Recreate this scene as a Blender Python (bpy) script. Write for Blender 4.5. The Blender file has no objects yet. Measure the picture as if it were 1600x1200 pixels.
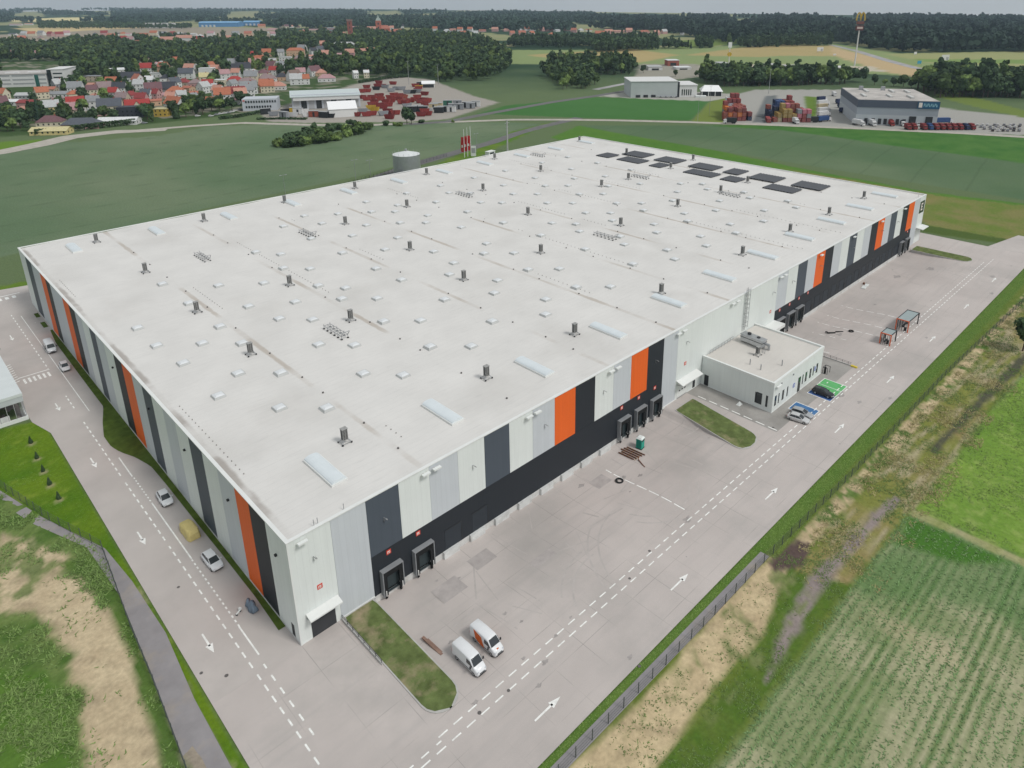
import bpy, math, random
import numpy as np
from mathutils import Vector, Matrix
random.seed(7); rng = np.random.default_rng(7)
R_ = math.radians
scene = bpy.context.scene
COL = scene.collection
# ---------------------------------------------------------------- camera
F, CX, CY = 1102.7357, 851.5164, 378.8041
YAW, PITCH, ROLL = 0.78358882, 0.33112086, -0.00323724
CAM = np.array([-31.23289, -83.17812, 91.87244])
_f = np.array([math.cos(YAW)*math.cos(PITCH), math.sin(YAW)*math.cos(PITCH), -math.sin(PITCH)])
_r = np.array([math.sin(YAW), -math.cos(YAW), 0.0]); _u = np.cross(_r, _f)
CR = math.cos(ROLL)*_r + math.sin(ROLL)*_u
CU = -math.sin(ROLL)*_r + math.cos(ROLL)*_u
CF = _f
cd = bpy.data.cameras.new('camera'); cam = bpy.data.objects.new('camera', cd); COL.objects.link(cam)
cd.sensor_fit = 'HORIZONTAL'; cd.sensor_width = 36; cd.lens = F/1600*36
cd.shift_x = (800-CX)/1600; cd.shift_y = (CY-600)/1600
cd.clip_start = 1; cd.clip_end = 60000
M = Matrix(((CR[0], CU[0], -CF[0], CAM[0]), (CR[1], CU[1], -CF[1], CAM[1]), (CR[2], CU[2], -CF[2], CAM[2]), (0, 0, 0, 1)))
cam.matrix_world = M
scene.camera = cam
# ---------------------------------------------------------------- world, sun, exposure
SUN_EL, SUN_AZ = R_(52), R_(-75)         # azimuth of the sun measured from +X towards +Y
w = bpy.data.worlds.new('World'); scene.world = w; w.use_nodes = True
nt = w.node_tree; nt.nodes.clear()
sky = nt.nodes.new('ShaderNodeTexSky'); sky.sky_type = 'NISHITA'; sky.sun_disc = False
sky.sun_elevation = SUN_EL; sky.sun_rotation = math.pi/2 - SUN_AZ
sky.air_density = 1.0; sky.dust_density = 4.0; sky.ozone_density = 1.0; sky.altitude = 100
hs = nt.nodes.new('ShaderNodeHueSaturation'); hs.inputs['Saturation'].default_value = 0.30
bg = nt.nodes.new('ShaderNodeBackground'); bg.inputs['Strength'].default_value = 0.106
wo = nt.nodes.new('ShaderNodeOutputWorld')
# thin overcast: the blue sky seen through an even pale cloud sheet, with slow darker banks
mxs = nt.nodes.new('ShaderNodeMix'); mxs.data_type = 'RGBA'; mxs.inputs[0].default_value = .75; mxs.inputs[7].default_value = (6.2, 6.6, 6.85, 1)
nt.links.new(sky.outputs[0], hs.inputs['Color']); nt.links.new(hs.outputs[0], mxs.inputs[6])
stc = nt.nodes.new('ShaderNodeTexCoord'); snz = nt.nodes.new('ShaderNodeTexNoise'); snz.inputs['Scale'].default_value = 3; snz.inputs['Detail'].default_value = 6
smp = nt.nodes.new('ShaderNodeMapping'); smp.inputs['Scale'].default_value = (1, 1, 5); nt.links.new(stc.outputs['Generated'], smp.inputs[0]); nt.links.new(smp.outputs[0], snz.inputs['Vector'])
smr = nt.nodes.new('ShaderNodeMapRange'); smr.inputs[3].default_value = .85; smr.inputs[4].default_value = 1.15; nt.links.new(snz.outputs[0], smr.inputs[0])
svm = nt.nodes.new('ShaderNodeVectorMath'); svm.operation = 'SCALE'; nt.links.new(mxs.outputs[2], svm.inputs[0]); nt.links.new(smr.outputs[0], svm.inputs['Scale'])
nt.links.new(svm.outputs[0], bg.inputs[0]); nt.links.new(bg.outputs[0], wo.inputs[0])
sl = bpy.data.lights.new('sun', 'SUN'); sl.energy = 1.9; sl.angle = R_(14); sl.color = (1, .97, .93)
so = bpy.data.objects.new('sun', sl); COL.objects.link(so)
sd = Vector((math.cos(SUN_EL)*math.cos(SUN_AZ), math.cos(SUN_EL)*math.sin(SUN_AZ), math.sin(SUN_EL)))
so.rotation_euler = sd.to_track_quat('Z', 'Y').to_euler(); so.location = (0, 0, 400)
scene.view_settings.view_transform = 'Standard'; scene.view_settings.look = 'None'
scene.view_settings.exposure = -0.13; scene.view_settings.gamma = 1
scene.render.engine = 'CYCLES'
scene.cycles.volume_bounces = 0
# ---------------------------------------------------------------- helpers
def G(u, v, z=0.0):
    d = CF + (u-CX)/F*CR - (v-CY)/F*CU
    t = (z-CAM[2])/d[2]
    return CAM + t*d
def GA(pts, z=0.0): return [tuple(G(u, v, z)[:2]) for u, v in pts]
def depth(p): return float((np.array(p)-CAM) @ CF)
def PX(P):
    d = np.asarray(P, float)-CAM; zz = d @ CF
    return np.stack([CX+F*(d @ CR)/zz, CY-F*(d @ CU)/zz], -1)
def plane(u, v, ax, off):
    d = CF + (u-CX)/F*CR - (v-CY)/F*CU
    return CAM + (off-CAM[ax])/d[ax]*d
def S(r, g, b, k=1.0):
    def c(x):
        x /= 255.0
        return (x/12.92 if x <= .04045 else ((x+.055)/1.055)**2.4)*k
    return (c(r), c(g), c(b))
def tag(o, label=None, cat=None, group=None, kind=None):
    if label: o['label'] = label
    if cat: o['category'] = cat
    if group: o['group'] = group
    if kind: o['kind'] = kind
    return o
def empty(name, loc=(0, 0, 0), rz=0.0, parent=None):
    o = bpy.data.objects.new(name, None); COL.objects.link(o); o.location = loc; o.rotation_euler = (0, 0, rz)
    o.empty_display_size = .5
    if parent: o.parent = parent
    return o
def copy_tree(o, parent=None):
    c = o.copy(); COL.objects.link(c); c.parent = parent
    ALLCH[c.name] = [copy_tree(ch, c) for ch in ALLCH.get(o.name, [])]
    return c
ALLCH = {}
class MB:
    def __init__(s): s.v = []; s.f = []; s.m = []
    def add(s, vs, fs, m=0):
        n = len(s.v); s.v += [tuple(map(float, p)) for p in vs]
        for f in fs: s.f.append([n+i for i in f]); s.m.append(m)
        return s
    def box(s, x0, x1, y0, y1, z0, z1, m=0):
        return s.add([(x0,y0,z0),(x1,y0,z0),(x1,y1,z0),(x0,y1,z0),(x0,y0,z1),(x1,y0,z1),(x1,y1,z1),(x0,y1,z1)],
                     [(0,3,2,1),(4,5,6,7),(0,1,5,4),(1,2,6,5),(2,3,7,6),(3,0,4,7)], m)
    def bar(s, p, q, a, b=None, m=0):
        p = Vector(p); q = Vector(q); d = (q-p); L = d.length
        if L < 1e-6: return s
        b = b or a; d /= L
        up = Vector((0,0,1)) if abs(d.z) < .95 else Vector((1,0,0))
        x = d.cross(up).normalized()*a/2; y = d.cross(x).normalized()*b/2
        vs = [p-x-y, p+x-y, p+x+y, p-x+y, q-x-y, q+x-y, q+x+y, q-x+y]
        return s.add(vs, [(0,3,2,1),(4,5,6,7),(0,1,5,4),(1,2,6,5),(2,3,7,6),(3,0,4,7)], m)
    def cyl(s, p, q, r, n=10, r2=None, m=0, cap=True):
        p = Vector(p); q = Vector(q); d = (q-p).normalized(); r2 = r if r2 is None else r2
        up = Vector((0,0,1)) if abs(d.z) < .95 else Vector((1,0,0))
        x = d.cross(up).normalized(); y = d.cross(x).normalized()
        vs = []
        for i in range(n):
            a = 2*math.pi*i/n; e = x*math.cos(a)+y*math.sin(a); vs += [p+e*r]
        for i in range(n):
            a = 2*math.pi*i/n; e = x*math.cos(a)+y*math.sin(a); vs += [q+e*r2]
        fs = [(i, (i+1) % n, n+(i+1) % n, n+i) for i in range(n)]
        if cap: fs += [tuple(range(n))[::-1], tuple(range(n, 2*n))]
        return s.add(vs, fs, m)
    def prism(s, pts, z0, z1, m=0):
        n = len(pts)
        vs = [(x, y, z0) for x, y in pts]+[(x, y, z1) for x, y in pts]
        return s.add(vs, [tuple(range(n))[::-1], tuple(range(n, 2*n))]+[(i, (i+1) % n, n+(i+1) % n, n+i) for i in range(n)], m)
    def sheet(s, pts, z, m=0):
        return s.add([(p[0], p[1], z) for p in pts], [tuple(range(len(pts)))], m)
    def loft(s, rings, m=0, caps=True):
        n = len(rings[0]); vs = [p for r in rings for p in r]; fs = []
        for k in range(len(rings)-1):
            for i in range(n):
                j = (i+1) % n; fs.append((k*n+i, k*n+j, (k+1)*n+j, (k+1)*n+i))
        if caps: fs += [tuple(range(n))[::-1], tuple(range((len(rings)-1)*n, len(rings)*n))]
        return s.add(vs, fs, m)
    def each(s, name, mats, parent, boxes):
        for bx in boxes: MB().box(*bx).build(name, mats, parent)
    def build(s, name, mats, parent=None, smooth=False, loc=None, rz=None, ngon_fix=False):
        me = bpy.data.meshes.new(name); me.from_pydata(s.v, [], s.f)
        if not isinstance(mats, (list, tuple)): mats = [mats]
        for mm in mats: me.materials.append(mm)
        if len(mats) > 1: me.polygons.foreach_set('material_index', s.m)
        if smooth: me.polygons.foreach_set('use_smooth', [True]*len(s.f))
        me.update()
        o = bpy.data.objects.new(name, me); COL.objects.link(o)
        if loc is not None: o.location = loc
        if rz is not None: o.rotation_euler = (0, 0, rz)
        if parent is not None:
            o.parent = parent; ALLCH.setdefault(parent.name, []).append(o)
        return o
def bevel(o, w=.03, seg=2, ang=35):
    b = o.modifiers.new('bevel', 'BEVEL'); b.width = w; b.segments = seg; b.limit_method = 'ANGLE'; b.angle_limit = R_(ang)
    return o
# ---- materials
MATS = {}
def mat(name, col, rough=.75, var=.10, scale=.4, metal=0, bump=0, bscale=None, spec=.3, dirt=None, dscale=.08, damt=.5, attr=None, coat=0, objrand=0):
    """Principled with two noises on the albedo (object/generated space), optional dirt patches and bump"""
    if name in MATS: return MATS[name]
    m = bpy.data.materials.new(name); m.use_nodes = True; n = m.node_tree.nodes; l = m.node_tree.links
    b = n['Principled BSDF']; b.inputs['Roughness'].default_value = rough; b.inputs['Metallic'].default_value = metal
    b.inputs['Specular IOR Level'].default_value = spec; b.inputs['Coat Weight'].default_value = coat
    tc = n.new('ShaderNodeTexCoord'); cur = None
    if attr:
        a = n.new('ShaderNodeAttribute'); a.attribute_name = attr; cur = a.outputs['Color']
    else:
        rgb = n.new('ShaderNodeRGB'); rgb.outputs[0].default_value = (*col, 1); cur = rgb.outputs[0]
    def noise(sc, det=4, rg=.6):
        t = n.new('ShaderNodeTexNoise'); t.inputs['Scale'].default_value = sc; t.inputs['Detail'].default_value = det
        t.inputs['Roughness'].default_value = rg; l.new(tc.outputs['Object'], t.inputs['Vector']); return t
    if var > 0:
        t = noise(scale, 6); mr = n.new('ShaderNodeMapRange'); mr.inputs[1].default_value = .3; mr.inputs[2].default_value = .7
        mr.inputs[3].default_value = 1-var; mr.inputs[4].default_value = 1+var; l.new(t.outputs[0], mr.inputs[0])
        mx = n.new('ShaderNodeVectorMath'); mx.operation = 'SCALE'; l.new(cur, mx.inputs[0]); l.new(mr.outputs[0], mx.inputs['Scale']); cur = mx.outputs[0]
    if objrand:
        oi = n.new('ShaderNodeObjectInfo'); mr = n.new('ShaderNodeMapRange'); mr.inputs[3].default_value = 1-objrand; mr.inputs[4].default_value = 1+objrand
        l.new(oi.outputs['Random'], mr.inputs[0])
        mx = n.new('ShaderNodeVectorMath'); mx.operation = 'SCALE'; l.new(cur, mx.inputs[0]); l.new(mr.outputs[0], mx.inputs['Scale']); cur = mx.outputs[0]
    if dirt:
        t = noise(dscale, 8, .65); mr = n.new('ShaderNodeMapRange'); mr.inputs[1].default_value = .52; mr.inputs[2].default_value = .72
        mr.inputs[3].default_value = 0; mr.inputs[4].default_value = damt; l.new(t.outputs[0], mr.inputs[0])
        mx = n.new('ShaderNodeMix'); mx.data_type = 'RGBA'; l.new(mr.outputs[0], mx.inputs[0]); l.new(cur, mx.inputs[6]); mx.inputs[7].default_value = (*dirt, 1); cur = mx.outputs[2]
    l.new(cur, b.inputs['Base Color'])
    if bump:
        t = noise(bscale or scale*4, 4); bp = n.new('ShaderNodeBump'); bp.inputs['Strength'].default_value = bump; bp.inputs['Distance'].default_value = .1
        l.new(t.outputs[0], bp.inputs['Height']); l.new(bp.outputs[0], b.inputs['Normal'])
    MATS[name] = m; return m
WHITE = mat('white_metal', (.74,.76,.74), .5, .02); GREYM = mat('grey_metal', (.36,.37,.38), .5, .08)
DARKM = mat('dark_metal', (.03,.032,.036), .55, .1); BLACK = mat('black_rubber', (.015,.015,.016), .8, .1)
STEEL = mat('galvanised_steel', (.42,.43,.44), .45, .12, 1.5, metal=.6)
GLASS = mat('dark_glass', (.02,.026,.03), .08, 0, spec=.8)
ORANGE = mat('orange_cladding', (.62,.115,.012), .55, .03, .2)
def ribbed(name, col, rough=.55, axis='X', pitch=.3):
    """vertical ribbed sheet cladding: fine seams through bump, faint panel variation"""
    if name in MATS: return MATS[name]
    m = mat(name, col, rough, .025, .15); n = m.node_tree.nodes; l = m.node_tree.links
    tc = [x for x in n if x.type == 'TEX_COORD'][0]
    sp = n.new('ShaderNodeSeparateXYZ'); l.new(tc.outputs['Object'], sp.inputs[0])
    ad = n.new('ShaderNodeMath'); ad.operation = 'ADD'; l.new(sp.outputs[0], ad.inputs[0]); l.new(sp.outputs[1], ad.inputs[1])
    fr = n.new('ShaderNodeMath'); fr.operation = 'PINGPONG'; fr.inputs[1].default_value = pitch; l.new(ad.outputs[0], fr.inputs[0])
    b = n['Principled BSDF']; src = b.inputs['Base Color'].links[0].from_socket
    mp = n.new('ShaderNodeMapping'); mp.inputs['Scale'].default_value = (1.1, 1.1, .07); l.new(tc.outputs['Object'], mp.inputs['Vector'])
    tn = n.new('ShaderNodeTexNoise'); tn.inputs['Scale'].default_value = 1; tn.inputs['Detail'].default_value = 5; l.new(mp.outputs[0], tn.inputs['Vector'])
    mr = n.new('ShaderNodeMapRange'); mr.inputs[1].default_value = .3; mr.inputs[2].default_value = .75; mr.inputs[3].default_value = 1.02; mr.inputs[4].default_value = .955; l.new(tn.outputs[0], mr.inputs[0])
    gt = n.new('ShaderNodeMath'); gt.operation = 'PINGPONG'; gt.inputs[1].default_value = .5; l.new(ad.outputs[0], gt.inputs[0])
    lt = n.new('ShaderNodeMath'); lt.operation = 'LESS_THAN'; lt.inputs[1].default_value = .022; l.new(gt.outputs[0], lt.inputs[0])
    jm = n.new('ShaderNodeMapRange'); jm.inputs[3].default_value = 1; jm.inputs[4].default_value = .90; l.new(lt.outputs[0], jm.inputs[0])
    mm = n.new('ShaderNodeMath'); mm.operation = 'MULTIPLY'; l.new(mr.outputs[0], mm.inputs[0]); l.new(jm.outputs[0], mm.inputs[1])
    vm = n.new('ShaderNodeVectorMath'); vm.operation = 'SCALE'; l.new(src, vm.inputs[0]); l.new(mm.outputs[0], vm.inputs['Scale']); l.new(vm.outputs[0], b.inputs['Base Color'])
    bp = n.new('ShaderNodeBump'); bp.inputs['Strength'].default_value = .16; bp.inputs['Distance'].default_value = .05
    l.new(fr.outputs[0], bp.inputs['Height']); l.new(bp.outputs[0], n['Principled BSDF'].inputs['Normal'])
    return m
CLAD = {'white': ribbed('white_cladding', (.73,.765,.745)), 'lgrey': ribbed('light_grey_cladding', (.56,.59,.62)),
        'slate': ribbed('slate_cladding', (.075,.092,.115)), 'black': ribbed('anthracite_cladding', (.022,.027,.034)), 'orange': ribbed('orange_ribbed_cladding', (.80,.135,.018))}
# ================================================================ GROUND
H = 19.03; LX = 265.0; WY = 180.8
def smooth(a, b, x): t = np.clip((x-a)/(b-a), 0, 1); return t*t*(3-2*t)
def yardz(x, y):
    x = np.asarray(x, float); y = np.asarray(y, float)
    s = smooth(-21, -5, y)
    d = smooth(12.4, 12.7, x)*(1-smooth(91, 92.5, x)) + smooth(143.2, 143.5, x)*(1-smooth(249, 253, x))
    return -1.25*s*d
def vnoise(x, y, sc, seed=0):
    """value noise on arrays, 0..1"""
    x = x/sc+seed*17.3; y = y/sc+seed*9.1
    xi = np.floor(x).astype(np.int64); yi = np.floor(y).astype(np.int64); fx = x-xi; fy = y-yi
    fx = fx*fx*(3-2*fx); fy = fy*fy*(3-2*fy)
    def h(a, b):
        n = (a*374761393+b*668265263+seed*982451653) & 0xffffffff
        n = ((n ^ (n >> 13))*1274126177) & 0xffffffff
        return ((n ^ (n >> 16)) & 0xffff)/65535.0
    return (h(xi,yi)*(1-fx)+h(xi+1,yi)*fx)*(1-fy)+(h(xi,yi+1)*(1-fx)+h(xi+1,yi+1)*fx)*fy
def fbm(x, y, sc, seed=0, oc=4):
    r = 0; a = .5; t = 0
    for k in range(oc): r = r+a*vnoise(x, y, sc/2**k, seed+k*5); t += a; a *= .55
    return r/t
def polymask(X, Y, pts, soft=0):
    """signed-distance based soft mask of polygon"""
    px = np.array([p[0] for p in pts]); py = np.array([p[1] for p in pts]); n = len(px)
    ins = np.zeros(X.shape, bool); d2 = np.full(X.shape, 1e18)
    m = max(soft*4, 12)
    sel = (X > px.min()-m) & (X < px.max()+m) & (Y > py.min()-m) & (Y < py.max()+m)
    x = X[sel]; y = Y[sel]; ii = np.zeros(x.shape, bool); dd = np.full(x.shape, 1e18)
    for i in range(n):
        x0, y0, x1, y1 = px[i-1], py[i-1], px[i], py[i]
        c = ((y0 > y) != (y1 > y)); 
        with np.errstate(divide='ignore', invalid='ignore'):
            ii ^= c & (x < (x1-x0)*(y-y0)/(y1-y0+1e-12)+x0)
        t = np.clip(((x-x0)*(x1-x0)+(y-y0)*(y1-y0))/((x1-x0)**2+(y1-y0)**2+1e-9), 0, 1)
        dd = np.minimum(dd, (x-x0-t*(x1-x0))**2+(y-y0-t*(y1-y0))**2)
    s = np.sqrt(dd)*np.where(ii, 1, -1)
    out = np.full(X.shape, -1e6); out[sel] = s
    return out
def axis(fine0, fine1, step, lim_lo, lim_hi, g=1.03, cap=60):
    a = list(np.arange(fine0, fine1+step/2, step)); s = step; x = a[-1]
    while x < lim_hi: s = min(s*g, cap+abs(x)*.02); x += s; a.append(x)
    s = step; x = a[0]; b = []
    while x > lim_lo: s = min(s*g*1.03, cap+abs(x)*.02); x -= s; b.append(x)
    return np.array(b[::-1]+a)
gx = axis(-60, 300, .7, -7000, 4400, 1.02); gy = axis(-112, 216, .7, -7000, 8300, 1.02)
X, Y = np.meshgrid(gx, gy, indexing='ij')
n1 = fbm(X, Y, 9, 1); n2 = fbm(X, Y, 2.6, 2); n3 = fbm(X, Y, 60, 3); n4 = fbm(X, Y, 1.6, 4, 3)
# C(r,g,b): display-referred survey colours turned into albedo
def C(r, g, b): return np.array(S(r, g, b))
col = np.zeros(X.shape+(3,)); col[:] = C(96,112,78)
def lay(c, s, w=2.0, nz=0.0, nf=None, alpha=1.0):
    """blend colour c where signed distance s (+noise) is positive"""
    nf = n2 if nf is None else nf
    ss = s+(nf-.5)*nz
    a = np.clip(ss/w+.5, 0, 1)*alpha
    if np.ndim(c) == 1: c = np.broadcast_to(c, col.shape)
    col[...] = col*(1-a[..., None])+c*a[..., None]
def mixc(a, b, t): return a*(1-t[..., None])+b*t[..., None]
def rot(x, y, a): return x*math.cos(a)+y*math.sin(a), -x*math.sin(a)+y*math.cos(a)
# ---- far countryside base: patchwork fading into dark forest green
lay(C(50,72,52), np.hypot(X-CAM[0], Y-CAM[1])-900, 300, 200, n3)
_pu = PX(np.stack([X, Y, 0*X], -1).reshape(-1, 3)).reshape(X.shape+(2,))
clr = vnoise(_pu[..., 0], _pu[..., 1]*11, 46, 3)*.65+vnoise(_pu[..., 0], _pu[..., 1]*11, 18, 9)*.35
_far = (np.hypot(X-CAM[0], Y-CAM[1]) > 1500)
col[:] = np.where((_far & (clr > .56))[..., None], mixc(C(120,132,92), C(158,150,112), n3), col)
# ---- main wheat field behind and left of the hall
_tx, _ty = rot(X, Y, R_(8))
tl = np.clip(1-np.abs(((_ty+5*(n3-.5)) % 27)-13.5)/.9, 0, 1)
wheat = mixc(C(94,114,86), C(112,125,99), np.clip((n3-.3)*2, 0, 1)); wheat = wheat*(1-.17*tl[..., None])*(0.95+.1*n1[..., None])
lay(wheat, polymask(X, Y, GA([(-900,520),(0,402),(300,330),(560,275),(760,222),(860,194),(790,191),(700,192),(640,194),(430,194),(330,197),(250,212),(80,224),(0,236),(-900,330)])), 2, 1)
lay(C(98,128,48), polymask(X, Y, GA([(-300,260),(0,236),(80,224),(60,218),(0,222),(-300,240)])), 2, 4)
# strips next to the hall on the far side
lay(mixc(C(70,112,36), C(108,126,52), n1), polymask(X, Y, [(-70,200),(20,188),(120,200),(215,236),(330,290),(372,302),(366,309),(320,300),(205,248),(120,214),(20,203),(-70,214)]), 2, 5)
# bright verge + grass strip right behind far wall (x > 265)
lay(mixc(C(72,114,44), C(92,124,54), n1), polymask(X, Y, GA([(860,215),(905,196),(980,205),(1250,263),(1450,300),(1700,330),(1700,345),(1440,312),(1200,290),(900,225)])), 2, 3)
# olive / dry field right of hall
dry = mixc(C(124,122,76), C(104,120,58), np.clip((n1-.35)*3, 0, 1)); dry = mixc(dry, C(146,124,88)+0*dry, np.clip((n3-.55)*4, 0, 1))
lay(dry, polymask(X, Y, GA([(1220,262),(1450,303),(1900,360),(2100,520),(1700,420),(1600,384),(1510,372),(1450,362),(1430,330),(1380,310)])), 3, 6)
lay(C(78,96,48), polymask(X, Y, GA([(1440,350),(1600,378),(1700,396),(1700,402),(1600,386),(1440,362)])), 2, 3)
# right green-grey field + bright green field
lay(wheat*np.array([.80,.88,.80]), polymask(X, Y, GA([(905,196),(1170,196),(1330,206),(1650,262),(2400,330),(2400,420),(1650,320),(1450,289),(1250,256),(1100,232),(960,207)])), 2, 1)
lay(mixc(C(64,106,48), C(82,118,58), np.clip((n1-.3)*2, 0, 1)), polymask(X, Y, GA([(1100,196),(1180,195),(1400,203),(1600,213),(2400,240),(2400,330),(1650,262),(1400,228),(1230,204)])), 2, 2)
lay(mixc(C(62,106,52), C(76,116,64), n3), polymask(X, Y, GA([(745,178),(790,165),(860,158),(930,152),(1085,156),(1108,158),(1080,188),(1020,187),(905,184),(760,178)])), 2, 2)
lay(C(112,126,62), polymask(X, Y, GA([(1108,160),(1136,150),(1140,170),(1132,192),(1080,190)])), 2, 6)
# far tan / green fields at the right
tan = mixc(C(176,156,112), C(160,148,100), n3)
lay(C(132,146,98), polymask(X, Y, GA([(780,100),(800,78),(930,78),(1010,74),(1300,68),(1420,86),(1600,82),(1900,92),(1900,150),(1600,134),(1480,122),(1300,112),(1130,102)])), 10, 10)
lay(tan, polymask(X, Y, GA([(820,86),(985,76),(1060,86),(1000,98),(930,99)])), 10, 10)
lay(tan, polymask(X, Y, GA([(1070,86),(1160,74),(1230,69),(1300,72),(1330,82),(1390,92),(1330,88),(1230,87),(1180,89)])), 10, 10)
lay(C(184,162,124), polymask(X, Y, GA([(1296,70),(1330,80),(1400,98),(1500,118),(1640,124),(1640,130),(1480,128),(1380,112),(1300,86)])), 8, 20)
lay(C(150,152,104), polymask(X, Y, GA([(1380,84),(1600,80),(1900,88),(1900,108),(1600,104),(1450,98)])), 10, 10)
lay(C(120,142,80), polymask(X, Y, GA([(1420,92),(1600,93),(1800,97),(1800,101),(1600,100),(1450,97)])), 8, 10)
lay(C(186,178,160), polymask(X, Y, GA([(1020,118),(1060,104),(1200,100),(1360,104),(1385,111),(1300,114),(1200,116),(1120,118)])), 8, 40, n1)
lay(C(150,146,134), polymask(X, Y, GA([(990,122),(1000,100),(1090,100),(1110,118),(1060,124)])), 6, 10)
lay(C(104,122,60), polymask(X, Y, GA([(1050,64),(1300,50),(1310,56),(1060,76)])), 10, 10)
# far left tan fields
lay(C(196,176,132), polymask(X, Y, GA([(20,44),(120,42),(240,40),(270,42),(200,48),(60,52)])), 20, 10)
lay(C(212,200,150), polymask(X, Y, GA([(10,30),(120,27),(180,29),(100,33),(20,34)])), 20, 10)
lay(C(150,140,124), polymask(X, Y, GA([(-40,56),(260,42),(440,44),(420,60),(100,70),(-40,72)])), 20, 10)
# depots (concrete) far
lay(C(158,152,144), polymask(X, Y, GA([(405,176),(430,170),(560,120),(600,118),(672,124),(740,150),(780,160),(700,186),(640,190),(480,192),(420,190)])), 3, 2)
lay(C(160,158,152), polymask(X, Y, GA([(1140,150),(1180,140),(1320,140),(1330,150),(1500,172),(1700,190),(1700,214),(1500,208),(1180,194),(1132,194)])), 3, 2)
lay(C(108,112,112), polymask(X, Y, GA([(1196,150),(1214,149),(1208,192),(1176,191)])), 2, 1)
lay(C(98,122,50), polymask(X, Y, GA([(1256,150),(1278,152),(1276,184),(1262,184)])), 2, 2)
lay(C(108,124,62), polymask(X, Y, GA([(1460,150),(1520,166),(1600,184),(1700,196),(1700,180),(1600,172),(1480,140)])), 2, 3)
lay(C(168,166,158), polymask(X, Y, GA([(985,140),(1140,146),(1150,150),(1110,158),(1000,154),(930,150)])), 2, 2)
# town grounds: mixed garden green / paving
town = mixc(C(66,86,50), C(134,130,116), np.clip((fbm(X, Y, 16, 9)-.56)*12, 0, 1))
lay(town, polymask(X, Y, GA([(-300,215),(0,214),(150,200),(250,192),(420,172),(560,130),(640,104),(640,60),(0,66),(-300,80)])), 3, 6)
# ---- near left: lawn, rough ground, sand
lawn = mixc(C(100,126,34), C(78,112,30), np.clip((n1-.3)*2.2, 0, 1)); lawn = mixc(lawn, C(124,142,56)+0*lawn, np.clip((n2-.62)*4, 0, 1))
lay(lawn, polymask(X, Y, [(-13.2,-20),(-13.2,100),(-60,110),(-140,120),(-140,-20)]), .6, .5)
rough = mixc(C(74,102,46), C(108,126,72), np.clip((n2-.3)*2.5, 0, 1))
lay(rough, polymask(X, Y, [(-15.6,44),(-17.5,12),(-19,-6),(-22,-40),(-150,-60),(-150,86),(-25,76),(-20.5,59)]), .5, .6)
sand = mixc(C(204,188,156), C(172,154,126), n2); sand = mixc(sand, C(150,136,112)+0*sand, np.clip((vnoise(X+Y*.8, Y*.25, .9, 14)-.62)*2.4, 0, .6))
gr = np.clip((fbm(X, Y, 3.0, 21)-.47)*8, 0, 1)
sandg = mixc(sand, rough, gr*.8)
lay(sandg, polymask(X, Y, GA([(0,830),(50,850),(140,880),(178,890),(230,940),(200,950),(170,930),(130,915),(160,960),(230,1030),(290,1100),(330,1210),(270,1210),(150,1090),(110,1010),(60,950),(0,960)])), 1.0, 3.5, n1)
lay(sand, polymask(X, Y, GA([(70,900),(120,905),(175,960),(235,1040),(262,1210),(140,1230),(130,1080),(85,980)])), 1.4, 3.0, n2)
lay(mixc(C(70,98,44), C(96,118,60), n2), polymask(X, Y, GA([(150,865),(180,895),(202,950),(237,1040),(272,1110),(305,1210),(258,1210),(230,1110),(198,1030),(170,955),(138,912),(95,880)])), .8, 2.2, n1)
lay(mixc(C(92,122,52), C(74,106,44), n2), polymask(X, Y, GA([(-60,1040),(60,1050),(110,1100),(115,1230),(-60,1230)])), 1, 3)
# grass bits near the road edge sand patch
lay(C(150,140,126), polymask(X, Y, [(-14.6,12),(-15.2,-14),(-19,-14),(-18.4,-2),(-17.6,8)]), .8, 1.5)
# ---- near right: verge, path, sand belt, rough, track, crops
Z0, Z1 = -40, 330
verge = mixc(C(76,108,44), C(98,122,58), n2)
lay(mixc(C(112,122,62), C(84,108,40), n2), polymask(X, Y, [(-14,-36),(330,-36),(330,-56),(-14,-56)]), .5, .4)
lay(verge, polymask(X, Y, [(-14,-36),(280,-36),(285,-42),(70,-40.6),(-14,-39.2)]), .4, .5)
sb = sand*np.array([1.02,1.0,.94])
lay(sb, polymask(X, Y, [(0,-41.2),(66,-41.6),(66,-43.6),(62,-46),(54,-48.4),(30,-48.6),(0,-49)]), .9, 3.0, n1)
lay(mixc(sb, rough, np.clip((fbm(X, Y, 2.2, 33)-.5)*10, 0, 1)), polymask(X, Y, [(64,-42.6),(300,-44.5),(300,-47),(110,-45.8),(64,-45)]), .8, 1.6)
lay(mixc(C(72,104,38), C(96,112,52), n4), polymask(X, Y, [(-10,-48.8),(50,-48.6),(64,-46.2),(62,-45),(70,-46),(70,-54.2),(-10,-54)]), .8, 3, n1)
brown = mixc(C(122,126,66), C(146,130,92), np.clip((n1-.4)*3, 0, 1)); brown = mixc(brown, C(170,158,132)+0*brown, np.clip((vnoise(X*.22+Y, Y*1.0, 1.3, 8)*.6+n3*.6-.62)*5, 0, .8))
lay(brown, polymask(X, Y, [(66,-46),(110,-46),(300,-47.4),(300,-60),(180,-57),(140,-54.6),(96,-54.4),(70,-54.2)]), .8, 2.2)
lay(mixc(C(152,140,134), C(128,118,116), n2), polymask(X, Y, [(44,-52.5),(56,-49.6),(66,-48.4),(80,-49.2),(98,-50.6),(98,-52.2),(80,-51.6),(66,-51),(56,-51.8)]), .8, 1.8)
lay(C(92,78,74), polymask(X, Y, [(64.4,-42),(73.4,-42.6),(74,-45),(68,-46.6),(63.6,-43.6)]), .5, 1.2)
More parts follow.
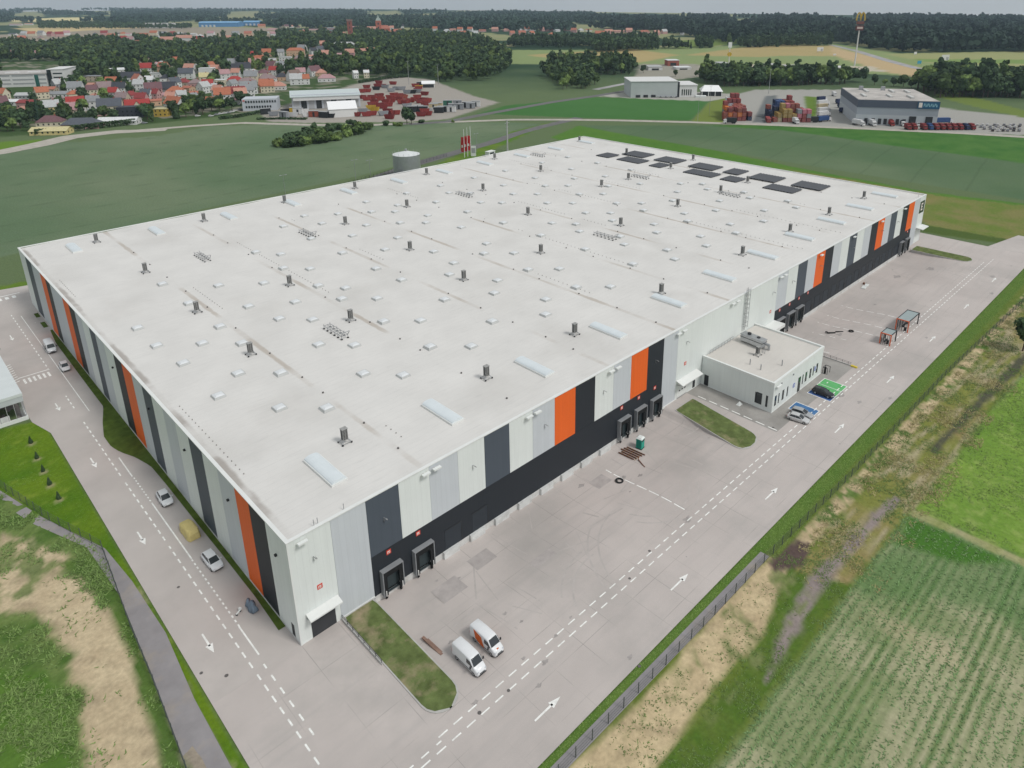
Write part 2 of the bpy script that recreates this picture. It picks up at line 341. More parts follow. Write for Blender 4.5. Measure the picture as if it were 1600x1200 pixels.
# maize rows soil / bright field
soil = mixc(C(154,157,122), C(168,162,134), n2)
rowp = np.clip(1-np.abs(((Y+.3*(n1-.5)) % 1.5)-.75)/.42, 0, 1)
crop = mixc(soil, C(84,114,60)+0*soil, rowp*.9); crop = mixc(crop, C(100,124,74)+0*crop, np.clip((fbm(X, Y, 14, 44)-.5)*4, 0, .5))
lay(crop, polymask(X, Y, [(-40,-53.8),(83,-54.5),(95,-55),(95,-140),(-40,-140)]), .8, 1.0)
lay(C(78,118,64), polymask(X, Y, [(72,-56),(95,-55),(95,-140),(72,-140),(74,-90),(80,-72)]), 2.5, 9, n1, .6)
lay(mixc(soil, sand, n2), polymask(X, Y, [(64,-60),(67,-59),(69,-70),(64,-74)]), 1.6, 4, n1, .45)
lay(C(72,112,46), polymask(X, Y, [(84,-55),(94,-55),(94,-72),(88,-66)]), 1.4, 2)
brt = mixc(C(120,148,66), C(98,132,54), np.clip((n1-.3)*2, 0, 1)); brt = mixc(brt, C(150,164,96)+0*brt, np.clip((vnoise(X, Y*0+Y, 1.1, 5)-.6)*1.6, 0, 1))
lay(brt, polymask(X, Y, [(96.5,-55.2),(142,-55.4),(180,-58),(330,-66),(330,-300),(96,-300)]), .8, 1.4)
lay(mixc(C(164,158,124), C(130,140,80), n2), polymask(X, Y, [(94.6,-54.6),(96.6,-54.6),(96.4,-150),(94.2,-150)]), .5, .7)
lay(C(150,144,110), polymask(X, Y, [(96,-53.9),(142,-54.4),(142,-55.5),(96,-55)]), .5, 1.0)
lay(C(84,84,70), polymask(X, Y, [(118,-50.2),(150,-52),(200,-55),(200,-57.5),(150,-54),(118,-52)]), .8, 2.0)
sg_ = np.clip((fbm(X, Y, 5.5, 66)*.7+n4*.3-.53)*9, 0, .85)*((Y < -41.5) & (Y > -51) & (X < 66))
col[:] = mixc(col, mixc(C(92,110,60), C(124,130,86), n4), sg_)
for cx_, cy_ in ((-17.2,90.7),(-17.5,83.2),(-17.6,77),(-17.7,71.1),(-17.5,64.6)):
    sg_ = np.clip(1.1-np.hypot(X-cx_, Y-cy_+.5)/.9, 0, .8); col[:] = mixc(col, C(170,158,130)+0*col, sg_)
# ---- heights
z = (n1-.5)*.35+(n2-.5)*.16
z = np.where(polymask(X, Y, [(-16,-41),(290,-41),(290,200),(-16,215)]) > -1, -.06, z-.02)
under = polymask(X, Y, [(-12.9,-37.6),(268,-37.6),(268,-1),(264,-1),(264,179),(-.5,179),(-.5,189),(-12.6,189)])
z = np.where(under > .2, -2.4, z)
z = np.where((np.hypot(X, Y) > 320), -.05, z)
GZ = z.copy()
def gridmesh(name, X, Y, Z, colr, material):
    nx, ny = X.shape
    me = bpy.data.meshes.new(name)
    me.vertices.add(nx*ny); me.vertices.foreach_set('co', np.stack([X, Y, Z], -1).reshape(-1).astype(np.float32))
    i = np.arange((nx-1)*(ny-1)); a = (i//(ny-1))*ny+i % (ny-1)
    q = np.stack([a, a+ny, a+ny+1, a+1], -1).reshape(-1)
    nq = len(i); me.loops.add(nq*4); me.loops.foreach_set('vertex_index', q.astype(np.int32))
    me.polygons.add(nq); me.polygons.foreach_set('loop_start', np.arange(0, nq*4, 4, dtype=np.int32)); me.polygons.foreach_set('loop_total', np.full(nq, 4, dtype=np.int32))
    me.polygons.foreach_set('use_smooth', np.ones(nq, bool))
    me.update(calc_edges=True)
    if colr is not None:
        at = me.attributes.new('gcol', 'FLOAT_COLOR', 'POINT')
        at.data.foreach_set('color', np.concatenate([colr, np.ones(colr.shape[:2]+(1,))], -1).reshape(-1).astype(np.float32))
    me.materials.append(material)
    o = bpy.data.objects.new(name, me); COL.objects.link(o); return o
GROUND = mat('ground_soil_and_grass', None, .95, .16, 1.3, attr='gcol', bump=.5, bscale=2.5, spec=.05)
tag(gridmesh('ground', X, Y, z, np.clip(col, 0, 1), GROUND), kind='structure')
def gcolor(x, y):
    """ground height lookup (nearest)"""
    i = np.clip(np.searchsorted(gx, x), 0, len(gx)-1); j = np.clip(np.searchsorted(gy, y), 0, len(gy)-1)
    return GZ[i, j], col[i, j]
# ================================================================ YARD (concrete)
def yardmat():
    m = mat('yard_concrete', (.49,.445,.42), .85, .10, .05, dirt=(.38,.355,.335), dscale=.035, damt=.85, bump=.12, bscale=6, spec=.15)
    n = m.node_tree.nodes; l = m.node_tree.links; b = n['Principled BSDF']
    src = b.inputs['Base Color'].links[0].from_socket
    tc = [x for x in n if x.type == 'TEX_COORD'][0]
    # construction joints every 6 m, thin and slightly irregular
    sp = n.new('ShaderNodeSeparateXYZ'); l.new(tc.outputs['Object'], sp.inputs[0])
    outs = []
    for k in (0, 1):
        pp = n.new('ShaderNodeMath'); pp.operation = 'PINGPONG'; pp.inputs[1].default_value = 3.0; l.new(sp.outputs[k], pp.inputs[0])
        lt = n.new('ShaderNodeMath'); lt.operation = 'LESS_THAN'; lt.inputs[1].default_value = .035; l.new(pp.outputs[0], lt.inputs[0]); outs.append(lt)
    ad = n.new('ShaderNodeMath'); ad.operation = 'MAXIMUM'; l.new(outs[0].outputs[0], ad.inputs[0]); l.new(outs[1].outputs[0], ad.inputs[1])
    nz = n.new('ShaderNodeTexNoise'); nz.inputs['Scale'].default_value = .12; l.new(tc.outputs['Object'], nz.inputs['Vector'])
    mr = n.new('ShaderNodeMapRange'); mr.inputs[1].default_value = .42; mr.inputs[2].default_value = .62; mr.inputs[4].default_value = .65; l.new(nz.outputs[0], mr.inputs[0])
    ml = n.new('ShaderNodeMath'); ml.operation = 'MULTIPLY'; l.new(ad.outputs[0], ml.inputs[0]); l.new(mr.outputs[0], ml.inputs[1])
    mx = n.new('ShaderNodeMix'); mx.data_type = 'RGBA'; l.new(ml.outputs[0], mx.inputs[0]); l.new(src, mx.inputs[6]); mx.inputs[7].default_value = (.2,.19,.18,1)
    # scuffs stretched along driving direction
    mp = n.new('ShaderNodeMapping'); mp.inputs['Scale'].default_value = (.05, .6, 1); l.new(tc.outputs['Object'], mp.inputs['Vector'])
    s2 = n.new('ShaderNodeTexNoise'); s2.inputs['Scale'].default_value = 1; s2.inputs['Detail'].default_value = 6; l.new(mp.outputs[0], s2.inputs['Vector'])
    r2 = n.new('ShaderNodeMapRange'); r2.inputs[1].default_value = .5; r2.inputs[2].default_value = .75; r2.inputs[4].default_value = .35; l.new(s2.outputs[0], r2.inputs[0])
    m2 = n.new('ShaderNodeMix'); m2.data_type = 'RGBA'; l.new(r2.outputs[0], m2.inputs[0]); l.new(mx.outputs[2], m2.inputs[6]); m2.inputs[7].default_value = (.37,.35,.335,1)
    l.new(m2.outputs[2], b.inputs['Base Color'])
    return m
YARD = yardmat()
LAWNF = 1
def grid_sheet(name, x0, x1, y0, y1, st, zf, m, dz=0.0):
    xs = np.arange(x0, x1+1e-6, st) if isinstance(st, (int, float)) else st
    xs = np.unique(np.concatenate([np.linspace(x0, x1, max(2, int((x1-x0)/1.0)+1)), [v for v in (12.4,12.7,91,92.5,143.2,143.5,249,253) if x0 <= v <= x1]]))
    ys = np.linspace(y0, y1, max(2, int((y1-y0)/1.0)+1)); XX, YY = np.meshgrid(xs, ys, indexing='ij')
    return gridmesh(name, XX, YY, zf(XX, YY)+dz, None, m)
tag(grid_sheet('yard', -13.2, 276, -38, 0, 1.0, yardz, YARD), kind='structure')
LANE = mat('lane_concrete', (.48,.44,.415), .85, .10, .07, dirt=(.37,.35,.33), dscale=.05, damt=.5, bump=.12, bscale=6, spec=.15)
mb = MB(); mb.sheet([(-13.2,0),(0,0),(0,180.8),(4,200),(-40,210),(-40,186),(-13.4,180),(-13.3,150),(-16.5,137),(-15.2,100),(-13.2,92)], 0); tag(mb.build('side_road', LANE), kind='structure')
mb = MB(); mb.sheet([(265,0),(276,0),(276,60),(265,60)], 0); mb.sheet([(276,-38),(300,-40),(300,-27),(276,-22)], .01); tag(mb.build('end_road', LANE), kind='structure')
# road beyond, asphalt paths
ASPH = mat('asphalt', (.155,.152,.15), .9, .12, .2, spec=.1); PALE = mat('gravel_track', (.43,.40,.35), .95, .15, .2, spec=.05)
GPATH = mat('grey_path', (.28,.265,.27), .95, .12, .3, dirt=(.36,.31,.25), dscale=.12, damt=.8, spec=.05)
def ribbon(pts, wd, z):
    """strip of width wd along a pixel-surveyed or world centre line"""
    P = [Vector((x, y)) for x, y in pts]; Lf = []; Rt = []
    for i, p in enumerate(P):
        d = (P[min(i+1, len(P)-1)]-P[max(i-1, 0)]).normalized(); nrm = Vector((-d.y, d.x)); ww = wd[i] if isinstance(wd, (list, tuple)) else wd
        Lf.append(p+nrm*ww/2); Rt.append(p-nrm*ww/2)
    vs = [(p.x, p.y, z) for p in Lf]+[(p.x, p.y, z) for p in Rt]; n = len(P)
    return vs, [(i, n+i, n+i+1, i+1) for i in range(n-1)]
mb = MB(); mb.add(*ribbon(GA([(560,292),(600,274),(650,256),(720,236),(770,222),(810,208),(850,197),(880,190),(905,184)]), 9, .02)); tag(mb.build('access_road', ASPH), kind='structure')
mb = MB(); mb.add(*ribbon(GA([(60,226),(120,214),(200,205),(300,197),(380,192),(480,195),(560,196),(640,193),(720,190),(800,187),(880,187),(960,188),(1080,191),(1200,195),(1350,201),(1500,208),(1700,220)]), 8, .03)); tag(mb.build('country_road', PALE), kind='structure')
mb = MB(); mb.add(*ribbon(GA([(640,194),(700,190),(760,178),(860,160),(930,150),(990,140)]), 9, .035)); tag(mb.build('branch_road', ASPH), kind='structure')
mb = MB(); mb.add(*ribbon(GA([(-40,244),(0,238),(60,226),(110,214),(180,206),(260,203)]), [16,16,18,18,16,8], .025)); tag(mb.build('dirt_track', PALE), kind='structure')
mb = MB(); mb.add(*ribbon(GA([(1298,70),(1340,80),(1385,94),(1430,106),(1480,116)]), [10,14,16,14,10], .04)); mb.add(*ribbon(GA([(930,140),(960,134),(990,128)]), 9, .04)); tag(mb.build('farm_track', mat('farm_track', (.34,.33,.33), .95, .3, .05)), kind='structure')
mb = MB(); mb.sheet([(-14.8,-40),(-14.8,-10),(-14.6,2.6),(-13.6,17),(-14.0,32),(-15.0,43.5),(-21.0,61),(-25.5,77.5),(-27,76),(-22.6,60),(-17.2,46),(-16.4,30),(-17.6,10),(-18.6,-4),(-20,-40)], .02); mb.sheet([(-20,-38.9),(66,-39.6),(66,-41.2),(48,-41.2),(20,-40.8),(-20,-40.6)], .02)
tag(mb.build('footpath', GPATH), kind='structure')
# zone slabs: slightly darker apron by the office and walls
APR = mat('old_apron', (.335,.32,.30), .9, .18, .15, dirt=(.22,.21,.19), dscale=.1, damt=.6, spec=.1)
tag(grid_sheet('apron', 101.5, 143, -24, -.02, 1, yardz, APR, .004), kind='structure')
mb = MB()
for (a, b_, c, d_) in ((29,-6.5,33.5,-3.5),(20.5,-8.2,25.5,-4.5),(60,-7.5,64,-4.6),(36,-14,41,-12)):
    xs = [a, c, c, a]; ys = [b_, b_, d_, d_]; mb.add([(x, y, float(yardz(x, y))+.012) for x, y in zip(xs, ys)], [(0,1,2,3)])
tag(mb.build('concrete_patch', mat('patched_concrete', (.41,.375,.36), .9, .15, .5)), kind='structure')
def ybb(pts, wd, dz):
    vs, fs = ribbon(pts, wd, 0); return [(x_, y_, float(yardz(x_, y_))+dz) for x_, y_, _ in vs], fs
mb = MB(); tg = random.Random(31)
def arc(cx_, cy_, r_, a0, a1, n=22): return [(cx_+r_*math.cos(R_(a0+(a1-a0)*i/n)), cy_+r_*math.sin(R_(a0+(a1-a0)*i/n))) for i in range(n+1)]
for q, (cx_, cy_, r_, a0, a1) in enumerate(((44,-30,11,85,150),(44,-30,12.9,90,140),(58,-30,16,100,170),(58,-30,17.9,115,165),(160,-24,14,20,140),(160,-24,15.9,25,135),(190,-26,15,40,150),(225,-20,10,-40,110),(225,-20,11.9,-30,100),(150,-14,8,0,180),(66,-14,9,200,330),(66,-14,10.8,210,320))):
    mb.add(*ybb(arc(cx_, cy_, r_, a0, a1), .32, .009))
for q in range(46):
    x_ = tg.choice([tg.uniform(14, 90), tg.uniform(146, 250)]); y_ = tg.uniform(-22, -6); a = tg.uniform(-.5, .5)+tg.choice([0, 1.57, 1.3]); L_ = tg.uniform(3, 9)
    mb.add(*ybb([(x_+math.cos(a)*L_*t_/4, y_+math.sin(a)*L_*t_/4) for t_ in range(5)], tg.uniform(.15, .4), .008))
TM = mat('tyre_marks', (.445,.41,.388), .9, .10, .6, dirt=(.46,.425,.405), dscale=.4, damt=1.0); tag(mb.build('tyre_marks', TM), kind='structure')
mb = MB()
for q in range(60):
    x_ = tg.choice([tg.uniform(14, 90), tg.uniform(146, 250), tg.uniform(103, 140), tg.uniform(10, 260)]); y_ = tg.uniform(-24, -2) if q % 3 else tg.uniform(-37, -24); rr_ = tg.uniform(.15, .8) if q % 5 else tg.uniform(1, 2.2)
    pts = [(x_+rr_*(1+.35*math.sin(k*2.1+q))*math.cos(k*math.pi/6), y_+rr_*.6*(1+.35*math.cos(k*1.7+q))*math.sin(k*math.pi/6)) for k in range(12)]
    mb.add([(x_, y_, float(yardz(x_, y_))+.011)]+[(a_, b_, float(yardz(a_, b_))+.011) for a_, b_ in pts], [(0, 1+k, 1+(k+1) % 12) for k in range(12)])
tag(mb.build('oil_stains', mat('oil_stain', (.34,.315,.30), .85, .2, 1.5)), kind='structure')
# ---- painted markings
PAINT = mat('road_paint', (.82,.82,.79), .7, .14, 1.2, dirt=(.5,.48,.45), dscale=.9, damt=.6)
mk = MB()
def dash_x(x0, x1, y, ln, gap, wd=.22, jig=0):
    x = x0
    while x < x1:
        e = min(x+ln, x1); mk.add([(x, y-wd/2, float(yardz(x, y))+.014), (e, y-wd/2, float(yardz(e, y))+.014), (e, y+wd/2, float(yardz(e, y))+.014), (x, y+wd/2, float(yardz(x, y))+.014)], [(0,1,2,3)]); x += ln+gap
def dash_y(x, y0, y1, ln, gap, wd=.25):
    y = y0
    while y < y1:
        e = min(y+ln, y1); n = max(1, int((e-y)/1.0))
        for i in range(n):
            a = y+(e-y)*i/n; b = y+(e-y)*(i+1)/n; za = float(yardz(x, a))+.014; zb = float(yardz(x, b))+.014
            mk.add([(x-wd/2, a, za), (x+wd/2, a, za), (x+wd/2, b, zb), (x-wd/2, b, zb)], [(0,1,2,3)])
        y += ln+gap
dash_x(6, 256, -26.0, 1.5, 1.0); dash_x(2, 262, -27.6, 1.5, 1.0)
dash_x(-2, 6, -26.6, 1.2, 1.2); dash_x(-4, 2, -28.6, 1.2, 1.2)
for (cx_, cy_) in ((256,-26),): pass
# left lane lines
for y0, y1 in ((-18,0),(1.5,36),(38,62),(64,92),(100,108)): dash_y(-6.8, y0, y1, 1.3, 1.1)
dash_y(-5.2, 3, 10, 20, 1); dash_y(-5.15, 10, 30, .6, .6); dash_y(-5.1, 30, 50, 20, 1); dash_y(-5.1, 50, 62, .6, .6); dash_y(-5.2, 62, 71, 9, 1)
dash_y(-5.4, -14, 1, 1.3, 1.5)
dash_y(-6.6, 126, 176, 1.3, 1.5); dash_y(-4.6, 96, 172, 30, .01, .18)
dash_y(-2.6, 163, 163.2, 1, 1)
for k in range(6): mk.sheet([(-12.6+k*1.05, 122), (-12.1+k*1.05, 122), (-12.1+k*1.05, 125), (-12.6+k*1.05, 125)], .014)
mk.sheet([(-13.2,126.3),(-6.4,126.3),(-6.4,126.7),(-13.2,126.7)], .014)
for k in range(6): mk.sheet([(-13+k*1.9, 190.5), (-12+k*1.9, 190.5), (-12+k*1.9, 193), (-13+k*1.9, 193)], .014)
mk.sheet([(-13.2,194.4),(-1,194.4),(-1,194.9),(-13.2,194.9)], .014)
for k in range(9): mk.add([(-14.8,124+k*1.5,.014),(-13.2,124.6+k*1.5,.014),(-13.2,125+k*1.5,.014),(-14.8,124.4+k*1.5,.014)], [(0,1,2,3)])
mk.sheet([(-4.6,82.5),(-2.6,82.5),(-2.6,82.8),(-4.6,82.8)], .014)
# bay dividers
dash_y(65.7, -23.9, -4.4, 2.4, .6, .28); dash_y(102.2, -23.8, -2.8, 2.2, .9, .28)
dash_y(143.9, -21, -17, 1.5, .8, .28)
for x in (165.8, 172.6, 183.0): dash_y(x, -20.5, -4, 2.2, 1.0, .26)
for x in (158, 147): dash_y(x, -16, -6, 1.6, 1.6, .2)
def arrow(x, y, d, L=4.9):
    """straight ahead arrow, d=(dx,dy) direction"""
    dx, dy = d; px, py = -dy, dx
    def q(a, b): return (x+dx*a+px*b, y+dy*a+py*b, .014)
    mk.add([q(-L/2,-.13), q(L/2-1.6,-.16), q(L/2-1.6,.16), q(-L/2,.13)], [(0,1,2,3)])
    mk.add([q(L/2-1.9,-.55), q(L/2,0), q(L/2-1.9,.55)], [(0,1,2)])
for x in (19.0, 50.3, 81.6, 113.0, 143.6, 175.4, 207, 238.2): arrow(x, -33.4, (1, 0), 5.0)
for (u, v) in ((18,528),(90,636),(146,723),(221,841),(325,1005)):
    p = G(u, v); arrow(p[0], p[1], (0, -1), 4.6)
tag(mk.build('road_markings', PAINT), kind='structure')
for nm, c, xs in (('blue_bay_paint', (.055,.16,.34), (112.6,116.6)), ('dark_blue_bay_paint', (.05,.12,.33), (122.4,125.4)), ('green_bay_paint', (.12,.42,.15), (125.4,132.2))):
    b = MB(); b.sheet([(xs[0],-27.0),(xs[1],-27.0),(xs[1],-21.3),(xs[0],-21.3)], .012)
    if nm[0] == 'g':
        pass
    tag(b.build('parking_bay', mat(nm, c, .8, .15, .8, dirt=(.3,.3,.28), dscale=.8, damt=.35)), kind='structure')
b = MB()
for (x0, x1, y0, y1) in ((112.45,112.65,-27.1,-21.2),(116.5,116.7,-27.1,-21.2),(112.65,116.5,-21.35,-21.2),(112.65,116.5,-27.1,-26.95),(122.3,122.5,-27.1,-21.2),(125.4,125.55,-27,-21.2),(128.7,128.85,-27,-21.2),(132.1,132.3,-27.1,-21.2),(122.5,132.1,-21.35,-21.2),(122.5,132.1,-27.1,-26.95),
    (127.0,127.8,-22.8,-22.6),(130.2,131.0,-22.8,-22.6)):
    b.sheet([(x0,y0),(x1,y0),(x1,y1),(x0,y1)], .02)
tag(b.build('bay_outlines', PAINT), kind='structure')
# grass islands, raised on kerbs, and wall strips
LAWN = mat('island_turf', (.12,.155,.055), .95, .35, .5, dirt=(.36,.29,.19), dscale=.16, damt=1.0, bump=.6, bscale=5, spec=.05)
KERB = mat('kerb_concrete', (.44,.43,.41), .85, .1, .5)
def island(x0, x1, y0, y1, r=3.0, sh=0):
    pts = []
    for (cx_, cy_, a0) in ((x1-r, y0+r, -90), (x1-.2, y1-.2, 0), (x0+.2, y1-.2, 90), (x0+r, y0+r, 180)):
        rr = r if cy_ == y0+r else .2
        for k in range(7): a = R_(a0+15*k); pts.append((cx_+rr*math.cos(a), cy_+rr*math.sin(a)))
    pts = [(x+sh*(y-y1), y) for x, y in pts]; x0 = min(p[0] for p in pts); x1 = max(p[0] for p in pts)
    k = MB(); k.prism(pts, -1.5, .13)
    tag(k.build('kerb', KERB), kind='structure')
    cx_, cy_ = (x0+x1)/2, (y0+y1)/2
    ins = [(cx_+(x-cx_)*(1-.4/(x1-x0)), cy_+(y-cy_)*(1-.4/(y1-y0))) for x, y in pts]
    # turf: straight strips across, so that no face is long and thin
    yy = np.linspace(min(p[1] for p in ins), max(p[1] for p in ins), 24); t = MB(); rows = []
    for yv in yy:
        xs_ = []
        for i in range(len(ins)):
            (ax, ay), (bx, by) = ins[i-1], ins[i]
            if (ay-yv)*(by-yv) <= 0 and ay != by: xs_.append(ax+(bx-ax)*(yv-ay)/(by-ay))
            elif ay == by == yv or (abs(ay-yv) < 1e-9 and ay == by): xs_ += [ax, bx]
        a_, b_ = min(xs_), max(xs_)
        if b_-a_ < .3: a_, b_ = (a_+b_)/2-.15, (a_+b_)/2+.15
        rows.append([(a_+(b_-a_)*k/5, yv, .14+.05*math.sin(math.pi*k/5)) for k in range(6)])
    vs = [p for r_ in rows for p in r_]; t.add(vs, [(j*6+i, j*6+i+1, (j+1)*6+i+1, (j+1)*6+i) for j in range(len(rows)-1) for i in range(5)])
    tag(t.build('grass_island', LAWN), kind='structure')
    return ins
ISL = [island(6.9, 12.5, -24, -.1), island(92.9, 100.4, -22.8, -2.6, 2.8, .16), island(250.5, 257.2, -22.5, -2)]
mb = MB(); yl = list(np.arange(5, 154, 1.6)); xl = np.interp(yl, [5,14,27,40,55,63,68.6,73,76.6,82,88.3,95.8,105,125,143,152,154], [-1.2,-.9,-.95,-1.1,-1.2,-1.4,-2.7,-4.4,-5.2,-5.2,-3.8,-1.7,-1.7,-1.6,-1.5,-.8,-.6])
mb.add([(x_, y_, .03) for x_, y_ in zip(xl, yl)]+[((x_-.06)/2, y_, .03) for x_, y_ in zip(xl, yl)]+[(-.06, y_, .03) for y_ in yl], [(k*len(yl)+i, (k+1)*len(yl)+i, (k+1)*len(yl)+i+1, k*len(yl)+i+1) for i in range(len(yl)-1) for k in (0, 1)]); mb.sheet([(-.4,157),(-1.6,157),(-1.6,162),(-.4,162)], .03); mb.sheet([(-.4,167),(-1.5,167),(-1.5,171),(-.4,171)], .03)
tag(mb.build('wall_side_lawn', mat('lawn_strip', (.085,.125,.025), .95, .3, .6, bump=.5, bscale=5, spec=.05)), kind='structure')
mb = MB()
for (x, y, r) in ((102.7,-22.6,.35),(64.4,-8.4,.3),(52.4,-25.6,.32),(45,-27,.3),(12,-27.2,.35),(17,-27.6,.3),(33,-38.3,.3),(-9,25,.3),(-10,3,.35),(-12.4,6,.3)):
    mb.cyl((x, y, float(yardz(x, y))+.005), (x, y, float(yardz(x, y))+.03), r*.8, 14)
tag(mb.build('drain_covers', mat('cast_iron', (.13,.12,.115), .7, .2, 3)), kind='structure')
# ================================================================ WAREHOUSE
def roofmat(name, col, valleys=True, k=1.0):
    m = mat(name, col, .8, .05, .12, bump=.1, bscale=3, spec=.2); n = m.node_tree.nodes; l = m.node_tree.links; b = n['Principled BSDF']
    src = b.inputs['Base Color'].links[0].from_socket; tc = [x for x in n if x.type == 'TEX_COORD'][0]
    sp = n.new('ShaderNodeSeparateXYZ'); l.new(tc.outputs['Object'], sp.inputs[0])
    def math_(op, a, bb=None):
        t = n.new('ShaderNodeMath'); t.operation = op
        for i, v in enumerate((a, bb)):
            if v is None: continue
            if isinstance(v, (int, float)): t.inputs[i].default_value = v
            else: l.new(v, t.inputs[i])
        return t.outputs[0]
    def rng_(v, a, b2, c, d):
        t = n.new('ShaderNodeMapRange'); t.interpolation_type = 'SMOOTHSTEP'
        for i, q in enumerate((a, b2, c, d)): t.inputs[1+i].default_value = q
        l.new(v, t.inputs[0]); return t.outputs[0]
    def noise(sx, sy, sc, det=5):
        mp = n.new('ShaderNodeMapping'); mp.inputs['Scale'].default_value = (sx, sy, 1); l.new(tc.outputs['Object'], mp.inputs['Vector'])
        t = n.new('ShaderNodeTexNoise'); t.inputs['Scale'].default_value = sc; t.inputs['Detail'].default_value = det; l.new(mp.outputs[0], t.inputs['Vector']); return t.outputs[0]
    def mixto(fac, c):
        nonlocal src
        t = n.new('ShaderNodeMix'); t.data_type = 'RGBA'; l.new(fac, t.inputs[0]); l.new(src, t.inputs[6]); t.inputs[7].default_value = (*c, 1); src = t.outputs[2]
    # membrane laps every 1.6 m running across
    pp = math_('PINGPONG', sp.outputs[1], .8); ln = math_('LESS_THAN', pp, .035); mixto(math_('MULTIPLY', ln, .2), (.33,.33,.32))
    # ponding tints
    mixto(rng_(noise(1, 1, .045, 7), .48, .75, 0, .32), (.47,.45,.42))
    mixto(rng_(noise(.5, 3, .6, 7), .52, .85, 0, .25), (.42,.41,.39))
    if valleys:
        v = math_('PINGPONG', math_('ADD', sp.outputs[0], 0.0), 12.0)     # 0 at the valleys (x = 24 k)
        wob = math_('MULTIPLY', noise(.1, .3, 1), .8)
        near = rng_(math_('SUBTRACT', v, wob), -.1, .42, 1, 0)
        pat = rng_(noise(.02, .035, 1, 5), .44, .62, 0, 1)
        mixto(math_('MULTIPLY', math_('MULTIPLY', near, pat), .5), (.33,.26,.19))
        edge = rng_(math_('SUBTRACT', sp.outputs[0], math_('MULTIPLY', noise(.2, .25, 1), 1.2)), .6, 1.3, 1, 0)
        mixto(math_('MULTIPLY', math_('MULTIPLY', edge, rng_(noise(.1, .08, 1, 4), .42, .6, .15, 1)), .55), (.2,.16,.13))
    l.new(src, b.inputs['Base Color']); return m
ROOF = roofmat('roof_membrane', (.66,.645,.62))
PARAPET = mat('parapet_cap', (.72,.73,.71), .5, .04, .3)
PLINTH = mat('concrete_plinth', (.60,.60,.585), .85, .15, .4, dirt=(.3,.28,.25), dscale=.3, damt=.6)
wh = empty('warehouse', (0, 0, 0)); tag(wh, 'huge flat-roofed warehouse with white, grey, black and orange striped cladding', 'warehouse')
mb = MB(); mb.box(.15, LX-.15, .15, WY-.15, -1.6, H-.45); mb.build('inner_wall', CLAD['lgrey'], wh)
# roof deck with gentle valleys every 24 m
xs = np.unique(np.concatenate([np.arange(0.5, LX-.4, 6.0), [LX-.5]])); ys = np.linspace(.5, WY-.5, 60)
XX, YY = np.meshgrid(xs, ys, indexing='ij'); ZZ = H-.30+.22*np.minimum(np.abs(((XX+12) % 24)-12)/12, 1)
ro = gridmesh('roof', XX, YY, ZZ, None, ROOF); ro.parent = wh; ALLCH.setdefault(wh.name, []).append(ro)
mb = MB()
mb.box(-.12, LX+.12, -.12, .5, H-.12, H+.04); mb.box(-.12, LX+.12, WY-.5, WY+.12, H-.12, H+.04); mb.box(-.12, .5, .5, WY-.5, H-.12, H+.04); mb.box(LX-.5, LX+.12, .5, WY-.5, H-.12, H+.04)
mb.box(.35, .5, .5, WY-.5, H-.5, H-.12); mb.box(LX-.5, LX-.35, .5, WY-.5, H-.5, H-.12)
mb.build('parapet', PARAPET, wh)
LB = {'white':'white cladding panel','lgrey':'light grey cladding panel','slate':'slate grey cladding panel','black':'anthracite cladding panel','orange':'orange cladding panel'}
def clad_front(x0, x1, z0, z1, c):
    o = MB().box(x0+.02, x1-.02, 0 if c != 'black' else .012, .2, z0, z1, 0).build('cladding_panel', CLAD[c], wh); o['label'] = LB[c]
def clad_left(y0, y1, c):
    o = MB().box(0, .2, y0+.02, y1-.02, .35, H-.12, 0).build('cladding_panel', CLAD[c], wh); o['label'] = LB[c]
ZB = 7.95
clad_front(.2, 6.8, 0.0, H-.12, 'white'); clad_front(6.8, 12.8, 0, H-.12, 'lgrey')
x = 12.8
for c in 'slate white lgrey white slate white lgrey orange black white lgrey orange black'.split():
    clad_front(x, x+6, ZB, H-.12, c); x += 6
clad_front(90.8, 96.5, 0, H-.12, 'lgrey'); clad_front(96.5, 144.8, 0, H-.12, 'white')
x = 144.8
for c in 'lgrey white slate lgrey orange black lgrey white slate white lgrey black orange lgrey slate white black orange'.split():
    clad_front(x, x+6, ZB, H-.12, c); x += 6
clad_front(252.8, 258.8, 0, H-.12, 'lgrey'); clad_front(258.8, LX-.2, 0, H-.12, 'white')
for a, b_ in ((12.8, 90.8), (144.8, 252.8)):
    o = MB().box(a+.02, b_-.02, .01, .2, .05, ZB-.02).build('base_cladding', CLAD['black'], wh)
yb = [.2,7,12.7,18,24.8,31.4,37.7,44.2,50.8,57.2,63,69.5,76.2,82,89,96,101.2,107.8,114.2,120,126.5,133.2,140,145.4,151.8,157.6,163.2,171.2,180.6]
cc = 'white black orange lgrey white slate white lgrey white slate lgrey orange black white lgrey slate white lgrey black orange lgrey lgrey black orange lgrey lgrey slate white'.split()
for i, c in enumerate(cc): clad_left(yb[i], yb[i+1], c)
mb = MB(); mb.box(-.05, .2, .2, WY-.2, -.05, .33); mb.build('wall_base', PLINTH, wh)
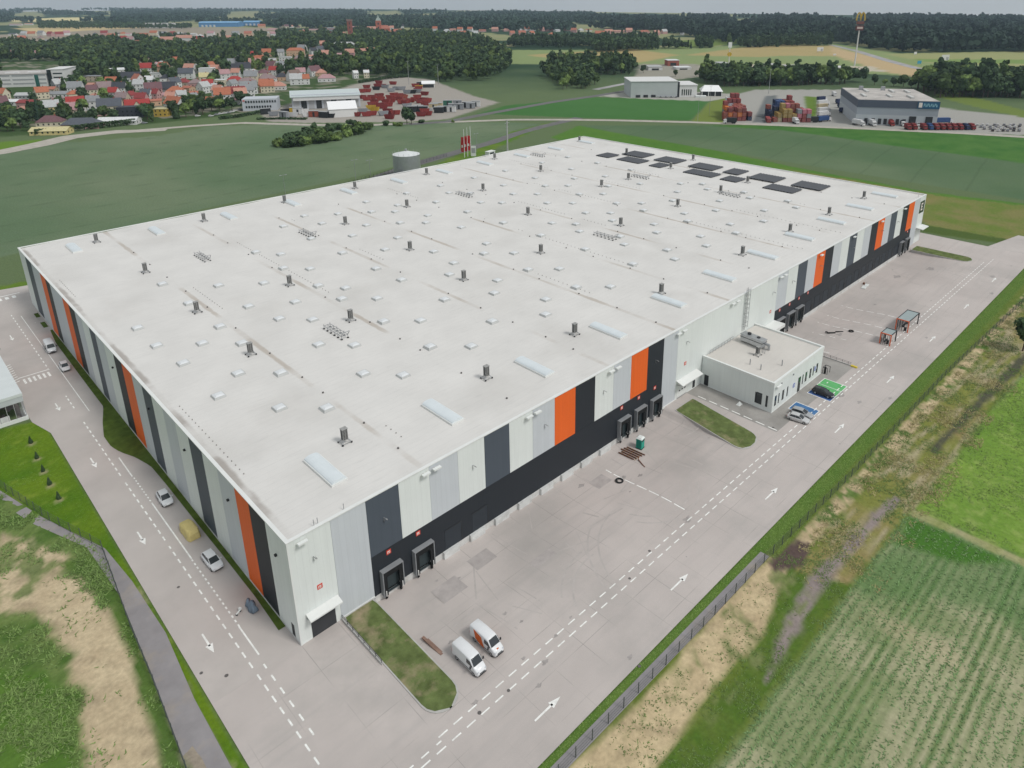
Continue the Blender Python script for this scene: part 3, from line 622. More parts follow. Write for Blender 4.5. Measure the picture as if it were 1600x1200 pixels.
# plinth along docks plus alternating projecting buffer blocks
MB().each('concrete_base', PLINTH, wh, [(a, b_, -.03, .2, -1.6, .03) for a, b_ in ((12.8, 90.8), (144.8, 252.8))])
MB().each('skirting', WHITE, wh, [(6.8, 12.78, -.06, .2, -.1, .3), (90.82, 96.5, -.06, .2, -.3, .3), (96.5, 143, -.05, .2, -.1, .22), (.1,1.8,-.05,.2,-.05,.22)])
BUF = mat('pale_buffer', (.62,.63,.62), .8, .1, .6, dirt=(.35,.33,.3), dscale=.5, damt=.5)
for i in range(8): MB().box(26.5+6*i, 29.9+6*i, -.55, -.04, -1.5, .12).build('dock_buffer', BUF, wh)
# corner trim
MB().each('corner_trim', WHITE, wh, [(-.06, .2, -.06, .2, 0, H-.12), (LX-.2, LX+.05, -.06, .2, 0, H-.12)])
# dock shelters and doors
CURT = mat('dock_curtain', (.012,.013,.014), .85, .2, 1); DOOR = mat('dock_door', (.035,.05,.055), .5, .1); SGREY = mat('shelter_frame_grey', (.25,.26,.27), .45, .08)
def shelter(x0, x1, z0=-.35, z1=4.55):
    f = MB(); f.box(x0, x0+.16, -.95, .0, z0, z1); f.box(x1-.16, x1, -.95, 0, z0, z1); f.box(x0+.16, x1-.16, -.95, 0, z1-.16, z1)
    o = f.build('dock_shelter', SGREY, wh)
    c = MB(); c.box(x0+.16, x0+.85, -.86, -.80, z0, z1-.16); c.box(x1-.85, x1-.16, -.86, -.80, z0, z1-.16); c.box(x0+.85, x1-.85, -.86, -.80, z1-1.25, z1-.16); c.build('curtain', CURT, o)
    d = MB(); d.box(x0+.5, x1-.5, -.03, .005, -.2, 3.9); d.box(x0+.4, x1-.4, -.3, -.03, -.5, -.22); d.build('door', DOOR, o)
    for xx in (x0+.45, x1-.75): MB().box(xx, xx+.3, -.75, -.35, -1.05, -.3).build('bumper', BLACK, o)
    for xx in (x0+.3, x1-.55): MB().cyl((xx+.1, -1.0, z0+.1), (xx+.1, -1.0, z0+1.1), .09, 8).build('guide_post', mat('guide_white', (.7,.7,.68), .6, .1), o)
for a, b_ in ((14.0,18.0),(20.3,24.3),(74.6,78.4),(80.5,84.3),(86.4,90.2),(146.4,150.6),(152.5,156.8),(157.9,162.4),(242.6,245.9),(248.2,251.6)): shelter(a, b_)
BL = mat('blind_door', (.030,.037,.046), .6, .08)
for a in (27.2, 33.4)+tuple(165.2+6.05*i for i in range(13)):
    o = MB(); o.box(a, a+3.6, -.02, .008, .1, 4.1); dd = o.build('blind_dock_door', BL, wh)
    t = MB(); t.box(a+3.6, a+3.75, -.06, .008, .1, 4.25); t.box(a-.1, a+3.6, -.06, .008, 4.1, 4.25); t.build('door_frame', DARKM, dd)
for a in (169.3, 193.5, 217.6, 235.8):
    MB().box(a, a+.9, -.04, .008, .1, 2.3).build('side_door', DARKM, wh)
# fire signs
RED = mat('sign_red', (.62,.06,.035), .6, .05); SW = mat('sign_white', (.8,.72,.68), .6, .05)
def firesign(x, z, s=.85):
    o = MB().box(x-s/2, x+s/2, -.05, .005, z-s/2, z+s/2).build('fire_sign', RED, wh)
    m = MB(); y0, y1 = -.065, -.051
    m.box(x-.26, x-.14, y0, y1, z-.28, z+.2); m.box(x-.14, x+.24, y0, y1, z+.05, z+.22); m.box(x+.0, x+.14, y0, y1, z-.26, z-.02); m.box(x+.2, x+.3, y0, y1, z-.2, z-.1); m.build('pictogram', SW, o)
for x, z in ((16,7.1),(21.8,7.2),(75.9,7.2),(82,7.1),(88,7.1),(4,8.5),(100.1,8.7),(142,8.7),(147.7,7.3),(153.8,7.2),(159.7,7.3),(165.6,7.3),(249.5,7.3)): firesign(x, z)
# flood lights in pairs under the parapet, small wall lamps
def flood(x):
    o = MB(); o.bar((x, -.02, H-.85), (x, -.5, H-.75), .12); o.box(x-.75, x+.75, -.95, -.35, H-.9, H-.62); o.build('flood_light', WHITE, wh)
for x in (2.1, 23.8, 26.0, 47.4, 49.6, 71.4, 73.6, 95.9, 98.2, 120.0, 122.2, 145.6, 147.9, 170.9, 195.2, 219.0, 240.9): flood(x)
def wlamp(x, z):
    o = MB(); o.bar((x, .005, z), (x, -.55, z+.1), .09); o.bar((x, -.55, z+.1), (x+.28, -.62, z-.18), .3, .12); o.bar((x, -.02, z), (x, -.05, z-.75), .05); o.build('wall_lamp', STEEL, wh)
for x, z in ((3.6,14.4),(15.7,14.1),(34,14.3),(52,14.2),(69.5,14.2),(87.8,14.3),(100.2,14.6),(142.3,14.6),(154,14.6),(172,14.4),(196,14.4),(221,14.4),(236,14.3)): wlamp(x, z)
for y in (4.2, 21.5, 40.9, 60.5, 84.5): 
    MB().box(-.35, 0, y-.2, y+.2, 14.2, 14.5).build('wall_lamp', DARKM, wh)
# gate canopy and door recess near corner
def canopy(x0, x1, z, out=2.2, drop=1.3):
    o = MB(); t = .12
    o.add([(x0,-.02,z),(x1,-.02,z),(x1,-out,z-drop),(x0,-out,z-drop),(x0,-.02,z-t-.1),(x1,-.02,z-t-.1),(x1,-out,z-drop-t-.1),(x0,-out,z-drop-t-.1)], [(0,3,2,1),(4,5,6,7),(0,1,5,4),(1,2,6,5),(2,3,7,6),(3,0,4,7)])
    c = o.build('canopy', PARAPET, wh)
    for xx in (x0+.1, x1-.1): MB().bar((xx,-.02,z-drop-.5), (xx,-out+.1,z-drop-.1), .1).build('bracket', STEEL, c)
canopy(1.3, 6.6, 5.1, 1.5, .4)
MB().box(1.9, 5.9, -.03, .01, .02, 4.2).build('gate_door', mat('roller_door', (.045,.047,.052), .6, .1), wh)
canopy(96.8, 105.4, 5.2, 2.0, .6)
o = MB().box(97.3, 101.6, -.05, .01, .05, 4.0).build('loading_door', WHITE, wh)
for i in range(3): MB().box(98.1+i*1.1, 98.7+i*1.1, -.07, -.051, 1.8, 2.15).build('window', GLASS, o)
MB().box(104.1, 105.1, -.04, .01, .05, 2.9).build('side_door', DARKM, wh)
canopy(259.2, 266.0, 6.6, 2.6, .3)
MB().box(138.8, 145.0, -3.4, -.02, 4.2, 5.1).build('canopy', PARAPET, wh)
MB().box(139.2, 143.0, -3.0, -.05, -.1, 4.2).build('dock_porch', WHITE, wh)
MB().box(-.03, 0, 1.7, 2.6, .35, 2.6).build('side_door', DARKM, wh)
# caged ladder above the office
l_ = MB(); xx = 127.0
for dx in (-.35, .35): l_.bar((xx+dx, -.35, 8.3), (xx+dx, -.35, H+1.5), .09)
for k in range(34): l_.bar((xx-.35, -.35, 8.5+k*.34), (xx+.35, -.35, 8.5+k*.34), .06)
for k in range(9):
    zz = 9.6+k*1.3
    for a, b_ in (((-.4,-.35),(-.5,-1.0)),((-.5,-1.0),(0,-1.3)),((0,-1.3),(.5,-1.0)),((.5,-1.0),(.4,-.35))): l_.bar((xx+a[0], a[1], zz), (xx+b_[0], b_[1], zz), .08)
for a in ((-.5,-1.0),(0,-1.3),(.5,-1.0)): l_.bar((xx+a[0], a[1], 9.6), (xx+a[0], a[1], H+1.5), .06)
for zz in (10, 13, 16, 18.5): 
    for dx in (-.35, .35): l_.bar((xx+dx, 0, zz), (xx+dx, -.35, zz), .07)
l_.build('caged_ladder', STEEL, wh)
# E emblem at far end
sg = MB().box(259.4, 264.4, -.06, -.005, 12.2, 17.0).build('building_sign', mat('sign_dark_green', (.035,.062,.03), .6, .08), wh)
e_ = MB()
def letter_boxes(mb, segs, x, z, sx, sz, y0, y1):
    for a, b_, c, d in segs: mb.box(x+a*sx, x+b_*sx, y0, y1, z+c*sz, z+d*sz)
letter_boxes(e_, [(0,.28,0,1),(.28,1,.8,1),(.28,.85,.4,.6),(.28,1,0,.2)], 260.9, 13.2, 1.9, 3.0, -.08, -.062)
e_.build('letter', SW, sg)
# rooflight strips
RL = mat('rooflight_polycarbonate', (.66,.71,.73), .3, .04, .5, spec=.5)
def strip(x, y):
    L, W = 9.2, 2.6; rings = []
    k = MB(); k.box(x-W/2-.12, x+W/2+.12, y-L/2-.12, y+L/2+.12, H-.35, H+.28); o = k.build('rooflight_strip', PARAPET, wh)
    m = MB(); n = 8
    for yy in (y-L/2, y+L/2):
        rings.append([(x+W/2*math.cos(math.pi*i/n), yy, H+.28+.5*math.sin(math.pi*i/n)) for i in range(n+1)])
    m.loft(rings); m.build('vault', RL, o, smooth=False)
for i in range(11): strip(12.2+24*i, 11.2); strip(12.2+24*i, 167.2)
# small domes on a regular grid
DOMES = []
for x in (21.8, 39, 57, 80.5, 105.2, 134.8, 151.8, 169.6, 187.8, 211.9):
    for y in (28, 47, 66): DOMES.append((x, y))
for x in (15.5, 33.6, 50.5, 68.8, 87, 98.6, 123, 140, 158.4, 176.6, 200, 218):
    for y in (34.4, 53, 72.3): DOMES.append((x, y))
DOMES += [(9.1,47),(9.1,65.7),(7.9,78.4),(7.8,91.3),(21.8,78.3),(21.7,97.7),(21.4,116.3),(31.5,84.8),(31.7,104.2),(41.1,79),(41.1,97.1),(50.6,84.8),(50.1,104.2),(50.5,123.3),(54.9,78),(55.2,98.1),(55,115.9),(68.6,84.8),(68.7,103.6),(68.7,123.1),(68.5,142.1),
  (79.5,96.9),(79.6,116.2),(79.3,135.6),(79.4,148.4),(88.9,84.6),(88.8,103.8),(89,122.9),(89.1,142),(98.7,117),(99.1,135.7),(105.1,78.7),(105,110.6),(105.1,129.6),(104.9,148.6),(110.1,97.6),(110.5,117.1),(110.6,136.1),(123.7,91.4),(123.5,110.7),(123.5,129.4),(123.1,148.3),
  (135,79),(134.9,116.7),(135.2,136.6),(139.9,148.4),(140.2,110.6),(140.9,130),(152.4,78.9),(152,98),(152,117),(158.5,91),(158.5,110),(170,79),(170,98),(170,117),(176.8,91.5),(176.8,110.5),(187.8,98),(187.8,117),(200,91),(200,110),(211.9,79),(218,110),(158.5,130),(158.5,149),(176.8,130),(176.8,149),(200,130),(200,149),(218,130),(218,149)]
def dome_geo(k, d, x, y):
    s = 1.05
    k.add([(x-s-.15,y-s-.15,H-.3),(x+s+.15,y-s-.15,H-.3),(x+s+.15,y+s+.15,H-.3),(x-s-.15,y+s+.15,H-.3),(x-s,y-s,H+.3),(x+s,y-s,H+.3),(x+s,y+s,H+.3),(x-s,y+s,H+.3)], [(4,5,6,7),(0,1,5,4),(1,2,6,5),(2,3,7,6),(3,0,4,7)])
    q = s-.12; t = s*.5
    d.add([(x-q,y-q,H+.305),(x+q,y-q,H+.305),(x+q,y+q,H+.305),(x-q,y+q,H+.305),(x-t,y-t,H+.5),(x+t,y-t,H+.5),(x+t,y+t,H+.5),(x-t,y+t,H+.5)], [(4,5,6,7),(0,1,5,4),(1,2,6,5),(2,3,7,6),(3,0,4,7)])
DOMES.sort(key=lambda p: math.hypot(p[0]-CAM[0], p[1]-CAM[1]))
DC = mat('dome_curb', (.50,.51,.50), .6, .06); DD = mat('dome_acrylic', (.68,.70,.71), .35, .03)
far_k = MB(); far_d = MB()
for i, (x, y) in enumerate(DOMES):
    if i < 100:
        k = MB(); d = MB(); dome_geo(k, d, x, y); o = k.build('rooflight_dome', DC, wh); d.build('dome', DD, o)
    else: dome_geo(far_k, far_d, x, y)
o = far_k.build('rooflight_domes', DC, wh); o['kind'] = 'stuff'; d = far_d.build('dome', DD, o); d['kind'] = 'stuff'
# drains / small vents along valleys
dr = MB()
for i in range(1, 11):
    for y in (9, 21, 33, 45, 57, 76, 95, 107, 124, 136, 153):
        y += random.uniform(-3, 3); dr.cyl((24*i+.2, y, H-.35), (24*i+.2, y, H-.04), .18, 8)
dr.build('roof_outlets', mat('outlet_grey', (.12,.115,.11), .8, .2), wh)['kind'] = 'stuff'
# lightning conductor cable on little feet across roof
cb = MB()
for i in range(0, 11):
    x0 = 24*i+2.5
    for y in np.arange(4, 176, 1.6):
        if fbm(np.array([x0]), np.array([y]), 30, 77)[0] > .6: cb.box(x0-.07, x0+.07, y-.07, y+.07, H-.3, H-.04)
cb.build('cable_feet', mat('cable_foot', (.30,.29,.27), .9, .1), wh)['kind'] = 'stuff'
# small roof edge rods
for x, y in ((4.6, .6), (5.2, .6), (9.5, .6), (258, .8)):
    MB().cyl((x, y, H), (x, y, H+1.0), .06, 6).build('vent_pipe', STEEL, wh)
st_ = MB(); sp_ = [(24.6+.9*math.sin(k*.9)+(2.4 if 2 < k < 6 else .5)*math.cos(k*math.pi/7), 9+8*math.sin(k*math.pi/7)*(1 if k < 7 else .7)) for k in range(14)]
for k in range(14):
    a_, b_ = sp_[k], sp_[(k+1) % 14]
    st_.add([(24.6, 9, H-.05), (a_[0], a_[1], H-.05), (b_[0], b_[1], H-.05)], [(0,1,2)])
# ---- rooftop exhaust fans
FANS = [(18.6,15.9),(50.4,15.1),(77.6,15.7),(111.1,15.7),(152.4,15.8),(183.3,16.1),(211.6,15.5),(242.5,15.5),
 (21,59.5),(45.4,59.3),(80.9,60.1),(111.1,60.4),(149.7,60.6),(183,60.4),(211.9,59.9),(233.4,60.2),
 (21.2,90.8),(45.5,90.9),(84.9,91.3),(136.6,92.6),(185.8,100),(203,99.6),(232.6,98.6),(254.7,101.3),
 (21.2,129.3),(84.7,129.3),(112,132.1),(147.6,130.3),(187.8,137.6),(244.2,133.5),
 (19,169.4),(52,168.2),(82.9,170.8),(113,170.4),(148.3,169.5),(190.4,171.9),(252.2,172.5)]
FG = mat('fan_housing', (.30,.30,.29), .5, .2, 2); FD = mat('fan_louvre', (.07,.07,.07), .7, .2)
def make_fan():
    r = empty('exhaust_fan')
    b = MB(); b.box(-.48,.48,-.4,.4,.6,2.75); b.box(-.56,.56,-.48,.48,2.75,2.85); b.build('housing', FG, r)
    l = MB()
    for i in range(7): z = .95+i*.28; l.box(-.40,-.06,-.44,-.40,z-.1,z+.06); l.box(.06,.40,-.44,-.40,z-.1,z+.06); l.box(-.52,-.48,-.32,.32,z-.1,z+.06)
    l.build('louvre', FD, r)
    f = MB()
    for sx in (-1, 1):
        for sy in (-1, 1): f.bar((sx*.4, sy*.3, .7), (sx*.85, sy*.75, .15), .1)
    f.bar((-.85,-.75,.2),(.85,-.75,.2),.07); f.bar((-.85,.75,.2),(.85,.75,.2),.07); f.bar((-.85,-.75,.2),(-.85,.75,.2),.07); f.bar((.85,-.75,.2),(.85,.75,.2),.07)
    f.build('stand', STEEL, r)
    for sx in (-1, 1):
        for sy in (-1, 1): MB().cyl((sx*.85, sy*.75, 0), (sx*.85, sy*.75, .2), .17, 8).build('foot', BLACK, r)
    return r
ORD = ['first','second','third','fourth','fifth','sixth','seventh','eighth','ninth','tenth','eleventh','twelfth','thirteenth','fourteenth','fifteenth','sixteenth','seventeenth','eighteenth','nineteenth','twentieth']
def ordn(i):
    if i < 20: return ORD[i]
    n = i+1; return '%d%s' % (n, 'th' if 10 <= n % 100 <= 20 else {1:'st',2:'nd',3:'rd'}.get(n % 10, 'th'))
rows = [(0, 30, 'row beside the dock-side rooflights'), (30, 75, 'second row in from the docks'), (75, 115, 'middle row of the roof'), (115, 150, 'fourth row from the docks'), (150, 190, 'row along the far long edge')]
fp = None
for a, b_, nm in rows:
    rr = sorted([f for f in FANS if a <= f[1] < b_])
    for i, (x, y) in enumerate(rr):
        if fp is None: fp = make_fan(); o = fp
        else: o = copy_tree(fp)
        o.location = (x, y, H-.12); tag(o, 'exhaust fan, %s from left in the %s' % (ordn(i), nm), 'roof fan', 'exhaust fans standing on the warehouse roof')
# ---- pipe racks (open steel frames)
def make_rack():
    r = empty('pipe_rack'); m = MB(); f = MB()
    for i in range(6):
        y = -4+i*1.6
        for x in (-.8, .8): m.bar((x, y, .15), (x, y, .95+.25*(i % 2)), .1)
        m.bar((-.8, y, .8), (.8, y, .8), .1)
    for x in (-.8, 0, .8): m.bar((x, -4, .85), (x, 4, .85), .09)
    m.bar((-.8,-4,.85),(-.8,-5,2.1),.12); m.bar((.8,-4,.85),(.8,-5,2.1),.12); m.bar((-.8,-5,2.1),(.8,-5,2.1),.12)
    m.build('frame', STEEL, r)
    for i in range(0, 6, 1):
        for x in (-.8, .8): MB().box(x-.2, x+.2, -4.2+i*1.6, -3.8+i*1.6, 0, .15).build('foot', BLACK, r)
    return r
RK = [(39.3,55.6,'nearest to the camera'),(37,129.8,'near the left end of the roof'),(70,128.3,'on the left half, behind the left-end one'),(137.2,129.7,'beyond the roof middle'),(136.4,56.4,'mid right half of the roof'),(210.1,54.7,'nearest the docks, below the solar arrays'),(209.2,98.1,'just in front of the left solar arrays'),(210.1,162.2,'by the far edge near the farthest rooflights')]
rp = None
for x, y, nm in RK:
    if rp is None: rp = make_rack(); o = rp
    else: o = copy_tree(rp)
    o.location = (x, y, H-.1); tag(o, 'low open steel pipe frame with black feet, '+nm, 'pipe rack', 'steel frames on the roof')
# ---- solar arrays
PV = mat('solar_panel', (.045,.047,.055), .35, .15, 1.5, spec=.5); PVF = mat('panel_frame', (.15,.15,.155), .5, .05)
SOL = [(229.8,238.8,133.4,141.2),(241.5,251.8,121.5,134.3),(229.8,238.6,114.9,128.2),(241.5,251.8,102.6,114.9),(229.7,238.2,102.5,108.9),(241.4,251.3,82.4,95.4),(229.8,238.3,75.5,90.2),(242,252,69.8,77.5),(229.6,238.2,63.4,71.3),(240.5,251.4,51.9,64.2),(229.2,238,38.1,51.2),(241,251.2,32.2,44.8)]
for i, (x0, x1, y0, y1) in enumerate(sorted(SOL, key=lambda s: -s[3])):
    r = empty('solar_array', ((x0+x1)/2, (y0+y1)/2, H-.1)); a = MB(); fr = MB(); wx = x1-x0; wy = y1-y0; n = int(wy/1.25)
    for k in range(n):
        yy = -wy/2+k*wy/n; a.add([(-wx/2,yy,.25),(wx/2,yy,.25),(wx/2,yy+wy/n*.88,.52),(-wx/2,yy+wy/n*.88,.52),(-wx/2,yy+wy/n*.88,.2),(wx/2,yy+wy/n*.88,.2)], [(0,1,2,3),(3,2,5,4)])
        fr.box(-wx/2,wx/2,yy+wy/n*.9,yy+wy/n*.96,.0,.3)
    for k in range(int(wx/2)): xx = -wx/2+k*2+1; fr.box(xx-.04, xx+.04, -wy/2, wy/2, 0, .12)
    a.build('panel', PV, r); fr.build('mounting_frame', PVF, r)
    tag(r, 'dark solar panel array on the roof, %s from the left of the twelve' % ordn(i), 'solar array', 'solar arrays at the far end of the roof')
# ================================================================ OFFICE ANNEX
of = empty('office_block', (107.8, -19.4, 0)); tag(of, 'small white two-storey office block with a flat roof in front of the warehouse', 'office building')
OW, OD, OH = 26.0, 19.3, 7.9
OC = CLAD['white']
MB().box(0, OW, 0, OD, 0.25, OH-.55).build('wall', OC, of)
MB().box(-.06, OW+.06, -.06, OD, -.05, .25).build('base', WHITE, of)
r2 = MB().box(.45, OW-.45, .45, OD-.1, OH-.56, OH-.4).build('roof', roofmat('office_roof_membrane', (.60,.57,.53), False), of)
m = MB(); m.box(-.08,OW+.08,-.08,.45,OH-.56,OH+.05); m.box(-.08,.45,.45,OD,OH-.56,OH+.05); m.box(OW-.45,OW+.08,.45,OD,OH-.56,OH+.05); m.build('parapet', WHITE, of)
def owin(x, z0=1.5, z1=4.0, w=.6):
    o = MB().box(x-w/2-.06, x+w/2+.06, -.04, .005, z0-.06, z1+.06).build('window', DARKM, of); MB().box(x-w/2, x+w/2, -.06, -.041, z0, z1).build('pane', GLASS, o)
for x, w in ((1.4,.75),(3.0,.35),(5.1,.8),(7.3,.4),(15.3,.35),(17.1,.8),(19.5,.8),(21.2,.4),(23.2,.8)): owin(x, w=w)
o = MB().box(12.9, 14.1, -.06, .005, .1, 4.1).build('door', GLASS, of); MB().box(12.8, 12.9, -.1, 0, .1, 4.2).build('door_frame', DARKM, o)
SB = mat('sign_blue', (.05,.10,.42), .6, .05)
for x in (10.6, 21.2+.9):
    s = MB(); s.cyl((x,-.02,3.05),(x,-.05,3.05),.75,18); sg = s.build('round_sign', mat('sign_pale', (.62,.66,.75), .6, .05), of)
    t = MB()
    for k in range(8):
        a0 = math.pi*(.25+k*.19); a1 = a0+math.pi*.16
        t.bar((x+.5*math.cos(a0),-.065,3.05+.5*math.sin(a0)), (x+.5*math.cos(a1),-.065,3.05+.5*math.sin(a1)), .03, .16)
    t.box(x-.12, x+.12, -.08, -.052, 2.85, 3.3); t.build('emblem', SB, sg)
for x in (3.6, 9.5): MB().box(x-.16, x+.16, -.22, 0, 6.3, 6.7).build('wall_lamp', GREYM, of)
lw = MB(); lw.box(-.04,.005,3.7-.75,3.7+.75,1.1,3.9); lw.build('window', DARKM, of)
for y0, y1 in ((2.7,4.0),(1.2,1.7)): o = MB().box(-.06,.004,y0,y1,1.1,4.05).build('window', DARKM, of); MB().box(-.075,-.061,y0+.08,y1-.08,1.2,3.95).build('pane', GLASS, o)
MB().box(-.06,.004,17.2,18.4,.1,3.0).build('side_door', DARKM, of)
MB().box(.5, 2.6, -.75, -.3, OH-1.3, OH-1.0).build('flood_light', WHITE, of)
# things on office roof
ORZ = OH-.4
ac = empty('air_handling_unit', (122.6, -5.6, ORZ), R_(-4)); tag(ac, 'large silver air handling unit on the office roof', 'ventilation unit')
b = MB().box(-1.1, 1.1, -3.2, 3.2, .5, 2.3); bo = b.build('casing', mat('brushed_duct', (.50,.52,.54), .3, .1, 1, metal=.7), ac); bevel(bo, .08)
MB().box(-1.14, 1.14, -3.24, 3.24, 1.62, 1.76).build('band', DARKM, ac); MB().box(-1.16, 1.16, -3.3, 3.3, 2.3, 2.4).build('cover', STEEL, ac)
MB().cyl((.2,1.4,2.4),(.2,1.4,2.8),.5,14).build('fan_outlet', DARKM, ac); MB().cyl((.2,-1.3,2.4),(.2,-1.3,2.6),.45,14).build('fan_outlet', DARKM, ac)
k = MB()
for y in (-2.8,-.9,.9,2.8):
    for x in (-.9,.9): MB().bar((x,y,0),(x,y,.5),.12).build('leg', STEEL, ac)
k = MB(); k.cyl((.3,-3.2,1.4),(.3,-4.4,1.4),.32,12); k.cyl((.3,-4.4,1.5),(.3,-4.4,.1),.32,12); k.build('duct', STEEL, ac)
cu = copy_tree(fp); cu.location = (118.2, -9.3, ORZ); cu.scale = (.9,.9,.85); tag(cu, 'grey louvred exhaust fan standing alone on the office roof', 'roof fan')
pr = MB()
for z_ in (.45, 1.1): pr.bar((0,0,z_),(0,11,z_),.07)
for k_ in range(9): pr.bar((0,k_*1.37,0),(0,k_*1.37,1.1),.07)
rl = pr.build('roof_railing', STEEL, None, loc=(110.4, -16.0+4, ORZ), rz=0); 
rl.location = (110.2, -.6, ORZ); rl.rotation_euler = (0, 0, R_(-90)); tag(rl, 'light steel guard rail along the office roof where it meets the warehouse', 'railing')
for i, (x, y) in enumerate(((112.6,-10.4),(112.0,-13.6),(117.6,-16.2))):
    o = MB().cyl((0,0,0),(0,0,1.5),.14,8); q = o.build('vent_pipe', STEEL, None, loc=(x, y, ORZ)); tag(q, ['thin vent pipe on office roof nearest the warehouse','thin vent pipe in the middle of the office roof','thin vent pipe by the front edge of the office roof'][i], 'vent pipe')
bx_ = MB(); bx_.bar((0,0,.5),(4.5,1.4,.5),.08); bx_.bar((0,.6,.5),(4.5,2.0,.5),.08)
for t in (0,.5,1): bx_.bar((4.5*t,1.4*t,0),(4.5*t,1.4*t,.5),.1); bx_.bar((4.5*t,1.4*t+.6,0),(4.5*t,1.4*t+.6,.5),.1)
tag(bx_.build('pipe_run', STEEL, None, loc=(120.2,-10.2,ORZ)), 'pair of thin pipes running beside the fan on the office roof', 'pipes')
# ================================================================ YARD THINGS
# retaining walls
for nm, pts, lab in (('retaining_wall', ((6.75,-.2),(6.75,-11.5)), 'low concrete retaining wall with rail beside the grass island nearest the warehouse corner'), ('retaining_wall', ((143.3,-.2),(143.3,-23.4)), 'low dark retaining wall with a yellow end beyond the office block')):
    r = empty(nm, (pts[0][0], pts[0][1], 0)); L = abs(pts[1][1]-pts[0][1])
    MB().box(-.12, .12, -L, 0, -1.5, .28).build('wall', KERB, r)
    k = MB(); k.bar((0,0,1.0),(0,-L,1.0),.06); k.bar((0,0,.65),(0,-L,.65),.05)
    for i in range(int(L/1.6)+1): k.bar((0,-i*1.6,.25),(0,-i*1.6,1.0),.06)
    k.build('railing', DARKM, r)
    if pts[0][0] > 100: MB().box(-.3, .3, -L-1.6, -L, 0, .35).build('end_block', mat('warning_yellow', (.65,.5,.06), .7, .1), r)
    tag(r, lab, 'retaining wall')
# ---- vehicles
TYRE = mat('tyre', (.02,.02,.021), .85, .1); RIM = mat('rim', (.35,.36,.37), .35, .05, metal=.7); LAMP = mat('headlamp', (.55,.57,.6), .15, 0, spec=.8); TAIL = mat('tail_lamp', (.35,.02,.015), .25, 0)
PLASTIC = mat('bumper_plastic', (.04,.04,.042), .6, .05)
def ringx(x, w, z0, z1, r=.12, top=None):
    top = top or w
    return [(x,-w+r,z0),(x,w-r,z0),(x,w,z0+r),(x,w,(z0+z1)*.5),(x,(w+top)/2,z1-r),(x,top-r,z1),(x,-top+r,z1),(x,-(w+top)/2,z1-r),(x,-w,(z0+z1)*.5),(x,-w,z0+r)]
def wheels(r, xs, w, R=.34):
    for x in xs:
        for s in (-1, 1):
            t = MB().cyl((x, s*(w-.2), R), (x, s*(w+.02), R), R, 18).build('wheel', TYRE, r)
            MB().cyl((x, s*(w+.015), R), (x, s*(w+.035), R), R*.6, 12).build('rim', RIM, t)
def make_car(name, paint, loc, rz, estate=False, sc=1.0):
    r = empty(name, loc, rz); r.scale = (sc,)*3
    b = MB(); b.loft([ringx(-2.25,.70,.45,.82),ringx(-2.15,.83,.30,.94),ringx(-1.5,.90,.22,.97),ringx(-.2,.92,.2,.95),ringx(.9,.91,.2,.93),ringx(1.6,.88,.22,.84),ringx(2.1,.80,.28,.72),ringx(2.25,.66,.38,.6)])
    bevel(b.build('body', paint, r, smooth=True), .04)
    rear = -2.12 if estate else -1.85
    g = MB(); g.loft([ringx(rear,.70,.9,.97,.03,.66),ringx(rear+.35,.76,.9,1.40,.05,.62),ringx(-.5,.78,.9,1.47,.05,.63),ringx(.25,.77,.9,1.42,.05,.62),ringx(1.05,.70,.88,.94,.03,.66)])
    g.build('windows', GLASS, r)
    t = MB(); t.loft([ringx(rear+.33,.62,1.38,1.43,.02),ringx(-.5,.66,1.44,1.51,.02),ringx(.22,.63,1.40,1.46,.02)]); 
    for s in (-1, 1):
        t.bar((.22,s*.64,1.42),(1.02,s*.72,.95),.07); t.bar((-.45,s*.79,.94),(-.45,s*.66,1.46),.07); t.bar((rear+.35,s*.64,1.40),(rear+.03,s*.74,.95),.10)
    t.build('roof', paint, r)
    wheels(r, (-1.38, 1.38), .88)
    for s in (-1, 1):
        MB().box(2.02,2.2,s*.58-.16,s*.58+.16,.56,.70).build('headlight', LAMP, r); MB().box(-2.27,-2.15,s*.62-.14,s*.62+.14,.66,.86).build('tail_light', TAIL, r)
        MB().box(.72,.9,s*1.0-.09,s*1.0+.09,.95,1.08).build('mirror', paint, r)
    MB().box(2.16,2.29,-.6,.6,.3,.44).build('bumper', PLASTIC, r); MB().box(2.2,2.3,-.26,.26,.46,.56).build('number_plate', WHITE, r)
    return r
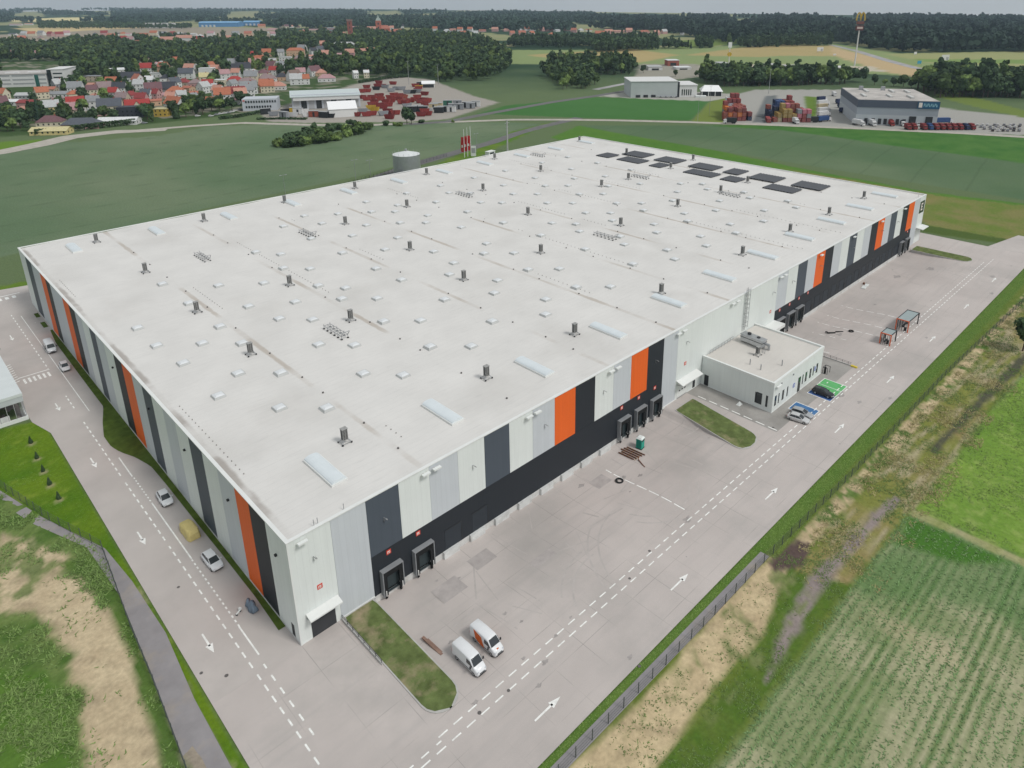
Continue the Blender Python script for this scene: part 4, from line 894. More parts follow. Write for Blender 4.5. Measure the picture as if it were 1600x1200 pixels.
def make_van(name, paint, loc, rz, stripe=False, sc=1.0):
    r = empty(name, loc, rz); r.scale = (sc,)*3
    b = MB(); b.loft([ringx(-2.95,.84,.42,2.3,.1,.74),ringx(-2.85,.94,.32,2.5,.15,.80),ringx(-1.0,.97,.3,2.58,.15,.82),ringx(.9,.97,.3,2.55,.15,.80),ringx(1.25,.97,.3,2.42,.12,.78),ringx(2.05,.95,.3,1.50,.12,.88),ringx(2.5,.92,.3,1.30,.12,.86),ringx(2.8,.84,.34,1.05,.1,.8),ringx(2.92,.72,.42,.85,.08)])
    bevel(b.build('body', paint, r, smooth=True), .05)
    g = MB(); g.add([(1.33,-.70,2.36),(1.33,.70,2.36),(2.05,.80,1.56),(2.05,-.80,1.56),(1.36,-.70,2.39),(1.36,.70,2.39),(2.10,.80,1.58),(2.10,-.80,1.58)], [(4,7,6,5),(0,1,2,3),(0,4,5,1),(1,5,6,2),(2,6,7,3),(3,7,4,0)]); g.build('windscreen', GLASS, r)
    for s in (-1, 1):
        g = MB(); y0 = s*.95; y1 = s*.995
        pts = [(.55,1.5),(1.85,1.5),(1.35,2.15),(.55,2.15)]
        vs = [(x, y0-(z-1.5)*.05*s, z) for x, z in pts]+[(x, y1-(z-1.5)*.09*s, z) for x, z in pts]
        g.add(vs, [(0,1,2,3),(7,6,5,4),(0,4,5,1),(1,5,6,2),(2,6,7,3),(3,7,4,0)]); g.build('side_window', GLASS, r)
        m = MB(); m.bar((1.7,s*.96,1.45),(1.75,s*1.22,1.5),.06); m.box(1.66,1.82,s*1.22-.1,s*1.22+.1,1.35,1.75); m.build('mirror', PLASTIC, r)
        MB().box(2.6,2.86,s*.68-.14,s*.68+.14,.85,1.08).build('headlight', LAMP, r); MB().box(-2.99,-2.9,s*.80-.07,s*.80+.07,.8,1.35).build('tail_light', TAIL, r)
        MB().box(-2.2,2.1,s*.965,s*.99,.62,.72).build('side_trim', PLASTIC, r)
    wheels(r, (-1.85, 1.95), .93, .36)
    MB().box(2.8,2.98,-.7,.7,.36,.56).build('bumper', PLASTIC, r); MB().box(2.86,2.94,-.45,.45,.62,.8).build('grille', DARKM, r)
    k = MB(); k.box(-2.96,-2.93,-.01,.01,.5,2.3); k.build('door_seam', DARKM, r)
    if stripe:
        for s in (-1, 1):
            g = MB(); vs = []
            for y in (s*.955, s*1.0): vs += [(-1.5,y,1.0),(-.3,y,.5),(.5,y,.5),(-.15,y-.03*s,2.0),(-1.9,y-.06*s,2.3)]
            g.add(vs, [(0,1,2,3,4),(9,8,7,6,5)]+[(i,(i+1)%5,5+(i+1)%5,5+i) for i in range(5)]); g.build('livery_panel', ORANGE, r)
        MB().box(2.45,2.62,-.3,.1,1.2,1.31).build('bonnet_badge', ORANGE, r)
    return r
WP = mat('white_paint', (.72,.73,.74), .3, .03, coat=.4); SILV = mat('silver_paint', (.42,.43,.44), .3, .04, metal=.3, coat=.4); BLK = mat('black_paint', (.012,.012,.018), .22, .05, coat=.5)
def yz(x, y): return float(yardz(x, y))
def onyard(r, x, y):
    """sit a vehicle heading along -Y on the sloping yard"""
    a = yz(x, y+1.8); b = yz(x, y-1.8); r.location = (x, y, (a+b)/2+.005); r.rotation_mode = 'XYZ'; r.rotation_euler = (0, math.atan2(a-b, 3.6), -math.pi/2)
v1 = make_van('delivery_van', WP, (15.9,-20.3,0), R_(-90)); onyard(v1, 15.9, -20.35); tag(v1, 'plain white delivery van parked nearer the grass island', 'van', 'delivery vans parked in the yard')
v2 = make_van('delivery_van', WP, (19.8,-19.7,0), R_(-90), True); onyard(v2, 19.8, -19.75); tag(v2, 'white delivery van with an orange panel on its side', 'van', 'delivery vans parked in the yard')
v3 = make_van('minibus', WP, (-3.5,139.2,.01), R_(-92), False, 1.0); v3.scale = (1.12,1.12,.95); tag(v3, 'white minibus parked beside the striped left wall', 'van')
c1 = make_car('parked_car', WP, (-3.4,123.9,.01), R_(-92), False, 1.12); tag(c1, 'small white car parked in front of the white minibus', 'car')
c2 = make_car('parked_car', SILV, (111.9,-24.9,.01), R_(-82), True, 1.1); tag(c2, 'silver estate car on the blue bay by the office', 'car', 'cars parked in front of the office')
c3 = make_car('parked_car', mat('pale_silver_paint', (.56,.56,.56), .35, .05, metal=.2, coat=.3), (109.3,-25.3,.01), R_(-80), False, 1.08); tag(c3, 'pale silver hatchback left of the blue bay, next to the estate car', 'car', 'cars parked in front of the office')
c4 = make_car('parked_car', BLK, (124.2,-24.4,.03), R_(-88), True, 1.14); tag(c4, 'black car parked beside the green charging bays', 'car', 'cars parked in front of the office')
def covered(name, loc, L, W_, Hh, m, lab, prof):
    r = empty(name, loc, R_(-90)); n = 16; k = 12; rings = []
    for i in range(n+1):
        x = -L/2+L*i/n; t = i/n; h = Hh*np.interp(t, *prof); w_ = W_/2*(1-.25*abs(2*t-1)**6)
        ring = []
        for j in range(k+1):
            a = math.pi*j/k; y = -math.cos(a); s_ = math.copysign(abs(y)**.4, y); zz = abs(math.sin(a))**.25
            nn = float(fbm(np.array([x*1.0+s_*9]), np.array([zz*3+loc[1]]), .9, 3)[0])-.5
            ring.append((x+nn*.05, s_*w_*(1.04-.14*zz)+nn*.12*(1 if y > 0 else -1), max(.04, h*zz+nn*.10)))
        rings.append(ring)
    b = MB(); b.loft(rings); b.build('cover', m, r, smooth=False)
    wheels(r, (-L*.3, L*.3), W_/2-.12, .3)
    st = MB()
    for x in (-L*.28, L*.28): 
        for s in (-1, 1): st.bar((x, s*W_*.51, .25), (x, s*W_*.47, Hh*.55), .05, .03)
    st.build('strap', GREYM, r)
    return tag(r, lab, 'covered car')
CW = mat('car_cover_white', (.62,.64,.66), .8, .06, 2, bump=.8, bscale=4); CYL = mat('car_cover_yellow', (.64,.53,.22), .8, .08, 2, bump=.8, bscale=4)
PR = ([0,.06,.25,.42,.75,.93,1],[.35,.52,.62,1,.97,.6,.4]); PV2 = ([0,.05,.2,.35,.9,.97,1],[.5,.7,.8,1,1,.9,.7])
k9 = make_car('parked_car', WP, (-3.0,49.4,.01), R_(-92), False, 1.12); tag(k9, 'white car in the left lane, behind the yellow-covered one', 'car')
covered('covered_car', (-2.9,36.8,.02), 5.2, 2.3, 1.9, CYL, 'car under a yellow cover beside the striped wall', PV2)
k9 = make_car('parked_car', WP, (-2.9,26.2,.01), R_(-88), True, 1.12); tag(k9, 'white estate car in the left lane, nearest the warehouse corner', 'car')
BT = mat('blue_tarpaulin', (.17,.22,.28), .6, .3, 1, bump=.5, bscale=3)
r = empty('tarpaulin_pile', (-2.3,12.0,.02)); r.scale = (.85, .62, 1.8); b = MB()
b.loft([[( .75*(1-.25*abs(t))*math.cos(a)*(1+.15*math.sin(3*a+t*5)), t*2.2, max(.03, (.9 if t<0.3 else .55)*math.sin(a)+.12*math.sin(5*t+a*2))) for a in [math.pi*i/10 for i in range(11)]] for t in [-1,-.8,-.5,-.2,.1,.35,.6,.85,1]])
b.build('sheet', BT, r, smooth=True); tag(r, 'small blue tarpaulin-covered pile lying beside the lawn strip near the warehouse corner', 'tarpaulin')
r = empty('hand_truck', (-4.2,12.6,.02), R_(30)); k = MB(); k.box(-.5,.5,-.12,.12,.25,.33); k.box(.3,.6,-.2,.2,.33,.7); k.build('platform', WHITE, r); k = MB(); 
for x in (-.4,.4): MB().cyl((x,-.15,.12),(x,.15,.12),.12,10).build('wheel', BLACK, r); tag(r, 'tiny white trolley on the lane next to the blue pile', 'trolley')
# ---- bay shelters
OF = mat('orange_frame', (.62,.13,.05), .5, .08); SG = mat('shelter_glass', (.30,.36,.36), .2, .05)
def shelter2(loc, L, W_, Hh, lab):
    r = empty('steel_shelter', loc); f = MB(); t = .26
    f.box(0,t,0,t,0,Hh); f.box(0,t,W_-t,W_,0,Hh); f.box(0,t,t,W_-t,Hh-t,Hh); f.build('front_frame', OF, r)
    d = MB()
    for y in (0, W_-t): d.box(L-t,L,y,y+t,0,Hh); d.box(t,L-t,y+.05,y+t-.05,Hh-t,Hh-.05)
    d.box(L-t,L,t,W_-t,Hh-t,Hh)
    for y in np.linspace(.5, W_-.5, 5): d.box(t*.3,t*.6,y-.05,y+.05,0,Hh-t)
    for x in np.linspace(.8, L-.8, max(3, int(L/1.1))): d.box(x-.05,x+.05,W_-.12,W_-.04,0,Hh-t)
    d.build('dark_frame', DARKM, r); MB().box(t,L-t,t,W_-t,Hh-.16,Hh-.10).build('roof_panel', SG, r)
    b = MB(); b.box(.9,1.5,.9,1.4,0,1.0); b.build('bin', BLACK, r)
    b = MB(); b.box(L*.35,L*.8,W_*.6,W_*.75,.35,.45); b.box(L*.38,L*.42,W_*.6,W_*.75,0,.35); b.box(L*.72,L*.76,W_*.6,W_*.75,0,.35); b.build('bench', DARKM, r)
    return tag(r, lab, 'shelter', 'orange-fronted shelters in the yard')
shelter2((162.0,-26.5,0), 4.4, 3.0, 3.4, 'smaller orange-fronted steel shelter, nearer the office')
shelter2((174.2,-27.0,0), 8.7, 3.6, 3.6, 'longer orange-fronted steel shelter, farther from the office')
# ---- portable toilet
r = empty('portable_toilet', (76.9,-4.7,yz(76.9,-4.7)), R_(10)); TEAL = mat('teal_plastic', (.02,.33,.24), .5, .08)
b = MB().box(-.7,.7,-.7,.7,.12,2.5).build('cabin', TEAL, r); bevel(b, .08)
b = MB(); b.add([(-.78,-.78,2.5),(.78,-.78,2.5),(.78,.78,2.5),(-.78,.78,2.5),(-.5,-.45,2.85),(.5,-.45,2.85),(.5,.45,2.85),(-.5,.45,2.85)], [(0,3,2,1),(4,5,6,7),(0,1,5,4),(1,2,6,5),(2,3,7,6),(3,0,4,7)]); b.build('roof', mat('toilet_roof', (.72,.76,.74), .4, .05), r)
MB().box(-.72,-.702,-.45,.45,.2,2.3).build('door', mat('teal_dark', (.012,.22,.17), .5, .05), r); MB().box(-.6,.6,-.72,-.701,1.9,2.3).build('vent', DARKM, r); MB().box(-.75,.75,-.75,.75,0,.12).build('skid', BLACK, r)
tag(r, 'teal portable toilet with a white roof standing in the dock yard', 'portable toilet')
# rebar / steel beams stack
RUST = mat('rusty_steel', (.16,.075,.045), .85, .3, 1.5); r = empty('steel_beams', (73.6,-4.8,yz(73.6,-4.8)), R_(95)); k = MB()
for i in range(5): k.box(-2.6+.25*i, 2.0+.3*(i%3), -1.5+i*.7, -1.33+i*.7, .12, .34)
k.build('beam', RUST, r); k = MB()
for x in (-1.8,.2,1.7): k.box(x-.1,x+.1,-1.7,1.4,0,.12)
k.build('timber', mat('timber', (.30,.22,.15), .9, .2), r); tag(r, 'stack of rusty steel beams beside the teal toilet', 'beams')
r = empty('steel_post', (72.6,-8.5,yz(72.6,-8.5)), R_(60)); k = MB(); k.bar((-1.6,0,.12),(1.2,.3,.12),.16); k.bar((1.2,.3,.1),(1.4,.3,.7),.16); k.build('post', RUST, r); tag(r, 'bent rusty post lying below the stack of beams', 'post')
r = empty('timber_beam', (14.0,-13.9,yz(14,-13.9)), R_(-88)); k = MB(); k.box(-2.4,2.2,-.22,.2,.0,.3); k.box(-1.6,1.9,.2,.42,0,.2); k.build('beam', mat('old_timber', (.24,.155,.12), .9, .25, 1), r); tag(r, 'brown timber beam lying between the grass island and the white vans', 'beam')
for i, (x, y, s_, lab) in enumerate(((164.7,-14.6,.6,'tyre lying in the yard beyond the office'),(64.6,-8.9,.7,'dark tyre beside the dashed bay line'))):
    r = empty('old_tyre', (x, y, yz(x, y))); k = MB(); n = 16
    k.loft([[((s_+.17*math.cos(2*math.pi*j/8))*math.cos(2*math.pi*i_/n), (s_+.17*math.cos(2*math.pi*j/8))*math.sin(2*math.pi*i_/n), .17+.17*math.sin(2*math.pi*j/8)) for j in range(8)] for i_ in range(n+1)], caps=False); k.build('tyre', TYRE, r); tag(r, lab, 'tyre')
r = empty('wheel_stops', (161.3,-11.6,yz(161.3,-11.6)), R_(-45)); k = MB(); k.box(-2.6,-.2,-.15,.15,0,.28); k.box(.1,2.4,.5,.8,0,.28); k.box(-2.9,-2.3,.4,.7,0,.3); k.build('block', BLACK, r); tag(r, 'dark rubber wheel stops lying loose beyond the office', 'wheel stops')
r = empty('white_sheets', (204,-3.0,yz(204,-3)), R_(10)); k = MB(); k.box(-2.4,.2,-.7,.6,.05,.25); k.box(.5,2.8,-.9,.2,0,.18); k.build('board', WHITE, r); MB().box(1.8,2.6,.4,1.0,0,.6).build('crate', RUST, r); tag(r, 'white boards and a brown crate lying by the far dock wall', 'boards')
r = empty('triangle_block', (105.9,-12.1,.0)); k = MB(); k.add([(-.7,-.5,0),(.7,-.5,0),(.7,.5,0),(-.7,.5,0),(0,0,.9)], [(0,3,2,1),(0,1,4),(1,2,4),(2,3,4),(3,0,4)]); k.build('block', WHITE, r); tag(r, 'small white pyramid block beside the office block', 'block')
r = empty('bike_stand', (134.5,-20.2,0)); k = MB()
for x in (0,1.6): k.bar((x,-.6,0),(x,-.6,1.7),.1); k.bar((x,.6,0),(x,.6,1.7),.1); k.bar((x,-.6,1.7),(x,.6,1.7),.1)
k.bar((0,.6,1.7),(1.6,.6,1.7),.1); k.build('frame', DARKM, r); MB().box(-.1,.25,-.2,.25,0,1.9).build('charger', BLACK, r); tag(r, 'black charging post and frame at the corner of the office', 'charging post')
# ---- fences
FM = mat('fence_green_grey', (.085,.10,.095), .6, .1)
def fence(pts, hh, sp, lab, mesh=True, mt=None):
    r = empty('mesh_fence', (pts[0][0], pts[0][1], 0)); po = MB(); me_ = MB(); o = np.array(pts[0]); cnt = 0; posts = []
    for a, b in zip(pts[:-1], pts[1:]):
        a = np.array(a)-o; b = np.array(b)-o; L = np.hypot(*(b-a)); n = max(1, int(round(L/sp))); 
        for i in range(n): posts.append(a+(b-a)*i/n)
    posts.append(np.array(pts[-1])-o)
    for i, p in enumerate(posts):
        if i < 99: MB().box(p[0]-.05,p[0]+.05,p[1]-.05,p[1]+.05,0,hh+.12).build('post', mt or FM, r)
        else: po.box(p[0]-.05,p[0]+.05,p[1]-.05,p[1]+.05,0,hh+.12)
    if po.v: po.build('posts', mt or FM, r)['kind'] = 'stuff'
    for p, q in zip(posts[:-1], posts[1:]):
        for z_ in (.1, hh*.36, hh*.68, hh): me_.bar((*p, z_), (*q, z_), .018, .03)
        if mesh:
            for t in np.linspace(.06, .94, 15):
                s_ = p+(q-p)*t; me_.bar((*s_, .08), (*s_, hh), .011)
    me_.build('mesh_panel', mt or FM, r)
    return tag(r, lab, 'fence')
fence([(-12,-40.4),(20,-40.6),(48.6,-41.2),(64,-41.3),(97.8,-42.4),(155,-42.8),(221,-45.3),(286,-47)], 1.9, 3.1, 'long grey mesh fence between the yard road and the sandy field on the right')
fence([(-24.9,77.5),(-20.2,58.7),(-16.3,46.6),(-15.4,43.5),(-15.9,36.9),(-17.1,22.1),(-17.8,8.7),(-19.2,-10),(-20.5,-40)], 2.0, 2.9, 'grey mesh fence between the footpath and the sandy rough ground on the left')
fence([(120,238),(161,247),(204.3,258.6),(232,265)], 2.0, 3.0, 'dark mesh fence behind the warehouse along the access road', True, DARKM)
# ---- gatehouse / canopy building at left edge
r = empty('gatehouse', (-15.4, 102.2, 0), 0)
b = MB(); b.box(-22,0,0,34,6.2,6.9); b.build('roof', mat('sheet_roof_pale', (.62,.66,.66), .45, .04, .3), r)
b = MB(); b.box(-22,-.1,.1,33.9,4.8,6.15); b.build('fascia', mat('pale_grey_panel', (.50,.53,.55), .5, .05), r)
b = MB(); b.box(-22,0,.0,.35,0,.9); b.box(-.35,0,.4,34,0,.9); b.build('base_wall', WHITE, r)
b = MB()
for y in np.linspace(.5, 33.5, 23): b.box(-.22,-.12,y-.05,y+.05,.9,4.8)
for x in np.linspace(-21.5,-.6, 15): b.box(x-.05,x+.05,.12,.22,.9,4.8)
b.build('mullion', GREYM, r)
b = MB(); b.box(-21.9,-.3,.4,33.6,-.02,.05); b.build('floor', mat('inner_floor', (.24,.22,.21), .9, .1), r)
for y in (2.0, 12, 22, 32): MB().box(-1.0,-.5,y-.25,y+.25,.05,4.8).build('column', STEEL, r)
MB().box(-6.5,-4.5,5,7,.05,.5).build('pallet', mat('pallet', (.2,.16,.12), .9, .1), r); MB().box(-7.2,-3.2,2.1,2.4,.05,1.3).build('barrier', WHITE, r)
tag(r, 'glazed pale building with a flat white roof at the left edge', 'building')
# ---- water tank, flags, sign, poles behind hall
r = empty('water_tank', (183.5,237,0)); TK = mat('tank_steel', (.40,.42,.43), .4, .08, .8, metal=.5)
r.scale = (1.0, 1.0, 1.22)
MB().cyl((0,0,0),(0,0,10.6),7.3,40).build('shell', TK, r, smooth=False)
k = MB()
for z_ in (1.5,3,4.5,6,7.5,9): k.cyl((0,0,z_),(0,0,z_+.1),7.36,40,cap=True)
k.build('hoop', STEEL, r); k = MB(); k.cyl((0,0,10.6),(0,0,12.0),7.4,40,.6); k.build('roof', mat('tank_roof', (.66,.68,.68), .4, .04), r)
k = MB(); k.cyl((0,0,12),(0,0,12.9),.7,12); 
for a in range(16): an = 2*math.pi*a/16; k.bar((7.2*math.cos(an),7.2*math.sin(an),10.7),(7.2*math.cos(an),7.2*math.sin(an),11.7),.08)
k.build('hatch', STEEL, r); tag(r, 'round grey steel water tank behind the warehouse', 'tank')
r = empty('pump_house', (171,232,0), R_(14)); MB().box(-5,5,-3,3,0,4).build('wall', CLAD['white'], r); MB().box(-5.3,5.3,-3.3,3.3,4,4.35).build('roof', DARKM, r); MB().box(-1,1,-3.05,-3.0,0,2.6).build('door', GREYM, r); tag(r, 'low pump house with dark roof next to the water tank', 'building')
FR = mat('flag_red', (.55,.04,.04), .7, .1)
for i, (u, v, hh) in enumerate(((726,246,17.5),(731,244.5,18),(736,243,18.2))):
    p = G(u, v); r = empty('flagpole', (p[0], p[1], 0), R_(15*i+100)); MB().cyl((0,0,0),(0,0,hh),.22,8,.13).build('pole', WHITE, r)
    k = MB(); n = 8; k.loft([[(.2+2.4*j/n, .25*math.sin(j*1.3+zz*.6), zz) for j in range(n+1)]+[(.2+2.4*j/n, .25*math.sin(j*1.3+zz*.6)+.04, zz) for j in range(n, -1, -1)] for zz in (3.2,5.5,8,10.5,12.5)]); k.build('flag', FR, r)
    k = MB(); k.box(.8,1.9,.3,.36,6,7.6); k.build('flag_mark', WHITE, r)
    tag(r, ['tall white flagpole with red banner, leftmost of the three','tall white flagpole with red banner, middle of the three','tall white flagpole with red banner, rightmost of the three'][i], 'flagpole', 'flagpoles with red banners behind the warehouse')
p = G(740,244); r = empty('totem_sign', (p[0],p[1],0), R_(-45)); MB().box(-1.5,1.5,-.2,.2,0,6.4).build('panel', WHITE, r); MB().box(-1.2,1.2,-.24,-.201,2,5.2).build('lettering', GREYM, r); tag(r, 'white totem board beside the flagpoles', 'sign')
p = G(766,243); r = empty('barrier_hut', (p[0],p[1],0), R_(10)); MB().box(-3,3,-1.5,1.5,0,2.6).build('wall', WHITE, r); MB().box(-3.2,3.2,-1.7,1.7,2.6,2.9).build('roof', WHITE, r); MB().box(-2,2,-1.56,-1.5,1.2,2.2).build('window', GLASS, r); tag(r, 'small white barrier hut at the entrance behind the warehouse', 'hut')
def lamp_post(u, v, hh, lab, z=0, thick=.14):
    p = G(u, v); r = empty('lamp_post', (p[0], p[1], 0)); MB().cyl((0,0,0),(0,0,hh),thick,8,thick*.6).build('pole', STEEL, r)
    k = MB(); k.bar((-1.2,0,hh),(1.2,0,hh),.12); k.box(-1.9,-.9,-.25,.25,hh-.1,hh+.1); k.box(.9,1.9,-.25,.25,hh-.1,hh+.1); k.build('lamp_head', STEEL, r); return tag(r, lab, 'lamp post', 'tall lamp posts')
lamp_post(446, 304, 10, 'thin lamp post at the wheat field edge, leftmost behind the roof')
lamp_post(556, 281, 11, 'thin lamp post left of the water tank')
lamp_post(579, 275, 9, 'lamp post just left of the water tank')
lamp_post(745, 238, 12, 'lamp post right of the flagpoles')
lamp_post(1090, 190, 20, 'tall thin lamp post by the country road left of the container depot')
lamp_post(1108, 180, 24, 'tall lamp post at the bright green field corner')
lamp_post(1201, 146, 24, 'tall lamp post between the two container stacks', thick=.3)
lamp_post(639, 132, 26, 'tall lamp post behind the red skips', thick=.3)
lamp_post(685, 132, 22, 'tall lamp post at the right of the skips yard', thick=.3)
r = empty('concrete_mast', (*G(793,236)[:2], 0)); MB().cyl((0,0,0),(0,0,20),.55,8,.4).build('pole', mat('mast_grey', (.45,.45,.44), .7, .1), r)
k = MB(); k.bar((-2,0,18),(2,0,18),.3); k.bar((-1.2,0,15.5),(1.2,0,15.5),.3); k.build('crossarm', STEEL, r); tag(r, 'thick pale power mast beside the access road', 'mast')
# arches sign far away
p = G(1335,103); d_ = depth(p); r = empty('pylon_sign', (p[0],p[1],0), R_(-45)); top = 92-(d_*0) 
hs_ = 44
MB().cyl((0,0,0),(0,0,hs_),1.0,10,.7).build('pole', mat('pylon_white', (.62,.62,.60), .6, .08), r)
MB().box(-4.6,4.6,-1.2,1.2,hs_,hs_+6).build('panel', mat('sign_maroon', (.10,.03,.028), .6, .1), r)
k = MB(); k.box(-3.6,3.6,-1.3,-1.21,hs_+2,hs_+4.4); k.build('panel_text', mat('sign_text_pale', (.55,.45,.42), .6, .1), r)
k = MB(); k.box(-4.6,4.6,-1.2,1.2,hs_+7.5,hs_+11); k.build('upper_panel', mat('sign_brown_red', (.16,.06,.05), .6, .1), r)
k = MB()
for cx_ in (-2.6, 2.6):
    pr_ = [(cx_+2.6*math.cos(a), 0, hs_+12+9.5*math.sin(a)) for a in [math.pi*i/12 for i in range(13)]]
    for a, b in zip(pr_[:-1], pr_[1:]): k.bar(a, b, 1.2, 1.3)
k.build('arch', mat('arch_yellow', (.50,.34,.03), .5, .05), r); r.scale = (1.12,)*3; tag(r, 'very tall pylon sign with yellow twin arches on top', 'sign')
p = G(1138,108); r = empty('mast_sign', (p[0],p[1],0), R_(-45)); MB().cyl((0,0,0),(0,0,34),.8,8,.5).build('pole', mat('pylon_white', (.6,.6,.6)), r); k = MB(); k.cyl((0,-.6,20),(0,.6,20),3,14); k.build('yellow_disc', mat('arch_yellow', (.75,.5,.02)), r); MB().box(-2.4,2.4,-.5,.5,29,36).build('white_panel', WHITE, r); tag(r, 'slim pylon sign with round yellow panel and white top', 'sign')
# ================================================================ TOWN
RC = {'red':(.36,.05,.045),'dark red':(.26,.05,.05),'orange':(.42,.15,.085),'brick':(.40,.15,.10),'salmon':(.50,.26,.20),'maroon':(.17,.09,.10),'mauve':(.27,.20,.20),'slate':(.10,.11,.13),'charcoal':(.055,.058,.07),'grey':(.26,.27,.28),'pale grey':(.46,.47,.47),'white':(.66,.67,.67),'pink':(.42,.25,.26),'pale yellow':(.55,.49,.27),'brown':(.20,.14,.12)}
WC = {'white':(.66,.66,.65),'cream':(.62,.57,.44),'yellow':(.60,.50,.24),'pink':(.50,.30,.29),'beige':(.50,.42,.33),'grey':(.34,.35,.36),'dark':(.05,.055,.07),'ochre':(.50,.35,.07),'green':(.25,.42,.22),'peach':(.60,.40,.27),'brick':(.32,.10,.07)}
def rmat(c): return mat('roof_tiles_'+c.replace(' ','_'), RC[c], .8, .16, .9, bump=.3, bscale=4)
def wmat(c): return mat('render_'+c, WC[c], .85, .06, .5)
HOUSES = []
def house(u, v, wpx, roof, wall, rr=20, kind='gable', hw=None, extra='', note=None):
    """u,v: pixel survey of the middle of the front base; placed on the ground there, real size"""
    p = G(u, v); dp = depth(p); W = wpx*dp/F; W = max(6, W)
    D = min(W*.8, 11) if kind != 'long' else 12
    if kind == 'long': kind = 'gable'
    h = 1.25*(hw or 5.6) if kind in ('gable','flat') else 1.25*(hw or 3.6)
    h_old = hw or (5.6 if kind in ('gable','flat') else 3.6); rh = {'gable': D*.54, 'hip': D*.4, 'flat': .5, 'low': D*.2, 'cross': D*.54}[kind]
    ang = YAW-math.pi/2+R_(rr)
    r = empty('house', (p[0]+CF[0]*D*.5, p[1]+CF[1]*D*.5, 0), ang)
    w2, d2 = W/2, D/2
    b = MB(); b.box(-w2, w2, -d2, d2, 0, h)
    o = .45
    if kind in ('gable', 'cross', 'low'):
        b.add([(-w2,-d2,h),(-w2,d2,h),(-w2,0,h+rh),(w2,-d2,h),(w2,d2,h),(w2,0,h+rh)], [(0,2,1),(3,4,5)])
    if kind == 'cross':
        b.add([(-W*.16,-d2-.6,0),(W*.16,-d2-.6,0),(W*.16,-d2-.6,h+.6),(0,-d2-.6,h+rh*.8),(-W*.16,-d2-.6,h+.6),(-W*.16,0,0),(W*.16,0,0),(W*.16,0,h+.6),(0,0,h+rh*.8),(-W*.16,0,h+.6)], [(0,1,2,3,4),(0,5,6,1),(1,6,7,2),(0,4,9,5)])
    wl = b.build('wall', wmat(wall), r)
    rf = MB(); t = .22
    if kind in ('gable', 'cross', 'low'):
        s = rh/d2; ye = d2+o; ze = h-s*o
        for sg in (-1, 1):
            rf.add([(-w2-o,sg*ye,ze),(w2+o,sg*ye,ze),(w2+o,0,h+rh),(-w2-o,0,h+rh),(-w2-o,sg*ye,ze+t),(w2+o,sg*ye,ze+t),(w2+o,0,h+rh+t),(-w2-o,0,h+rh+t)], [(0,1,2,3),(7,6,5,4),(0,4,5,1),(1,5,6,2),(2,6,7,3),(3,7,4,0)])
        if kind == 'cross':
            q = W*.16+.35
            for sg in (-1, 1): rf.add([(sg*q,-d2-1,h+.4),(0,-d2-1,h+rh*.85),(0,0,h+rh*.85),(sg*q,0,h+.4)], [(0,1,2,3)])
    elif kind == 'hip':
        rf.add([(-w2-o,-d2-o,h-.1),(w2+o,-d2-o,h-.1),(w2+o,d2+o,h-.1),(-w2-o,d2+o,h-.1),(-max(.1,w2-d2),0,h+rh),(max(.1,w2-d2),0,h+rh)], [(0,1,5,4),(1,2,5),(2,3,4,5),(3,0,4),(3,2,1,0)])
    else:
        rf.box(-w2-.2,w2+.2,-d2-.2,d2+.2,h,h+.4)
    ro = rf.build('roof', rmat(roof), r)
    if kind in ('gable','hip','cross') and W < 24:
        c = MB(); c.box(w2*.35,w2*.35+.8,-.4,.4,h+rh*.4,h+rh+.9); c.build('chimney', wmat('brick'), ro)
    if dp < 1300:
        n = max(2, int(W/(3.2 if dp < 800 else 4.5))); zs = (1.3,) if h < 5.5 else (1.2, 4.3)
        for i in range(n):
            x = -w2+W*(i+.5)/n
            for z_ in zs:
                MB().box(x-.55, x+.55, -d2-.06-(.55 if kind == 'cross' and abs(x) < W*.16 else 0), -d2+.02, z_, z_+1.3).build('window', GLASS, r)
        for z_ in zs:
            for y in ((-d2*.45, d2*.45) if dp < 800 else (0,)):
                sx = 1 if math.sin(ang-YAW+math.pi/2) > 0 else -1
                MB().box(-sx*w2-.05, -sx*w2+.05, y-.5, y+.5, z_, z_+1.3).build('window', GLASS, r)
                MB().box(sx*w2-.05, sx*w2+.05, y-.5, y+.5, z_, z_+1.3).build('window', GLASS, r) if dp < 800 else None
        if kind in ('gable',) and dp < 700:
            q = MB().box(-w2*.3-.1, -w2*.3+1.0, -d2-.08, -d2+.02, 0, 2.2).build('door', wmat('dark'), r)
    HOUSES.append(dict(o=r, u=u, v=v, roof=roof, wall=wall, kind=kind, note=note, W=W, D=D))
    return r
A = lambda u, v: (u/7.27, 80+v/7.27)
B = lambda u, v: (200+u/7.27, 80+v/7.27)
Cc = lambda u, v: (370+u/7.27, 100+v/7.27)
D4 = lambda u, v: (370+u/4, v/4)
